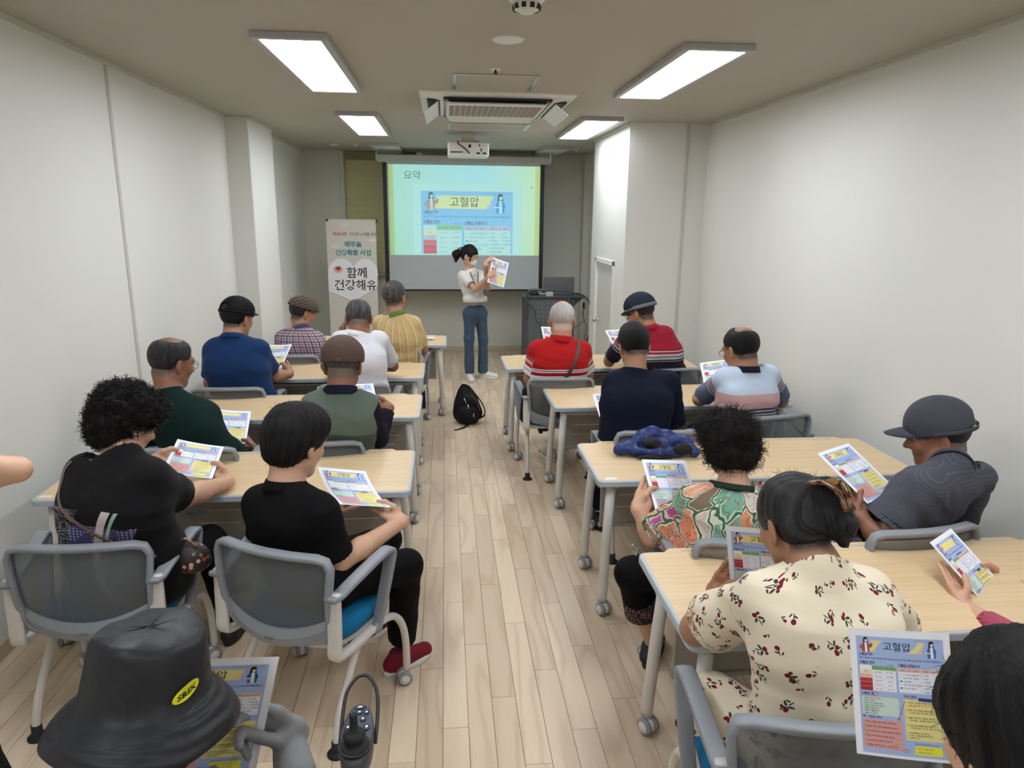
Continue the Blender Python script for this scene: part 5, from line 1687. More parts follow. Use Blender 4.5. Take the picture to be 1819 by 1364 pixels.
def band(root, inf, mat, z0, z1, t=.019, tilt=0.0, name='hat_band', gap=None):
    P = inf['P']; o = V(root.location); m = MB(); n = 40; vs = []
    for (z, e) in ((z0, 0), (z1, 0), (z1, .003), (z0, .003)):
        for k in range(n):
            a = 2 * PI * k / n
            q = z - .036
            sc = math.sqrt(max(.05, 1 - ((z - .040) / (.086 + t)) ** 2))
            x, y = (.076 + t + e) * sc * math.sin(a), -.014 + (.097 + t + e) * sc * math.cos(a)
            vs.append(P(x, y, z + tilt * y) - o)
    F = [(i * n + k, i * n + (k + 1) % n, ((i + 1) % 4) * n + (k + 1) % n, ((i + 1) % 4) * n + k) for i in range(4) for k in range(n)]
    F = [f[::-1] for f in F]
    m.add(vs, F, 0, True)
    return m.obj(name, mat, root)
def glasses(root, inf, mat=None):
    P = inf['P']; o = V(root.location); m = MB(); mat = mat or plain('spectacle_frame', rgb(60, 54, 50), .3, .6)
    for sg in (-1, 1):
        m.sweep([P(sg * .034 + .023 * math.cos(t), .106 - .002, .008 + .018 * math.sin(t)) - o for t in np.linspace(0, 2 * PI, 17)[:-1]], .0014, 6, closed=True)
        m.sweep([P(sg * .058, .102, .014) - o, P(sg * .080, .06, .014) - o, P(sg * .084, .0, .014) - o, P(sg * .084, -.02, .0) - o], .0015, 6)
    m.sweep([P(-.011, .106, .012) - o, P(0, .110, .015) - o, P(.011, .106, .012) - o], .0014, 6)
    return m.obj('glasses', mat, root)

from mathutils.bvhtree import BVHTree
def child(root, name):
    return [c for c in root.children if c.name.split('.')[0] == name][0]
def on_surface(root, part, o, d):
    """point and normal where a ray meets a garment"""
    ob = child(root, part)
    key = ob.name
    if key not in _bvh:
        me = ob.data
        co = np.zeros(len(me.vertices) * 3, np.float32); me.vertices.foreach_get('co', co)
        _bvh[key] = BVHTree.FromPolygons([tuple(v) for v in (co.reshape(-1, 3) + V(root.location)).tolist()], [tuple(p.vertices) for p in me.polygons])
    h = _bvh[key].ray_cast(Vector(tuple(o)), Vector(tuple(d)))
    if h[0] is None: return None
    return V(h[0][:]), V(h[1][:])
_bvh = {}
def back_strap(root, inf, pts, w, th, off=.004, part='shirt'):
    """ribbon lying on the back; pts are (across, down) in metres from the nape"""
    q = smooth_path([(a, v, 0) for a, v in pts], 8)
    P, N = [], []
    for p in q:
        o = inf['neck'] + inf['r'] * p[0] - inf['up'] * p[1] + inf['back'] * .5
        h = on_surface(root, part, o, -inf['back'])
        if h is None: continue
        P.append(h[0] + nrm(h[1]) * off); N.append(nrm(h[1]))
    for _ in range(3):
        P = [P[0]] + [(P[i - 1] + P[i] * 2 + P[i + 1]) / 4 for i in range(1, len(P) - 1)] + [P[-1]]
        N = [N[0]] + [nrm(N[i - 1] + N[i] * 2 + N[i + 1]) for i in range(1, len(P) - 1)] + [N[-1]]
    m = MB(); vs = []
    for i in range(len(P)):
        t = nrm(P[min(i + 1, len(P) - 1)] - P[max(i - 1, 0)]); s_ = np.cross(t, N[i])
        vs += [P[i] + s_ * w / 2, P[i] - s_ * w / 2, P[i] - s_ * w / 2 + N[i] * th, P[i] + s_ * w / 2 + N[i] * th]
    F = [(i * 4 + k, i * 4 + (k + 1) % 4, i * 4 + 4 + (k + 1) % 4, i * 4 + 4 + k) for i in range(len(P) - 1) for k in range(4)]
    m.add(vs, F + [(0, 1, 2, 3), tuple(len(vs) - 4 + k for k in (3, 2, 1, 0))], 0, False)
    return m, P

# ------------------------------------------------------------------ garment patterns (printed / woven colour only)
def base_cloth(name):
    t = NT(name)
    g = t.n('ShaderNodeAttribute', attribute_name='gc').outputs['Vector']
    x, y, z = t.xyz(g)
    co = t.coord()
    return t, g, x, y, z, co
def cloth_fin(t, co, c, rough=.85, weave=900, b=.22):
    w = t.noise(co, weave, 1); f = t.noise(co, 13, 3, .55, .6)
    t.bump(t.math('ADD', t.math('MULTIPLY', w, .12), f), b, .012)
    return t.fin(c, rough, spec=.2, sheen=.05)
def bands(name, torso, sleeve, T=.6, TS=.32):
    """horizontal bands: lists of (start in metres, colour)"""
    t, g, x, y, z, co = base_cloth(name)
    a = t.ramp(t.math('DIVIDE', y, T), [(max(0, p / T), c) for p, c in torso], 'CONSTANT')
    b = t.ramp(t.math('DIVIDE', y, TS), [(max(0, p / TS), c) for p, c in sleeve], 'CONSTANT')
    c = t.mix(t.math('GREATER_THAN', z, .5), a, b)
    return cloth_fin(t, co, c)
RED, WHT, GRY, BLK = rgb(166, 20, 22), rgb(222, 220, 222), rgb(120, 112, 116), rgb(32, 30, 40)
M_REDPOLO = bands('red_striped_jersey', [(0, RED), (.190, BLK), (.193, WHT), (.202, RED), (.209, WHT), (.219, RED), (.243, BLK), (.246, WHT), (.258, GRY), (.262, WHT), (.284, BLK), (.288, WHT), (.33, RED)],
                  [(0, RED), (.065, WHT), (.073, RED), (.081, WHT), (.090, RED), (.112, GRY), (.116, WHT), (.14, BLK), (.144, WHT)])
CRI, NVY, LG = rgb(142, 24, 44), rgb(30, 30, 46), rgb(178, 178, 186)
M_CRIMSON = bands('crimson_striped_jersey', [(0, CRI), (.150, LG), (.156, CRI), (.172, LG), (.190, BLK), (.197, LG), (.216, NVY), (.228, LG), (.234, NVY)],
                  [(0, CRI), (.06, LG), (.066, CRI), (.08, LG), (.10, NVY), (.115, LG), (.122, NVY)])
SKY, PNK, SLT = rgb(188, 202, 222), rgb(196, 160, 160), rgb(92, 100, 128)
st = []
v = .205
for k in range(4): st += [(v, rgb(60, 64, 82)), (v + .013, rgb(206, 206, 212))]; v += .022
M_PASTEL = bands('pastel_striped_jersey', [(0, SKY), (.115, PNK)] + st + [(v, SLT)],
                 [(0, PNK), (.06, rgb(60, 64, 82)), (.073, rgb(206, 206, 212)), (.083, rgb(60, 64, 82)), (.096, rgb(206, 206, 212)), (.106, rgb(60, 64, 82)), (.119, rgb(206, 206, 212)), (.128, SLT)])
def plaid():
    t, g, x, y, z, co = base_cloth('plaid_cotton')
    def stripe(v, off, per, w):
        f = t.math('FRACT', t.math('ADD', t.math('DIVIDE', v, per), off))
        return t.math('LESS_THAN', f, w / per)
    P_ = .046
    c = rgb(206, 200, 204)
    for (o, w, col, k) in ((0, .014, rgb(50, 56, 92), .75), (.5, .013, rgb(128, 50, 66), .6)):
        for v in (x, y):
            m = stripe(v, o, P_, w)
            c = t.mix(t.math('MULTIPLY', m, k), c, col)
    return cloth_fin(t, co, c)
M_PLAID = plaid()
def yellowstripe():
    t, g, x, y, z, co = base_cloth('yellow_striped_jersey')
    f = t.math('FRACT', t.math('ADD', t.math('DIVIDE', x, .062), .27))
    Y_, O_, G_, W_2 = rgb(206, 184, 128), rgb(200, 124, 78), rgb(138, 146, 86), rgb(226, 212, 172)
    c = t.ramp(f, [(0, Y_), (.12, O_), (.17, W_2), (.24, G_), (.28, Y_), (.45, O_), (.52, Y_), (.62, W_2), (.7, G_), (.73, W_2), (.80, O_), (.84, Y_)], 'CONSTANT')
    c2 = t.mix(.5, c, Y_)
    c = t.mix(z, c, c2)
    return cloth_fin(t, co, c)
M_YELLOW = yellowstripe()
def whitepolo():
    t, g, x, y, z, co = base_cloth('white_dotted_jersey')
    vr = t.voro(t.comb(x, y, 0), 95, rand=.25)
    m = t.math('LESS_THAN', vr.outputs['Distance'], .26)
    c = t.mix(t.math('MULTIPLY', m, .5), rgb(214, 213, 219), rgb(168, 170, 184))
    return cloth_fin(t, co, c)
M_WHITEPOLO = whitepolo()
def greypolo():
    t, g, x, y, z, co = base_cloth('grey_ribbed_jersey')
    f = t.math('FRACT', t.math('DIVIDE', y, .0125))
    m = t.math('LESS_THAN', f, .18)
    c = t.mix(t.math('MULTIPLY', m, .35), rgb(72, 74, 84), rgb(108, 110, 120))
    return cloth_fin(t, co, c)
M_GREYPOLO = greypolo()
def rosedress(name='rose_print'):
    t, g, x, y, z, co = base_cloth(name)
    c = rgb(226, 214, 188)
    base2 = t.comb(x, y, t.math('MULTIPLY', z, 3.0))
    wob = t.noise(co, 160, 2)
    for (sc, off, kind) in ((14.5, (0, 0, 0), 0), (14.5, (.37, .21, 0), 1), (17, (.7, .1, 0), 2)):
        p = t.vmath('ADD', base2, off)
        vr = t.voro(p, sc, rand=.75)
        loc = t.vmath('SUBTRACT', p, vr.outputs['Position'])
        lx, ly, lz = t.xyz(loc)
        cr, cg, cb = t.xyz(vr.outputs['Color'])
        ang = t.math('MULTIPLY', cr, 6.28)
        ca, sa_ = t.math('COSINE', ang), t.math('SINE', ang)
        qx = t.math('ADD', t.math('MULTIPLY', lx, ca), t.math('MULTIPLY', ly, sa_))
        qy = t.math('SUBTRACT', t.math('MULTIPLY', ly, ca), t.math('MULTIPLY', lx, sa_))
        def ell(cx, cy, rx, ry, rot=0):
            cx, cy, rx, ry = cx * 1.15, cy * 1.15, rx * 1.15, ry * 1.15
            a = t.math('SUBTRACT', qx, cx); b = t.math('SUBTRACT', qy, cy)
            if rot:
                cc, ss = math.cos(rot), math.sin(rot)
                a2 = t.math('ADD', t.math('MULTIPLY', a, cc), t.math('MULTIPLY', b, ss))
                b2 = t.math('SUBTRACT', t.math('MULTIPLY', b, cc), t.math('MULTIPLY', a, ss)); a, b = a2, b2
            d = t.math('ADD', t.math('POWER', t.math('ABSOLUTE', t.math('DIVIDE', a, rx)), 2.0), t.math('POWER', t.math('ABSOLUTE', t.math('DIVIDE', b, ry)), 2.0))
            return t.math('LESS_THAN', t.math('ADD', d, t.math('MULTIPLY', wob, .9)), 1.45)
        GR, RD, DK = rgb(52, 66, 56), rgb(112, 26, 40), rgb(44, 40, 40)
        if kind == 0:
            keep = t.math('GREATER_THAN', cg, .15)
            L = [(-.006, -.004, .0062, .0026, .6, GR), (.006, -.006, .0062, .0026, -.7, GR), (0, -.012, .0012, .008, 0, DK), (-.007, -.012, .0045, .002, -.5, GR), (.003, .004, .0052, .0048, 0, RD), (-.005, .006, .0036, .0034, 0, RD)]
        elif kind == 1:
            keep = t.math('LESS_THAN', cg, .72)
            L = [(0, 0, .0046, .0054, 0, RD), (.002, -.009, .001, .007, .2, DK), (.005, -.008, .0045, .0018, .8, GR), (-.003, -.013, .004, .0016, -.7, GR)]
        else:
            keep = t.math('LESS_THAN', cg, .5)
            L = [(0, .003, .0028, .0036, 0, RD), (0, -.003, .0009, .005, .1, DK), (.003, -.004, .0032, .0014, .7, GR)]
        for (cx, cy, rx, ry, rot, col) in L:
            c = t.mix(t.math('MULTIPLY', ell(cx, cy, rx, ry, rot), keep), c, col)
    return cloth_fin(t, co, c)
M_ROSE = rosedress()
def blouse():
    t, g, x, y, z, co = base_cloth('patchwork_flower_print')
    p = t.comb(x, y, t.math('MULTIPLY', z, 2.0))
    w = t.n('ShaderNodeTexNoise'); t.put(w.inputs['Vector'], p); w.inputs['Scale'].default_value = 9
    off = t.vmath('MULTIPLY', w.outputs['Color'], (.14, .14, 0))
    q = t.vmath('ADD', t.vmath('MULTIPLY', p, (1.25, .8, 1)), off)
    vr = t.voro(q, 13, rand=1.0)
    ed = t.voro(q, 13, 'DISTANCE_TO_EDGE', .9)
    cr, cg, cb = t.xyz(vr.outputs['Color'])
    pal = t.ramp(cr, [(0, rgb(206, 136, 104)), (.2, rgb(110, 158, 136)), (.4, rgb(176, 84, 142)), (.52, rgb(112, 102, 84)), (.66, rgb(214, 150, 118)), (.8, rgb(126, 170, 152)), (.9, rgb(196, 184, 176))], 'CONSTANT')
    dot = t.voro(q, 60, rand=.2)
    dm = t.math('MULTIPLY', t.math('LESS_THAN', dot.outputs['Distance'], .28), t.math('GREATER_THAN', cg, .45))
    c = t.mix(t.math('MULTIPLY', dm, .7), pal, t.ramp(cb, [(0, rgb(70, 96, 72)), (.4, rgb(190, 60, 50)), (.75, rgb(228, 210, 190))], 'CONSTANT'))
    sp = t.noise(q, 46, 3, .6, 1.4)
    c = t.mix(t.math('MULTIPLY', t.math('GREATER_THAN', sp, .60), .75), c, rgb(178, 60, 48))
    c = t.mix(t.math('MULTIPLY', t.math('LESS_THAN', sp, .40), .6), c, rgb(58, 96, 66))
    sc_ = t.math('MULTIPLY', t.math('LESS_THAN', ed.outputs['Distance'], .09), t.math('GREATER_THAN', t.math('SINE', t.math('MULTIPLY', t.math('ADD', x, y), 700.0)), -.2))
    c = t.mix(sc_, c, rgb(216, 214, 196))
    c = t.mix(t.math('LESS_THAN', ed.outputs['Distance'], .035), c, rgb(56, 96, 64))
    return cloth_fin(t, co, c)
M_BLOUSE = blouse()
def curlytop():
    t, g, x, y, z, co = base_cloth('black_bandana_print')
    K = rgb(13, 13, 15)
    def rng_(v, a, b): return t.math('MULTIPLY', t.math('GREATER_THAN', v, a), t.math('LESS_THAN', v, b))
    c = K
    xs = t.math('ADD', x, t.math('MULTIPLY', t.math('SUBTRACT', y, .3), .22))
    low = t.math('GREATER_THAN', y, t.math('ADD', .15, t.math('MULTIPLY', t.noise(co, 12, 2), .02)))
    # swirls on the left
    n = t.noise(t.comb(x, y, 0), 34, 2, .5, 2.2)
    line = t.math('LESS_THAN', t.math('ABSOLUTE', t.math('SUBTRACT', n, .5)), .018)
    left = t.math('MULTIPLY', t.math('LESS_THAN', xs, -.075), t.math('GREATER_THAN', y, .150))
    c = t.mix(t.math('MULTIPLY', line, left), c, rgb(190, 190, 196))
    vr = t.voro(t.comb(x, y, 0), 90, rand=0.0)
    dots = t.math('LESS_THAN', vr.outputs['Distance'], .22)
    pur = t.math('MULTIPLY', rng_(xs, -.085, .115), t.math('GREATER_THAN', y, t.math('ADD', .195, t.math('MULTIPLY', t.noise(co, 20, 2), .03))))
    c = t.mix(pur, c, rgb(78, 74, 118))
    dz = t.math('GREATER_THAN', t.noise(t.comb(x, y, 0), 11, 1), .47)
    c = t.mix(t.math('MULTIPLY', t.math('MULTIPLY', dots, pur), dz), c, rgb(206, 204, 214))
    xr = t.math('SUBTRACT', x, t.math('MULTIPLY', t.math('POWER', t.math('SUBTRACT', .40, y), 2.0), .9))
    on = t.math('GREATER_THAN', y, .145)
    c = t.mix(t.math('MULTIPLY', rng_(xr, -.012, .016), on), c, rgb(222, 208, 208))
    c = t.mix(t.math('MULTIPLY', rng_(xr, .026, .037), on), c, rgb(164, 196, 184))
    c = t.mix(t.math('GREATER_THAN', z, .5), c, K)
    return cloth_fin(t, co, c)
M_CURLYTOP = curlytop()
def vest():
    t, g, x, y, z, co = base_cloth('green_vest')
    m = t.math('GREATER_THAN', y, t.math('ADD', .175, t.math('MULTIPLY', t.math('ABSOLUTE', x), .15)))
    dots = t.voro(t.comb(x, y, 0), 260, rand=.1)
    a = rgb(92, 104, 92); b = t.mix(t.math('LESS_THAN', dots.outputs['Distance'], .35), rgb(78, 90, 80), rgb(38, 44, 40))
    c = t.mix(m, a, b)
    return cloth_fin(t, co, c)
M_VEST = vest()
def pinkplaid():
    t, g, x, y, z, co = base_cloth('pink_check')
    cx, cy, cz = t.xyz(co)
    a = t.math('LESS_THAN', t.math('FRACT', t.math('MULTIPLY', cx, 140.0)), .25); b = t.math('LESS_THAN', t.math('FRACT', t.math('MULTIPLY', t.math('ADD', cy, cz), 140.0)), .25)
    c = t.mix(t.math('MULTIPLY', t.math('ADD', a, b), .22), rgb(160, 58, 84), rgb(206, 130, 146))
    return cloth_fin(t, co, c)
M_PINK = pinkplaid()
def plaidcap():
    t = NT('tweed_check'); co = t.coord('Object'); x, y, z = t.xyz(co)
    a = t.math('LESS_THAN', t.math('FRACT', t.math('MULTIPLY', t.math('ADD', x, y), 32.0)), .09); b = t.math('LESS_THAN', t.math('FRACT', t.math('MULTIPLY', t.math('SUBTRACT', t.math('MULTIPLY', z, 1.2), t.math('MULTIPLY', x, .3)), 32.0)), .1)
    c = t.mix(t.math('MULTIPLY', t.math('ADD', a, b), .6), rgb(70, 62, 54), rgb(166, 150, 124))
    return cloth_fin(t, co, c)
M_TWEED = plaidcap()
def meshcap():
    t = NT('brown_mesh_weave'); co = t.coord('Object')
    v = t.voro(co, 170, rand=.15)
    c = t.mix(t.math('LESS_THAN', v.outputs['Distance'], .38), rgb(78, 62, 54), rgb(120, 92, 78))
    t.bump(v.outputs['Distance'], .6, .003)
    return t.fin(c, .7, spec=.25)
M_MESHCAP = meshcap()
def denim():
    t = NT('denim'); co = t.coord()
    n = t.noise(co, 7, 3); w = t.noise(t.scale(co, (700, 700, 90)), 1, 1)
    c = t.mix(n, rgb(38, 52, 72), rgb(66, 86, 108)); c = t.mix(t.math('MULTIPLY', w, .25), c, rgb(110, 130, 150))
    return cloth_fin(t, co, c)
M_DENIM = denim()
def starcloth():
    t = NT('navy_speckled_nylon'); co = t.coord('Object')
    v = t.voro(co, 62, rand=1.0); cr, cg, cb = t.xyz(v.outputs['Color'])
    m = t.math('MULTIPLY', t.math('LESS_THAN', v.outputs['Distance'], .16), t.math('GREATER_THAN', cr, .5))
    c = t.mix(m, rgb(24, 44, 104), t.mix(cg, rgb(200, 170, 170), rgb(130, 170, 220)))
    t.bump(t.noise(co, 30, 3), .3, .01)
    return t.fin(c, .45, spec=.4)
M_STAR = starcloth()
M_NAVY = cloth('navy_cotton', rgb(17, 23, 40)); M_ROYAL = cloth('royal_blue_jersey', rgb(16, 46, 90)); M_DGREEN = cloth('dark_green_knit', rgb(14, 38, 34))
M_BLACKP = cloth('black_pique', rgb(12, 12, 14)); M_BLACKC = cloth('black_cotton', rgb(11, 11, 13)); M_PLUM = cloth('dark_plum_cotton', rgb(28, 24, 36))
M_WHITEK = cloth('white_knit', rgb(216, 214, 206)); M_GREENC = cloth('green_collar', rgb(96, 132, 58)); M_NAVYC = cloth('navy_collar', rgb(26, 28, 46)); M_REDC = cloth('red_collar', rgb(166, 20, 22)); M_CRIC = cloth('crimson_collar', rgb(150, 24, 44))
M_GREYC = cloth('grey_collar', rgb(72, 70, 82)); M_WHITEC = cloth('white_collar', rgb(220, 219, 224)); M_RUFF = cloth('dark_green_trim', rgb(34, 50, 40))
M_CAPK = cloth('black_cap', rgb(15, 14, 16), .7); M_CAPG = cloth('slate_cap', rgb(66, 68, 76), .8); M_CAPN = cloth('navy_cap', rgb(34, 40, 54), .8); M_BANDG = cloth('grey_band', rgb(104, 104, 110), .8)
M_GLOVE = cloth('grey_glove', rgb(128, 128, 130), .8); M_DPANT = cloth('charcoal_trousers', rgb(44, 46, 54)); M_GPANT = cloth('grey_trousers', rgb(92, 94, 100))
M_SHOER = cloth('crimson_knit_shoe', rgb(120, 24, 40), .8); M_SOLEW = plain('white_sole', rgb(226, 224, 222), .6); M_SHOEW = plain('white_leather', rgb(224, 222, 218), .5); M_SHOEK = plain('black_shoe', rgb(24, 24, 26), .6); M_BEIGE = plain('beige_shoe', rgb(186, 178, 160), .7)
M_MASK = cloth('white_mask', rgb(228, 228, 230), .8); M_LEATH = plain('brown_leather', rgb(78, 50, 40), .5)
M_ROSETROUS = M_ROSE

# ------------------------------------------------------------------ the seated audience
TURN = dict
def strap(pts, label, mat, w=.009, th=.0018, name='shoulder_strap_bag', bag=None, up=(1, 0, 0)):
    m = MB().sweep(smooth_path(pts, 6), (w, th), 8, up=V(up), rect=True)
    return m

# 1 man in black polo, red trainers
F_1 = ((-0.558, 2.91, 0.891), (-0.358, 3.019, 0.825), (-0.401, 2.634, 0.825))
_, f1 = person('dark-haired man in a black polo and red trainers, turned towards the aisle', hold=dict(R=(F_1, 'r', .90)), head=(-0.578, 2.66, 1.098), yaw=-38, pitch=20, hs=1.12, neck=(-0.615, 2.6, 0.947), SL=(-0.732, 2.66, 0.854), SR=(-0.465, 2.47, 0.900),
    EL=(-0.768, 2.8, 0.564), ER=(-0.422, 2.52, 0.658), WL=(-0.518, 3, 0.619), WR=(-0.357, 2.8, 0.670), hips=(-.53, 2.57, .575), hipyaw=-26, bulge=.035, tw=.90, skin='light', vox=.005,
    hands=TURN(R=dict(f=(-.05, .35, .9), n=(-.6, .5, -.1), curl=(.45, .5, .6, .6), thumb=(.5, .4)), L=dict(f=(.3, .5, .6), n=(.6, .2, -.2))),
    hair=dict(kind='mass', col='black', t=.014, amp=.0030, freq=60, ridge=.0022, crown=(0.01, -.035, .14), prims=[('e', (0, -.018, .044), (.096, .114, .098)), ('e', (0, -.045, -.005), (.088, .078, .080), .03), ('e', (0, -.055, -.05), (.066, .052, .038), .02), ('e', (.0, .035, .075), (.080, .070, .062), .03), ('e', (.09, .012, -.022), (.02, .030, .022), .01, -1), ('e', (-.09, .012, -.022), (.02, .030, .022), .01, -1)],
        wisps=dict(n=500, L=.022, lift=.001, mess=.15, r=.0007)),
    shirt=dict(mat=M_BLACKP, sleeve=.80, collar=M_BLACKP, g=.0, flare=.014, sr=.062, fold=.004),
    pants=dict(mat=M_BLACKC, w=1.02, len=.93, cuff=.062), legs=[((-.28, 2.98, .53), (-0.402, 3.01, 0.100)), ((-0.176, 2.718, 0.535), (-0.213, 2.814, 0.110))], shoes=[((-0.414, 2.997, 0.100), -40, (M_SHOER, M_SOLEW)), ((-0.228, 2.779, 0.100), -50, (M_SHOER, M_SOLEW))])
flyer(*F_1, 'leaflet curling over in the hands of the man in the black polo', 1.6, 'y', s=1.06)

# 2 curly-haired woman
F_2 = ((-1.282, 3.35, 0.902), (-1.105, 3.377, 0.856), (-1.243, 3.061, 0.846))
rt, f2 = person('curly black-haired woman in a black top with a bandana print', hold=dict(L=(F_2, 'l', .40), R=(F_2, 'r', .62)), head=(-1.255, 2.8, 1.145), yaw=-42, pitch=30, hs=1.05, neck=(-1.242, 2.7, 1.039), SL=(-1.399, 2.72, 0.976), SR=(-1.109, 2.62, 0.979),
    EL=(-1.314, 2.9, 0.803), ER=(-1.103, 2.86, 0.803), WL=(-1.273, 3.1, 0.885), WR=(-1.099, 3.06, 0.822), hips=(-1.25, 2.69, .575), hipyaw=-6, bulge=.06, tw=1.12, skin='light', vox=.005, arm=1.12,
    hands=TURN(R=dict(f=(-.15, .5, .8), n=(-.7, .2, .1), curl=(.7, .8, .9, .9)), L=dict(f=(.8, .4, -.1), n=(0, -.6, .5), curl=(.3, .3, .4, .4))),
    hair=dict(kind='mass', col='brown', amp=.011, freq=75, crown=(0, -.03, .13), prims=[('e', (0, -.025, .055), (.112, .122, .100)), ('e', (0, -.05, -.02), (.098, .082, .078), .04), ('e', (0, -.055, -.075), (.074, .055, .035), .03), ('e', (0, .06, .085), (.075, .055, .045), .03), ('e', (.10, .030, -.02), (.030, .035, .035), .02, -1)],
        wisps=dict(n=4200, L=.026, curl=1.0, lift=.008, mess=1.2, r=.0016)),
    shirt=dict(mat=M_CURLYTOP, sleeve=.80, g=.008, flare=.018, sr=.066, fold=.005, neck_open=.006), pants=dict(mat=M_BLACKC, w=1.15), legs=[((-1.38, 3.02, .53), (-1.36, 3.10, .1)), ((-1.06, 3.00, .53), (-1.02, 3.08, .1))], shoes=[((-1.36, 3.1, .1), 5, (M_SHOEK, M_SHOEK)), ((-1.02, 3.08, .1), -8, (M_SHOEK, M_SHOEK))])
flyer(*F_2, 'leaflet held over the desk by the curly-haired woman', .8, 'x')

# 3 green shirt
F_3 = ((-1.39, 4.228, 0.814), (-1.182, 4.266, 0.783), (-1.36, 3.957, 0.696))
g3r, g3 = person('man with thinning hair and glasses in a dark green long-sleeved shirt', hold=dict(R=(F_3, 'r', .95)), head=(-1.489, 3.92, 1.16), yaw=-42, pitch=16, hs=1.12, neck=(-1.494, 3.85, 0.998), SL=(-1.595, 3.88, 0.919), SR=(-1.276, 3.8, 0.895),
    EL=(-1.679, 3.95, 0.655), ER=(-1.26, 3.98, 0.636), WL=(-1.386, 4.15, 0.581), WR=(-1.269, 4.2, 0.580), hips=(-1.22, 3.77, .575), bulge=.05, tw=1.0, vox=.0065, skin='dark',
    hands=TURN(R=dict(f=(.1, .6, .5), n=(-.7, .2, .3))), hair=dict(kind='short', col='dgrey', t=.012, bald=((-.0, -.03, .128), .05), low=-.062, rough=.0018),
    shirt=dict(mat=M_DGREEN, sleeve=1.92, collar=M_DGREEN, g=.004, stand=True), pants=dict(mat=M_DPANT, vox=.012), legs=[((-1.35, 4.10, .52), (-1.35, 4.15, .1)), ((-1.10, 4.10, .52), (-1.1, 4.15, .1))])

flyer(*F_3, 'leaflet held at the desk by the man in the dark green shirt', .9, 'x')

# 4 vest and mesh cap
F_4 = ((-0.656, 4.233, 0.953), (-0.451, 4.271, 0.952), (-0.605, 3.947, 0.895))
r4, f4 = person('man in a brown mesh flat cap and a grey-green fishing vest', hold=dict(R=(F_4, 'r', .75), L=(F_4, 'l', .8)), head=(-0.566, 3.86, 1.148), yaw=-4, pitch=18, hs=1.17, neck=(-0.570, 3.78, 1.019), SL=(-0.727, 3.8, 0.937), SR=(-0.424, 3.8, 0.932),
    EL=(-0.810, 3.85, 0.703), ER=(-0.387, 3.85, 0.728), WL=(-0.685, 4.12, 0.683), WR=(-0.422, 4.12, 0.801), hips=(-.64, 3.81, .575), bulge=.05, tw=1.05, vox=.006, skin='dark', nr=.062,
    hands=TURN(R=dict(f=(-.1, .35, .9), n=(-.6, .5, .1)), L=dict(f=(.1, .35, .9), n=(.6, .5, .1))), hair=dict(kind='short', col='grey', t=.0035, low=-.05, rough=.0008),
    shirt=dict(mat=M_PLUM, sleeve=1.9, collar=M_NAVYC, stand=True, g=.0), pants=dict(mat=M_DPANT, vox=.012), over=dict(mat=M_VEST, nosleeve=True, g=.014, neck_open=.016, fold=.005), legs=[((-.80, 4.12, .52), (-.8, 4.15, .1)), ((-.50, 4.12, .52), (-.5, 4.15, .1))])
flyer(*F_4, 'leaflet standing between the hands of the man in the fishing vest')

# 5 royal blue polo, black cap
F_5 = ((-1.4, 5.575, 0.963), (-1.214, 5.547, 0.971), (-1.388, 5.317, 0.830))
r5, f5 = person('man in a royal blue polo and a black baseball cap, reading beside the left wall', hold=dict(R=(F_5, 'r', .85)), head=(-1.464, 5.1, 1.237), yaw=-30, pitch=14, hs=1.10, neck=(-1.485, 5.03, 1.113), SL=(-1.621, 5.02, 1.036), SR=(-1.301, 5.02, 1.034),
    EL=(-1.683, 5.1, 0.776), ER=(-1.245, 5.15, 0.810), WL=(-1.385, 5.42, 0.764), WR=(-1.196, 5.38, 0.836), hips=(-1.42, 5.05, .575), bulge=.05, tw=1.12, vox=.008, skin='tan', arm=1.08,
    hands=TURN(R=dict(f=(-.2, .3, .9), n=(-.7, .3, .0))), hair=dict(kind='short', col='black', t=.015, low=-.075, rough=.002),
    shirt=dict(mat=M_ROYAL, sleeve=.78, collar=M_ROYAL, g=.006, sr=.062), pants=dict(mat=M_DPANT, vox=.014), legs=[((-1.55, 5.38, .52), (-1.55, 5.4, .1)), ((-1.30, 5.38, .52), (-1.3, 5.4, .1))])
flyer(*F_5, 'leaflet in the right hand of the man in the royal blue polo', .8, 'x')

# 6 plaid shirt
r6, f6 = person('man in a plaid shirt and a checked tweed flat cap', head=(-1.282, 6.48, 1.094), yaw=-58, pitch=16, hs=1.12, neck=(-1.298, 6.42, 0.960), SL=(-1.465, 6.4, 0.882), SR=(-1.154, 6.36, 0.867),
    EL=(-1.533, 6.5, 0.632), ER=(-1.125, 6.48, 0.658), WL=(-1.344, 6.85, 0.586), WR=(-1.114, 6.85, 0.584), hips=(-1.20, 6.39, .575), bulge=.06, tw=1.0, vox=.009, skin='tan',
    hair=dict(kind='short', col='dgrey', t=.010, low=-.065), shirt=dict(mat=M_PLAID, sleeve=1.7, collar=M_PLAID, g=.006), pants=dict(mat=M_DPANT, vox=.016), legs=[((-1.32, 6.75, .52), (-1.32, 6.8, .1)), ((-1.08, 6.75, .52), (-1.08, 6.8, .1))])

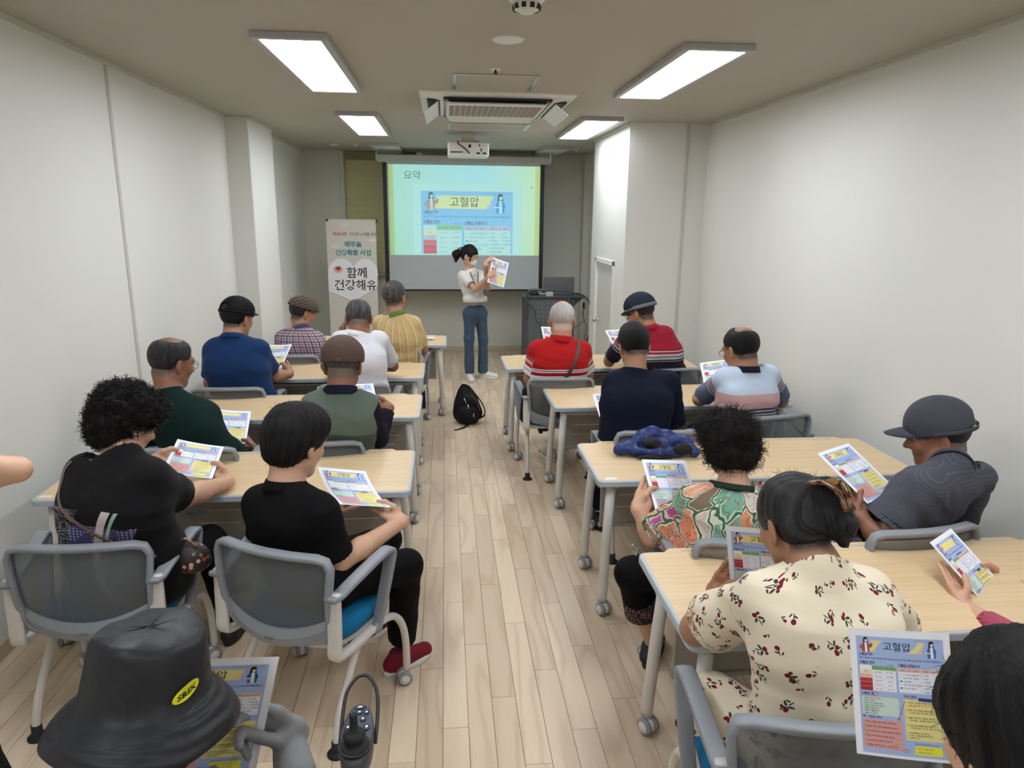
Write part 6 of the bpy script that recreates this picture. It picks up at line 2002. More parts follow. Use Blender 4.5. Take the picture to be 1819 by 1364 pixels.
# 7 white polo
r7, f7 = person('grey-haired man in a white polo leaning on the desk', head=(-0.642, 5.27, 1.215), yaw=6, pitch=26, hs=1.12, neck=(-0.651, 5.2, 1.105), SL=(-0.782, 5.2, 1.064), SR=(-0.481, 5.2, 1.062),
    EL=(-0.918, 5.42, 0.825), ER=(-0.415, 5.44, 0.816), WL=(-0.827, 5.62, 1.01), WR=(-0.643, 5.62, 0.758), hips=(-.63, 5.12, .575), bulge=.06, tw=1.06, vox=.008, skin='dark', show=('L', 'R'),
    hands=TURN(L=dict(f=(.1, .1, 1), n=(.8, .3, 0)), R=dict(f=(-.8, .5, .1), n=(0, -.2, -1))), hair=dict(kind='short', col='salt', t=.010, bald=((0, -.035, .125), .036), low=-.06, rough=.002),
    shirt=dict(mat=M_WHITEPOLO, sleeve=.80, collar=M_WHITEC, g=.006, sr=.060), pants=dict(mat=M_GPANT, vox=.014), legs=[((-.78, 5.42, .52), (-.78, 5.45, .1)), ((-.48, 5.42, .52), (-.48, 5.45, .1))])

# 8 yellow striped
r8, f8 = person('grey-haired man in a yellow striped polo with a green collar', head=(-0.455, 6.4, 1.244), yaw=-28, pitch=2, hs=1.14, neck=(-0.440, 6.34, 1.09), SL=(-0.591, 6.34, 1.02), SR=(-0.273, 6.34, 1.009),
    EL=(-0.595, 6.4, 0.774), ER=(-0.211, 6.48, 0.757), WL=(-0.557, 6.8, 0.700), WR=(-0.260, 6.8, 0.687), hips=(-.42, 6.43, .575), bulge=.04, tw=1.04, vox=.009, skin='tan',
    hair=dict(kind='short', col='salt', t=.013, bald=((-.01, -.075, .10), .012), low=-.062, rough=.003), shirt=dict(mat=M_YELLOW, sleeve=.80, collar=M_GREENC, g=.006, sr=.06), pants=dict(mat=M_DPANT, vox=.014), legs=[((-.55, 6.75, .52), (-.5, 6.8, .1)), ((-.28, 6.75, .52), (-.25, 6.8, .1))])
glasses(r8, f8)

# 9 red striped
F_9 = ((0.782, 5.744, 1.074), (0.978, 5.76, 1.066), (0.776, 5.501, 0.907))
r9, f9 = person('white-haired man in a bright red polo with white stripes', hold=dict(L=(F_9, 'l', .85)), head=(0.884, 5.32, 1.186), yaw=0, pitch=10, hs=1.18, neck=(0.874, 5.26, 1.044), SL=(0.680, 5.25, 0.968), SR=(1.045, 5.25, 0.966),
    EL=(0.637, 5.3, 0.738), ER=(1.105, 5.34, 0.742), WL=(0.741, 5.6, 0.772), WR=(1.048, 5.62, 0.741), hips=(.83, 5.27, .575), bulge=.04, tw=1.12, vox=.008, skin='white', nr=.062,
    hands=TURN(L=dict(f=(.2, .4, .8), n=(.7, .3, 0))), hair=dict(kind='short', col='white', t=.006, bald=((0, -.02, .128), .050), low=-.068, rough=.0012), shirt=dict(mat=M_REDPOLO, sleeve=.78, collar=M_REDC, stand=True, g=.008, sr=.062),
    pants=dict(mat=M_DPANT, vox=.014, len=.75), legs=[((.72, 5.62, .52), (0.837, 5.525, 0.120)), ((1.02, 5.62, .52), (1.05, 5.7, .1))], shoes=[((0.848, 5.496, 0.100), 20, (M_BEIGE, M_SOLEW))])
flyer(*F_9, 'leaflet in front of the white-haired man in the red polo')

# 10 crimson / navy cap
F_10 = ((1.383, 6.006, 0.998), (1.573, 6.025, 1.009), (1.382, 5.74, 0.872))
r10, f10 = person('man in a crimson and navy striped polo and a dark cap with a grey band', hold=dict(L=(F_10, 'l', .85)), head=(1.538, 5.46, 1.223), yaw=48, pitch=18, hs=1.10, neck=(1.588, 5.42, 1.111), SL=(1.414, 5.4, 1.035), SR=(1.737, 5.42, 1.052),
    EL=(1.334, 5.6, 0.804), ER=(1.84, 5.5, 0.783), WL=(1.41, 5.86, 0.869), WR=(1.58, 5.85, 0.762), hips=(1.80, 5.49, .575), bulge=.05, tw=1.05, vox=.008, skin='tan',
    hands=TURN(L=dict(f=(.1, .1, 1), n=(.8, .2, 0))), hair=dict(kind='short', col='dgrey', t=.004, low=-.05, rough=.001), shirt=dict(mat=M_CRIMSON, sleeve=.80, collar=M_CRIC, g=.004, sr=.060), pants=dict(mat=M_DPANT, vox=.014), legs=[((1.68, 5.82, .52), (1.68, 5.85, .1)), ((1.93, 5.82, .52), (1.93, 5.85, .1))])
flyer(*F_10, 'leaflet in the raised hand of the man in the crimson polo')
glasses(r10, f10)

# 11 navy
r11, f11 = person('short-haired man in a plain navy shirt bending forward', head=(1.124, 4.1, 1.2), yaw=6, pitch=24, hs=1.08, neck=(1.114, 4.02, 1.058), SL=(0.992, 4, 1.002), SR=(1.328, 4, 0.998),
    EL=(0.998, 4.05, 0.655), ER=(1.4, 4.1, 0.686), WL=(1.107, 4.3, 0.688), WR=(1.307, 4.35, 0.689), hips=(1.10, 3.93, .575), bulge=.06, tw=1.06, vox=.0065, skin='tan', arm=.95,
    hair=dict(kind='short', col='black', t=.014, top=.02, low=-.066, rough=.0028), shirt=dict(mat=M_NAVY, sleeve=.86, collar=M_NAVY, g=.008, sr=.066, flare=.02), pants=dict(mat=M_NAVY, vox=.012), legs=[((.98, 4.28, .52), (0.968, 4.203, 0.110)), ((1.24, 4.28, .52), (1.24, 4.32, .1))],
    shoes=[((0.975, 4.163, 0.100), 10, (M_SHOEK, M_SHOEK))])
flyer(*((0.975, 4.523, 0.802), (1.199, 4.51, 0.810), (0.973, 4.235, 0.727)), 'leaflet lying on the desk beside the man in the navy shirt')

# 12 pastel stripes, bald
F_12 = ((1.758, 4.68, 0.975), (1.963, 4.624, 1.016), (1.713, 4.414, 0.851))
r12, f12 = person('balding man with glasses in a pastel pink and blue striped shirt', hold=dict(L=(F_12, 'l', .95)), head=(1.845, 4.22, 1.152), yaw=24, pitch=22, hs=1.16, neck=(1.866, 4.16, 1.038), SL=(1.729, 4.15, 0.987), SR=(2.035, 4.2, 0.998),
    EL=(1.689, 4.44, 0.783), ER=(2.206, 4.34, 0.786), WL=(1.783, 4.66, 0.806), WR=(2.118, 4.6, 0.748), hips=(1.84, 4.17, .575), hipyaw=10, bulge=.06, tw=1.02, vox=.0065, skin='tan', arm=1.05,
    hands=TURN(L=dict(f=(.2, .3, .8), n=(.8, .2, 0), curl=(.7, .8, .9, .9))), hair=dict(kind='short', col='black', t=.012, bald=((0, -.055, .112), .044), low=-.062, rough=.0015), shirt=dict(mat=M_PASTEL, sleeve=.84, collar=M_NAVYC, g=.004, sr=.062),
    pants=dict(mat=M_DPANT, vox=.012), legs=[((1.70, 4.50, .52), (1.70, 4.55, .1)), ((1.95, 4.50, .52), (1.95, 4.55, .1))])
flyer(*F_12, 'leaflet held up by the balding man in the pastel striped shirt')
glasses(r12, f12)

# 13 flowered blouse
F_13 = ((0.856, 2.898, 0.914), (1.069, 2.925, 0.894), (0.891, 2.659, 0.727))
r13, f13 = person('woman with wavy black hair in a flowered green and pink blouse', hold=dict(L=(F_13, 'l', .55)), head=(1.143, 2.66, 1.049), yaw=14, pitch=22, hs=1.0, neck=(1.145, 2.58, 0.894), SL=(0.993, 2.6, 0.825), SR=(1.268, 2.58, 0.837),
    EL=(0.852, 2.66, 0.652), ER=(1.39, 2.62, 0.601), WL=(0.901, 2.86, 0.726), WR=(1.271, 2.9, 0.565), hips=(1.10, 2.53, .575), bulge=.04, tw=1.0, vox=.005, skin='light', nr=.052,
    hands=TURN(L=dict(f=(.05, .15, .95), n=(.9, .2, 0), curl=(.5, .6, .7, .7), thumb=(.7, .5)), R=dict(f=(-.5, .5, .5), n=(-.3, .2, .8))),
    hair=dict(kind='mass', col='brown', amp=.0075, freq=60, crown=(0, -.02, .13), prims=[('e', (0, -.022, .050), (.108, .120, .094)), ('e', (-.052, -.03, -.02), (.058, .082, .072), .03), ('e', (.052, -.03, -.02), (.058, .082, .072), .03), ('e', (0, -.065, -.045), (.078, .050, .060), .03), ('e', (0, .05, .08), (.078, .06, .05), .03)],
        wisps=dict(n=3000, L=.045, curl=.8, lift=.005, mess=.7, r=.0013)),
    shirt=dict(mat=M_BLOUSE, sleeve=.90, g=.012, flare=.03, sr=.072, fold=.008, neck_open=.022, neck_r=.062), pants=dict(mat=M_BLACKC, w=1.05, len=.36, cuff=.072), bare=True,
    legs=[((0.765, 2.647, 0.500), (0.910, 2.75, 0.100)), ((1.22, 2.92, .52), (1.20, 2.98, .1))], shoes=[((0.900, 2.751, 0.100), -30, (M_SHOEK, M_SHOEK)), ((1.101, 2.631, 0.100), -10, (M_SHOEK, M_SHOEK))])
flyer(*F_13, 'leaflet held upright by the woman in the flowered blouse')
_k, _a = V((0.765, 2.647, 0.500)), V((0.910, 2.75, 0.100))
_lt = NT('black_lace'); _lv = _lt.voro(_lt.coord(), 95, rand=.3)
M_LACE = _lt.fin(_lt.mix(_lt.math('LESS_THAN', _lv.outputs['Distance'], .36), rgb(14, 13, 14), rgb(150, 112, 90)), .8)
_p = [lerp(_k, _a, t_) - V(r13.location) for t_ in (.33, .40, .46, .52)]
MB().sweep(_p, [.074, .077, .080, .083], 26).obj('lace_hem', M_LACE, r13)
flyer_ruff = make_collar(r13, f13['neck'], nrm(f13['up'] + V(0, .1, 0)), f13['r'], .083, M_RUFF, .018, False, 'neck_ruffle')

# 14 grey cap man
F_14 = ((1.651, 2.869, 0.935), (1.843, 2.952, 0.952), (1.763, 2.637, 0.789))
r14, f14 = person('man in a slate baseball cap and a grey polo, sitting sideways by the right wall', hold=dict(L=(F_14, 'l', .85), R=(F_14, 'r', .92)), head=(2.12, 2.74, 1.046), yaw=62, pitch=14, hs=1.16, neck=(2.103, 2.62, 0.958), SL=(1.902, 2.5, 0.906), SR=(2.268, 2.66, 0.884),
    EL=(1.77, 2.52, 0.670), ER=(2.426, 2.95, 0.475), WL=(1.745, 2.72, 0.760), WR=(2.047, 2.86, 0.740), hips=(1.76, 2.69, .575), hipyaw=28, bulge=.05, tw=1.0, vox=.005, skin='dark', nr=.054,
    hands=TURN(L=dict(f=(-.1, .3, .9), n=(.7, .5, 0), curl=(.6, .7, .7, .8), thumb=(.5, .4)), R=dict(f=(-.8, .1, .1), n=(-.1, -.4, .6))),
    hair=dict(kind='short', col='dgrey', t=.004, low=-.055, rough=.0008), shirt=dict(mat=M_GREYPOLO, sleeve=.72, collar=M_GREYC, g=.006, sr=.068, flare=.018, fold=.006), pants=dict(mat=M_DPANT, w=1.05), legs=[((1.42, 2.95, .53), (1.40, 3.05, .1)), ((1.62, 3.06, .53), (1.6, 3.2, .1))])
flyer(*F_14, 'leaflet held by the man in the slate baseball cap')

# 15 rose print
F_15 = ((0.861, 1.97, 1.021), (1.041, 1.858, 1.048), (0.915, 1.979, 0.729))
r15, f15 = person('grey-haired woman with a claw clip in a cream rose-print dress, front right', hold=dict(L=(F_15, 'l', .68)), head=(0.960, 1.74, 1.126), yaw=16, pitch=28, hs=1.06, neck=(0.966, 1.62, 1.059), SL=(0.823, 1.62, 0.970), SR=(1.101, 1.6, 0.986),
    EL=(0.742, 1.84, 0.748), ER=(1.336, 1.78, 0.734), WL=(0.882, 1.98, 0.794), WR=(1.157, 2, 0.643), hips=(.99, 1.53, .575), hipyaw=-4, bulge=.045, tw=.98, vox=.0045, skin='tan', nr=.052, arm=1.15, hand_s=1.0,
    hands=TURN(L=dict(f=(.12, .3, .9), n=(.9, .2, .1), curl=(.5, .6, .7, .7), thumb=(.7, .4)), R=dict(f=(-.5, .5, .5), n=(-.3, .2, .8))),
    hair=dict(kind='mass', col='dgrey', amp=.0022, freq=44, ridge=.0018, crown=(.01, -.125, .045), vox=.0045, prims=[('e', (0, -.014, .042), (.086, .108, .096)), ('e', (0, -.05, .0), (.078, .066, .066), .03), ('c', (.012, -.125, .075, .018, -.138, -.012), (.032, .036), .03), ('c', (.018, -.138, -.012, .022, -.128, -.058), (.034, .014), .02), ('e', (.088, .0, -.02), (.02, .026, .04), .01, -1), ('e', (-.088, .0, -.02), (.02, .026, .04), .01, -1)],
        wisps=dict(n=500, L=.022, lift=.002, mess=.25, r=.0006)),
    shirt=dict(mat=M_ROSE, sleeve=.72, g=.006, flare=.03, sr=.066, fold=.006, neck_open=.020, neck_r=.060, vox=.005), pants=dict(mat=M_ROSE, w=1.15, cuff=.085, len=.9, vox=.006), legs=[((.79, 1.78, .55), (.80, 1.80, .1)), ((1.12, 1.92, .55), (1.12, 1.96, .1))])
flyer(*F_15, 'leaflet held close by the grey-haired woman in the rose-print dress')

# ------------------------------------------------------------------ presenter
F_P = ((0.540, 8.178, 1.504), (0.732, 8.23, 1.438), (0.473, 8.081, 1.231))
rP, fP = person('young woman presenter in a white knit polo, jeans and face mask, standing by the screen', head=(0.288, 8.54, 1.496), yaw=-118, pitch=22, hs=1.0, neck=(0.302, 8.56, 1.329), SL=(0.414, 8.64, 1.27), SR=(0.199, 8.5, 1.273),
    EL=(0.499, 8.46, 1.131), ER=(0.351, 8.3, 1.126), WR=(0.498, 8.12, 1.292), hold=dict(L=(F_P, 'l', .12)), hips=(0.354, 8.54, 0.817), hipyaw=-152, bulge=.0, tw=.82, depth=1.0, vox=.007, skin='light', nr=.044, arm=.80, hand_s=.95,
    hands=TURN(R=dict(f=(.7, .1, .55), n=(.1, 1, .1), curl=(.05, .5, .9, 1.0))),
    hair=dict(kind='mass', col='black', amp=.002, freq=50, ridge=.0015, crown=(0, -.11, .06), prims=[('e', (0, -.018, .042), (.084, .104, .096)), ('e', (0, -.04, .0), (.076, .07, .07), .03), ('c', (0, -.13, .03, 0, -.165, -.05), (.030, .048), .02), ('c', (0, -.165, -.05, -.01, -.15, -.13), (.048, .016), .03), ('c', (.066, .055, .055, .072, .05, -.03), (.012, .006), .01), ('c', (-.066, .055, .055, -.072, .05, -.03), (.012, .006), .01)],
        wisps=dict(n=250, L=.05, curl=.4, lift=.004, mess=.3, r=.0009)),
    shirt=dict(mat=M_WHITEK, neck_r=.040, sleeve=.70, collar=M_WHITEC, g=-.004, sr=.050, flare=.010, hem=.985, fold=.005, cname='collar'), pants=dict(mat=M_DENIM, tw=.76, w=.92, cuff=.062, top=1.02, vox=.008),
    legs=[((0.451, 8.56, 0.495), (0.452, 8.58, 0.073)), ((0.276, 8.48, 0.509), (0.281, 8.5, 0.085))], shoes=[((0.466, 8.58, 0.058), -112, (M_SHOEW, M_SOLEW)), ((0.281, 8.5, 0.064), -172, (M_SHOEW, M_SOLEW))])
P = fP['P']; oP = V(rP.location)
mk = Sdf(); mk.ell(P(0, .062, -.040), V(.056, .052, .050), fP['R'], .01).cone(P(0, .09, -.015), P(0, .098, -.06), .016, .014, .02)
finish(mk, .005, lambda Pt, d: np.maximum(d, -(((Pt - fP['head']) @ fP['R'])[:, 1] - .03)), 'face_mask', M_MASK, rP)
MB().sweep([P(.05, .06, -.02) - oP, P(.078, .02, -.0) - oP, P(.086, -.005, .02) - oP], .0012, 5).sweep([P(-.05, .06, -.02) - oP, P(-.078, .02, -.0) - oP, P(-.086, -.005, .02) - oP], .0012, 5).obj('ear_loop', M_MASK, rP)
MB().sweep([P(.024 * math.cos(a), -.128, .028 + .024 * math.sin(a)) - oP for a in np.linspace(0, 6.28, 13)[:-1]], .009, 8, closed=True).obj('hair_tie', M_MASK, rP)
def front_pt(a, v):
    o = fP['neck'] + fP['r'] * a - fP['up'] * v + fP['fwd'] * .5
    h = on_surface(rP, 'shirt', o, -fP['fwd'])
    return (h[0] if h else o - fP['fwd'] * .4) + fP['fwd'] * .004 - oP
MB().sweep([front_pt(-.055, .02), front_pt(-.045, .08), front_pt(-.02, .17), front_pt(0, .235)], (.006, .0012), 6, rect=True).sweep([front_pt(.055, .02), front_pt(.045, .08), front_pt(.02, .17), front_pt(0, .235)], (.006, .0012), 6, rect=True).obj('lanyard', plain('navy_ribbon', rgb(36, 44, 84), .6), rP)
b_ = front_pt(0, .28)
MB().bbox(b_[0] - .03, b_[0] + .03, b_[1] - .004, b_[1] + .002, b_[2] - .045, b_[2] + .045, .002).obj('badge', M_WPL, rP)
# ribbed waistband
cw = fP['head'] * 0 + V(rP.location) * 0
hipP = V(*(0.354, 8.54, 0.817)); hb = MB()
ringv = []
hy = math.radians(-152); hr_ = V(math.cos(hy), math.sin(hy), 0); hf_ = V(-math.sin(hy), math.cos(hy), 0)
for (g_, z) in ((-.004, .955), (.002, .96), (.002, 1.005), (-.004, 1.012), (-.012, 1.0), (-.012, .96)):
    for k in range(32):
        a = 2 * PI * k / 32
        ringv.append(V(hipP[0], hipP[1], 0) + hr_ * (.156 + g_) * math.cos(a) + hf_ * ((.108 + g_) * math.sin(a)) + V(0, 0, z) - oP)
hb.add(ringv, [(i * 32 + k, i * 32 + (k + 1) % 32, ((i + 1) % 6) * 32 + (k + 1) % 32, ((i + 1) % 6) * 32 + k) for i in range(6) for k in range(32)], 0, True)
hb.obj('waistband', M_WHITEK, rP)
flyer(*F_P, 'leaflet the presenter holds up and points at')

# ------------------------------------------------------------------ caps and hats of the seated men
cap_crown(r5, f5, M_CAPK, .034, -.12, .016, .004, hole=True); cap_brim(r5, f5, M_CAPK, .07, .05)
band(r5, f5, M_CAPK, .030, .046, .017)
cap_crown(r6, f6, M_TWEED, .036, -.05, .022, -.006); cap_brim(r6, f6, M_TWEED, .045, .045, .085, .35)
cap_crown(r4, f4, M_MESHCAP, .018, .10, .022, -.002); cap_brim(r4, f4, M_MESHCAP, .035, .045, .08, .3)
cap_crown(r10, f10, M_CAPN, .048, -.02, .019, .006); band(r10, f10, M_BANDG, .030, .056, .020); cap_brim(r10, f10, M_CAPN, .06, .045, .078, .35, down=.02)
cap_crown(r14, f14, M_CAPG, .030, -.10, .017, .012, hole=True); cap_brim(r14, f14, M_CAPG, .085, .046, .078, .32, down=.008); band(r14, f14, M_CAPG, .024, .040, .018)
P14 = f14['P']; o14 = V(r14.location)
MB().lathe([(0, 0), (.009, 0), (.008, .006), (0, .008)], 12, o=P14(0, -.0, .152) - o14, ax=f14['R'] @ V(0, 0, 1)).obj('cap_button', M_CAPG, r14)
for (a, b, c) in ((.075, .052, .052), (.086, .025, .045)):
    MB().lathe([(.003, 0), (.006, 0), (.006, .002), (.003, .003)], 12, o=P14(-a, b, c) * 1.0 - o14, ax=f14['R'] @ V(-1, .2, 0)).obj('cap_eyelet', M_STEEL, r14)
glasses(g3r, g3)

# claw clip on the grey-haired woman
P15 = f15['P']; o15 = V(r15.location)
M_TORT = NT('tortoiseshell'); _c = M_TORT.coord(); M_TORT = M_TORT.fin(M_TORT.ramp(M_TORT.noise(_c, 70, 2), [(.4, rgb(46, 28, 18)), (.6, rgb(120, 78, 30))]), .15, spec=.6)
m = MB()
m.sweep(smooth_path([P15(-.035, -.118, .098) - o15, P15(-.012, -.150, .092) - o15, P15(.005, -.172, .060) - o15, P15(.008, -.176, .015) - o15], 5), (.012, .005), 8, rect=True)
m.sweep(smooth_path([P15(.058, -.108, .098) - o15, P15(.040, -.150, .088) - o15, P15(.030, -.172, .060) - o15, P15(.024, -.178, .015) - o15], 5), (.010, .005), 8, rect=True)
cl = m.obj('hair_claw', M_TORT, r15)
m = MB(); m.bbox(-.020, .020, -.003, .003, -.010, .010, .003)
Rm = f15['R']; m.v = [tuple(P15(.012, -.152, .090) - o15 + Rm @ V(v_[0], v_[1] * 1, v_[2])) for v_ in m.v]
m.obj('clip_plate', plain('amber_gold', rgb(150, 112, 52), .2, .5), cl)

# ------------------------------------------------------------------ straps and bags
m, _p = back_strap(r9, f9, [(.125, -.02), (.12, .05), (.085, .16), (.05, .24), (.01, .33)], .028, .003)
tag(m.obj('crossbody_strap', M_LEATH), 'brown leather strap slung across the back of the red striped polo', 'bag strap')
m, _p = back_strap(rt, f2, [(-.150, .005), (-.165, .04), (-.150, .10), (-.11, .155), (-.02, .215), (.06, .26), (.16, .31), (.20, .34)], .012, .002)
bg = empty('crossbody_bag', tuple(map(float, _p[-1]))); tag(bg, 'small floral crossbody bag on a taupe strap worn by the curly-haired woman', 'bag')
m.v = [tuple(V(v_) - V(bg.location)) for v_ in m.v]
m.obj('shoulder_strap', plain('taupe_leather', rgb(122, 96, 84), .55), bg)
mid = _p[int(len(_p) * .72)] - V(bg.location)
MB().sweep([mid + f2['r'] * .011 * math.cos(a) + f2['up'] * .011 * math.sin(a) + f2['back'] * .004 for a in np.linspace(0, 6.28, 13)[:-1]], .002, 6, closed=True).obj('strap_ring', plain('brass', rgb(180, 140, 80), .25, 1.0), bg)
S_ = Sdf(); c_ = V(*(-1.019, 2.66, 0.644)); S_.ell(c_, (.075, .05, .055), k=.02).ell(c_ + V(0, 0, -.03), (.08, .055, .045), k=.03)
vs, fs = S_.mesh(.006, lambda Pt, d: d + .003 * wav(Pt, 60, 2))
tb = NT('bag_flower_print'); cc = tb.coord(); vv = tb.voro(cc, 38); x1, y1, z1 = tb.xyz(vv.outputs['Color'])
M_BAGF = tb.fin(tb.mix(tb.math('LESS_THAN', vv.outputs['Distance'], .35), rgb(44, 28, 28), tb.ramp(x1, [(0, rgb(170, 70, 60)), (.4, rgb(206, 170, 150)), (.7, rgb(120, 110, 70))], 'CONSTANT')), .5)
link('pouch', np_mesh('pouch', vs, fs, M_BAGF, None, bg.location), bg)
MB().sweep(smooth_path([c_ + V(-.04, -.03, .045) - V(bg.location), c_ + V(0, -.035, .085) - V(bg.location), c_ + V(.045, -.03, .045) - V(bg.location)]), .005, 8).obj('handle', plain('brass2', rgb(150, 110, 80), .3, .8), bg)

S_ = Sdf(); c_ = V(*(0.580, 5.12, 0.605)); S_.cone(c_ + V(.01, 0, .07), c_ + V(.0, 0, -.12), .042, .055, .02, .6, V(1, 0, 0))
vs, fs = S_.mesh(.008, lambda Pt, d: d + .003 * wav(Pt, 50, 2))
pb = link('side_pouch', np_mesh('side_pouch', vs, fs, M_NYL, None, c_)); pb.location = c_; tag(pb, 'black pouch hanging at the left side of the red-polo man', 'bag')

# crumpled navy bag on a desk
S_ = Sdf(); b0_ = V(*(1.109, 3.469, 0.720)) + V(0, .03, 0)
g_ = b0_
def Q(x, y, z): return g_ + V(x, y, z * 1.0)
for (a, b, ra, rb) in (((-.20, .0, .040), (-.12, .02, .045), .030, .034), ((-.12, .02, .045), (-.07, .05, .085), .034, .036), ((-.07, .05, .085), (.0, .06, .105), .036, .034), ((.0, .06, .105), (.06, .05, .095), .034, .036), ((.06, .05, .085), (.10, .02, .065), .036, .034), ((.08, .04, .085), (.16, .0, .065), .032, .036),
                       ((.16, .0, .06), (.19, -.05, .035), .036, .030), ((-.12, -.02, .03), (.0, -.05, .028), .026, .028), ((.0, -.05, .03), (.10, -.04, .03), .026, .028), ((-.05, .01, .05), (.05, .0, .05), .034, .034)):
    S_.cone(Q(*a), Q(*b), ra * 1.05, rb * 1.05, .014)
vs, fs = S_.mesh(.0055, lambda Pt, d: np.maximum(d + .008 * wav(Pt, 46, 3) + .004 * (np.abs(wav(Pt, 60, 1)) - .3), .7235 - Pt[:, 2]))
cb = link('crumpled_bag', None if False else np_mesh('crumpled_bag', vs, fs, M_STAR, None, g_)); cb.location = g_; tag(cb, 'crumpled navy speckled fabric bag lying on the right-hand desk', 'bag')
S_ = Sdf()
for (c, rr, k) in (((-.03, -.012, .075), (.050, .030, .026), .01), ((.02, -.03, .045), (.045, .03, .02), .01), ((.125, -.055, .050), (.052, .030, .034), .01), ((-.10, -.03, .025), (.05, .02, .014), .01), ((-.03, -.07, .016), (.10, .02, .012), .02)):
    S_.ell(Q(*c), rr, k=.015)
vs, fs = S_.mesh(.006, lambda Pt, d: np.maximum(d + .004 * wav(Pt, 60, 2), .722 - Pt[:, 2]))
ln_ = link('lining', np_mesh('lining', vs, fs, plain('black_lining', rgb(18, 18, 20), .8), None, g_), cb)

# small things on the desks
S_ = Sdf(); c_ = V(*(-0.174, 7.118, 0.720)) + V(0, .05, .02)
S_.cone(c_ + V(-.05, 0, -.004), c_ + V(.03, .01, .0), .014, .017, .01).cone(c_ + V(.0, .0, .004), c_ + V(.05, -.02, -.002), .012, .011, .01)
vs, fs = S_.mesh(.006, lambda Pt, d: np.maximum(d + .004 * wav(Pt, 90, 2), .7225 - Pt[:, 2]))
o = link('folded_mask', np_mesh('folded_mask', vs, fs, M_MASK, None, c_)); o.location = c_; tag(o, 'crumpled white face mask on the desk nearest the presenter', 'mask')
oc = MB().bbox(-.045, .045, -.03, .03, 0, .0015, .0005).obj('orange_card', plain('orange_card', rgb(222, 92, 40), .6)); oc.location = V(*(-1.545, 4.64, 0.722)) + V(0, .01, .001); tag(oc, 'small orange card on the desk of the man in the dark green shirt', 'card')
for (x_, y_, nm) in ((-.17 - TL_ + .05, 3.12, 'small white inventory sticker on the front-left desk corner'), (.72 + .07, 3.17, 'small white inventory sticker on the desk with the navy bag')):
    st_ = MB().box(-.028, .028, -.012, .012, 0, .0006).obj('sticker', M_WPL); st_.location = (x_, y_, .7212); tag(st_, nm, 'sticker')
flyer(*((-1.014, 6.731, 0.889), (-0.756, 6.715, 0.869), (-1.067, 6.446, 0.811)), 'leaflet tilted on the desk between the plaid-shirt man and the white-polo man')

# ------------------------------------------------------------------ person in a pink checked sleeve, right edge
F_Q = ((1.681, 2.14, 0.852), (1.852, 2.262, 0.844), (1.809, 1.945, 0.667))
rq, fq = person('person at the right edge in a pink checked shirt with both hands on a leaflet', head=(1.95, 1.62, 1.20), yaw=20, pitch=25, hs=1.0, neck=(1.99, 1.50, 1.05), SL=(1.80, 1.52, 1.0), SR=(2.16, 1.46, 1.0),
    EL=(1.666, 1.62, 0.758), ER=(2.14, 1.72, .80), WL=(1.685, 1.86, 0.788), WR=(1.76, 2.04, .79), hips=(1.98, 1.42, .575), bulge=.04, tw=.95, vox=.006, skin='light', hand_s=.98, arm=.92,
    hold=dict(L=(F_Q, 'l', .52), R=(F_Q, 'r', .55)),
    hair=dict(kind='mass', col='black', amp=.004, freq=50, prims=[('e', (0, -.02, .045), (.094, .11, .094)), ('e', (0, -.05, -.01), (.086, .075, .08), .03)]),
    shirt=dict(mat=M_PINK, sleeve=1.70, collar=M_PINK, g=.0), pants=dict(mat=M_DPANT, vox=.014), legs=[((1.84, 1.85, .52), (1.84, 1.88, .1)), ((2.10, 1.85, .52), (2.1, 1.88, .1))])
flyer(*F_Q, 'leaflet in both hands of the person in the pink checked sleeve', .5, 'x')
place_chair(2.0, 1.46, -6, 'grey mesh chair of the person in the pink checked sleeve at the right edge')

# ------------------------------------------------------------------ black-haired reader in the front right corner
F_B = ((0.820, 1.231, 1.133), (0.978, 1.161, 1.158), (0.838, 1.158, 0.889))
rb, fb = person('black-haired person in the front right corner seen from behind, holding up a leaflet', head=(0.777, 0.760, 1.252), yaw=4, pitch=24, hs=1.0, neck=(.92, .70, 1.08), SL=(.77, .70, 1.02), SR=(1.08, .70, 1.02),
    EL=(.70, .86, .80), ER=(1.16, .86, .80), WL=(.80, .98, .66), WR=(1.02, .98, .66), hips=(.92, .62, .575), bulge=.04, tw=.95, vox=.006, skin='light', hand_s=.95,
    hands=TURN(L=dict(f=(.2, .3, .8), n=(.8, .3, 0)), R=dict(f=(-.2, .3, .8), n=(-.8, .3, 0))),
    hair=dict(kind='mass', col='black', amp=.003, freq=46, ridge=.0022, crown=(-.02, .0, .14), prims=[('e', (0, -.02, .045), (.100, .116, .100)), ('e', (0, -.05, -.02), (.098, .085, .095), .03), ('c', (.0, .02, .13, .03, -.04, .145), (.02, .016), .03)],
        wisps=dict(n=500, L=.016, lift=.001, mess=.2, r=.0006)),
    shirt=dict(mat=M_BLACKC, sleeve=.8, g=.004), pants=dict(mat=M_DPANT, vox=.014), legs=[((.80, 1.02, .52), (.80, 1.05, .1)), ((1.06, 1.02, .52), (1.06, 1.05, .1))])
flyer(*F_B, 'leaflet held high in the front right corner, facing the room', -.7, 'x', s=.86)
place_chair(.92, .68, 0, 'grey mesh chair under the black-haired reader in the front right corner')

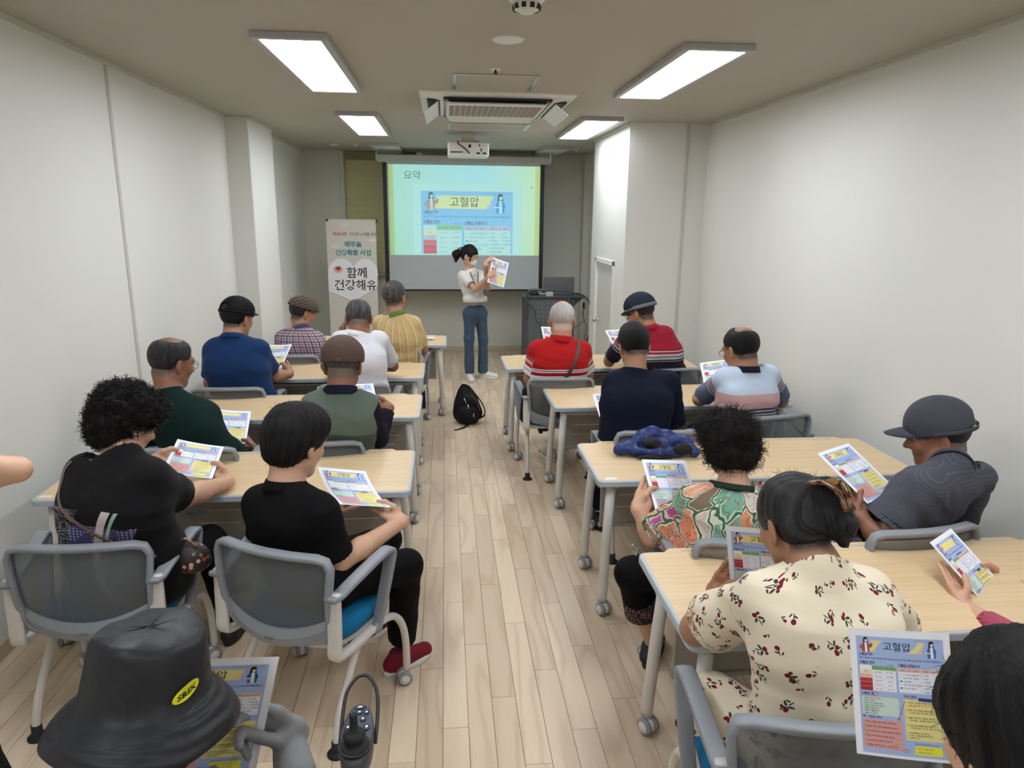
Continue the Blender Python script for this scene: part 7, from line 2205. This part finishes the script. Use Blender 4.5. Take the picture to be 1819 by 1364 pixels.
# ------------------------------------------------------------------ power wheelchair with bucket-hat reader, front left
wc = empty('power_wheelchair', (-.47, .80, 0)); tag(wc, 'black power wheelchair with joystick controller, front left', 'wheelchair')
MB().bbox(-.23, .23, -.22, .24, .44, .50, .02).obj('seat', M_NYL, wc)
MB().bbox(-.22, .22, -.27, -.21, .50, .92, .02).obj('backrest', M_NYL, wc)
for sx in (-1, 1):
    MB().bbox(sx * .265 - .03, sx * .265 + .03, -.20, .20 if sx < 0 else .47, .735, .77, .012).obj('armrest', M_RUB, wc)
    MB().sweep([(sx * .265, -.15, .67), (sx * .265, -.15, .35), (sx * .265, .2, .35), (sx * .265, .2, .67)], .011, 8).obj('side_frame', M_DARK, wc)
    w_ = MB().lathe([(.10, -.02), (.155, -.022), (.165, -.01), (.165, .01), (.155, .022), (.10, .02)], 28, o=(sx * .30, -.1, .166), ax=(1, 0, 0)).obj('drive_wheel', M_RUB, wc)
    MB().lathe([(0, -.016), (.11, -.016), (.11, .016), (0, .016)], 20, o=(sx * .30, -.1, .166), ax=(1, 0, 0)).obj('hub', M_GREYP, w_)
    MB().lathe([(0, -.015), (.06, -.015), (.07, 0), (.06, .015), (0, .015)], 18, o=(sx * .22, .30, .072), ax=(1, 0, 0)).obj('front_wheel', M_RUB, wc)
    MB().sweep([(sx * .22, .30, .10), (sx * .22, .26, .30), (sx * .22, .18, .42)], .012, 8).obj('fork', M_DARK, wc)
MB().bbox(-.2, .2, -.2, .2, .20, .42, .02).obj('battery_box', M_DARK, wc)
# controller at the end of the right armrest
cx, cy, cz = (-0.214, 1.42, 0.794)
lx, ly, lz = cx + .47, cy - .80, cz
m = MB(); n = 28; rings = []
for (sc, z) in ((.80, -.055), (.95, -.045), (1.0, -.015), (.97, .0), (.88, .006)):
    rg = []
    for k in range(n):
        a = 2 * PI * k / n
        c_, s_ = math.cos(a), math.sin(a)
        wd = .038 * (1.0 if s_ < 0 else 1 - .12 * s_)
        rg.append((lx + math.copysign(abs(c_) ** .75, c_) * wd * sc, ly + math.copysign(abs(s_) ** .85, s_) * .088 * sc, lz + z + (s_ * .010)))
    rings.append(rg)
vs = [p for q in rings for p in q]
m.add(vs, [(i * n + k, i * n + (k + 1) % n, (i + 1) * n + (k + 1) % n, (i + 1) * n + k) for i in range(4) for k in range(n)] + [tuple(range(n - 1, -1, -1)), tuple(4 * n + k for k in range(n))], 0, True)
ct = m.obj('controller', plain('controller_grey', rgb(70, 72, 78), .5), wc)
MB().sweep(smooth_path([(lx - .040, ly + .0, lz - .03), (lx - .041, ly + .06, lz + .0), (lx - .036, ly + .105, lz + .03), (lx - .018, ly + .135, lz + .045), (lx, ly + .142, lz + .05), (lx + .018, ly + .135, lz + .045), (lx + .036, ly + .105, lz + .03), (lx + .041, ly + .06, lz + .0), (lx + .040, ly, lz - .03)], 5), .0045, 10).obj('guard_loop', M_DARK, ct)
js = MB().lathe([(.032, .002), (.034, .006), (.030, .012), (.023, .014), (.021, .022), (.024, .030), (.025, .036), (.020, .043), (.010, .047), (.0085, .075), (.009, .084), (.006, .089), (0, .090)], 24, o=(lx, ly - .045, lz - .002)).obj('joystick', M_RUB, ct)
MB().lathe([(.034, 0), (.037, .0), (.037, .006), (.033, .006)], 28, o=(lx, ly - .045, lz)).obj('bezel', M_DARK, ct)
def icon(c, s=1.0): return emit('icon_%d_%d_%d' % c, lin(tuple(v / 255 for v in c)), .45)
for (dx, dy, rx, ry, col) in ((0, .068, .014, .006, (120, 170, 130)), (-.017, .050, .007, .008, (190, 70, 60)), (0, .053, .008, .006, (190, 70, 60)), (.017, .052, .007, .007, (90, 150, 220)), (-.010, .032, .008, .007, (210, 120, 90)), (.010, .032, .008, .007, (210, 120, 90)), (-.021, .008, .008, .010, (240, 110, 60)), (.021, .008, .008, .010, (240, 110, 60))):
    zt = lz + .0072 + dy / .088 * .010
    mm = MB(); ring = [(lx + dx + rx * math.cos(a), ly + dy + ry * math.sin(a), zt) for a in np.linspace(0, 2 * PI, 15)[:-1]]
    mm.lathe([(0, -.003), (1, -.003), (1, .0012), (.85, .002), (0, .002)], 14, sx=rx, sy=ry); mm.v = [(v_[0] + lx + dx, v_[1] + ly + dy, v_[2] + zt) for v_ in mm.v]
    bt = mm.obj('button', plain('button_navy', rgb(36, 44, 76), .35), wc)
    MB().box(lx + dx - rx * .35, lx + dx + rx * .35, ly + dy - ry * .3, ly + dy + ry * .3, zt + .0015, zt + .0028).obj('icon', icon(col), bt)

hc_ = V(-.468, 1.005, 1.218)
HS_ = .84
F_H = ((-0.529, 1.149, 1.186), (-0.328, 1.206, 1.144), (-0.605, 1.205, 0.904))
rh, fh = person('person in a black bucket hat and grey gloves sitting in the wheelchair, front left', head=hc_ + V(0, .0, -.035), yaw=-8, pitch=16, hs=.90, neck=(-.475, .88, 1.03), SL=(-.63, .86, .97), SR=(-.31, .86, .97),
    EL=(-.68, 1.02, .76), ER=(-.27, 1.02, .76), WL=(-.57, 1.26, .80), WR=grip(F_H, 'r', .68, 1.0, .55)['w'], hips=(-.47, .78, .60), bulge=.03, tw=.95, vox=.005, skin='tan', hand_s=.98, arm=.95,
    hands=None, hair=dict(kind='short', col='black', t=.01, low=-.06),
    shirt=dict(mat=M_BLACKC, sleeve=1.72, g=.0, sr=.060), pants=dict(mat=M_BLACKC, vox=.012), legs=[((-.58, 1.16, .56), (-.58, 1.22, .14)), ((-.36, 1.16, .56), (-.36, 1.22, .14))])
def glove(side, w, f, n, curl, thumb, spread=.05, tpts=None):
    G = Sdf(); w = V(w)
    el_ = V(-.27, 1.02, .76) if side == 'R' else V(-.68, 1.02, .76)
    G.cone(w + nrm(el_ - w) * .075, w + nrm(f) * .02, .040, .029, .015)
    add_hand(G, w, f, n, side, 1.05, curl, thumb, spread, tpts)
    finish(G, .0035, lambda Pt, d: d - .0012 + .0006 * wav(Pt, 200, 1), 'glove', M_GLOVE, rh)
_g = grip(F_H, 'r', .68, 1.0, .55)
glove('R', _g['w'], _g['f'], _g['n'], (.1, .3, .5, .7), (.5, .5), .04, _g['tpts'])
glove('L', (-.57, 1.26, .80), (.3, .4, .8), (.8, .3, 0), (.5, .6, .7, .8), (.5, .5))
hp = []
m = MB(); n = 84
prof = [(.0, .118), (.05, .1185), (.085, .116), (.094, .110), (.0985, .098), (.103, .06), (.108, .025), (.111, .0), (.122, -.008), (.136, -.022), (.150, -.038), (.160, -.052), (.166, -.064), (.163, -.067), (.150, -.052), (.120, -.016), (.105, -.004), (.100, .05), (.090, .10), (0, .108)]
vs = []
for (r_, z) in prof:
    for k in range(n):
        a = 2 * PI * k / n
        wv = .0045 * math.sin(3 * a + 1) * (r_ > .12) * (r_ - .11) / .05 + .002 * math.sin(7 * a + r_ * 60)
        rr = r_ * (1 + .012 * math.sin(2 * a + .5))
        vs.append((rr * math.cos(a) * .97, rr * math.sin(a) * 1.04, z + wv - (.006 * math.cos(a * 2 + .4) if .03 < r_ < .1 and z > .1 else 0)))
m.add(vs, [(i * n + k, i * n + (k + 1) % n, (i + 1) * n + (k + 1) % n, (i + 1) * n + k) for i in range(len(prof) - 1) for k in range(n)], 0, True)
Rh = head_frame(-8, 9, 4)
org = hc_ + V(0, 0, .015)
m.v = [tuple(org + Rh @ (V(v_) * HS_) - V(rh.location)) for v_ in m.v]
th_ = NT('hat_nylon'); co_ = th_.coord(); 
wv_ = th_.n('ShaderNodeTexWave', wave_type='RINGS', rings_direction='Z'); 
lc = th_.vmath('SUBTRACT', co_, tuple(org - V(rh.location))); th_.put(wv_.inputs['Vector'], lc); wv_.inputs['Scale'].default_value = 24
xx, yy, zz = th_.xyz(lc)
mask_ = th_.math('LESS_THAN', zz, -.004)
th_.bump(th_.math('ADD', th_.math('MULTIPLY', th_.math('MULTIPLY', wv_.outputs[0], mask_), .35), th_.noise(co_, 16, 3, .5, .4)), .45, .012)
hat = m.obj('bucket_hat', th_.fin(rgb(24, 25, 30), .5, spec=.4), rh)
# yellow patch with letters on the hat side
def hat_pt(a, z, off=.002):
    rr = .1075 - (z - .03) * .12 + off
    return org + Rh @ (V(rr * math.cos(a) * .97, rr * math.sin(a) * 1.04, z) * HS_)
pp = Page(); pp.oval(.5, .5, .5, .5, plain('patch_yellow', rgb(206, 204, 30), .5), 1, 24); pp.text(.16, .72, .52, 'SRIX', M_DARK, 2, .03, .7)
for tname, a0, z0, ww, hh, pg_ in (('hat_patch', math.radians(-24), .030, .055, .026, pp),):
    me = pg_.build('hat_patch', .0004, lambda x, y, l: tuple(hat_pt(a0 + (x - .5) * ww / .108, z0 + (y + .5) * hh + (x - .5) * .016, .0025 + l) - V(rh.location)))
    link('hat_patch', me, hat)
for sx in (-1, 1):
    MB().sweep(smooth_path([org + Rh @ V(sx * .085, .03, -.02) - V(rh.location), org + Rh @ V(sx * .085, .045, -.10) - V(rh.location), org + Rh @ V(sx * .03, .06, -.17) - V(rh.location)]), .0018, 6).obj('chin_cord', M_DARK, hat)
flyer(*F_H, 'leaflet in the gloved hand of the person in the bucket hat', .0, 'x', s=1.06)

# ------------------------------------------------------------------ person standing at the left edge
rs, fs_ = person('person in black standing at the left edge with one bare elbow in view', head=(-1.50, 1.55, 1.72), yaw=10, pitch=5, hs=1.0, neck=(-1.50, 1.50, 1.52), SL=(-1.68, 1.52, 1.47), SR=(-1.40, 1.50, 1.54),
    EL=(-1.82, 1.55, 1.22), ER=(-1.012, 1.68, 1.358), WL=(-1.72, 1.75, 1.12), WR=(-1.42, 1.66, 1.20), hips=(-1.34, 1.55, .93), bulge=.0, tw=.92, vox=.006, skin='light', arm=.62, hand_s=.8,
    hands=TURN(R=dict(f=(-.8, .3, .2), n=(0, -1, 0))), hair=dict(kind='mass', col='black', amp=.004, freq=50, prims=[('e', (0, -.02, .045), (.094, .11, .094)), ('e', (0, -.05, -.01), (.086, .075, .08), .03)]),
    shirt=dict(mat=M_BLACKC, sleeve=.45, g=.0), pants=dict(mat=M_BLACKC, w=1.45, cuff=.10, len=.93, vox=.012), legs=[((-1.53, 1.54, .50), (-1.53, 1.50, .1)), ((-1.20, 1.60, .50), (-1.20, 1.56, .1))],
    shoes=[((-1.53, 1.5, .1), 5, (M_SHOEK, M_SHOEK)), ((-1.20, 1.56, .1), -5, (M_SHOEK, M_SHOEK))])
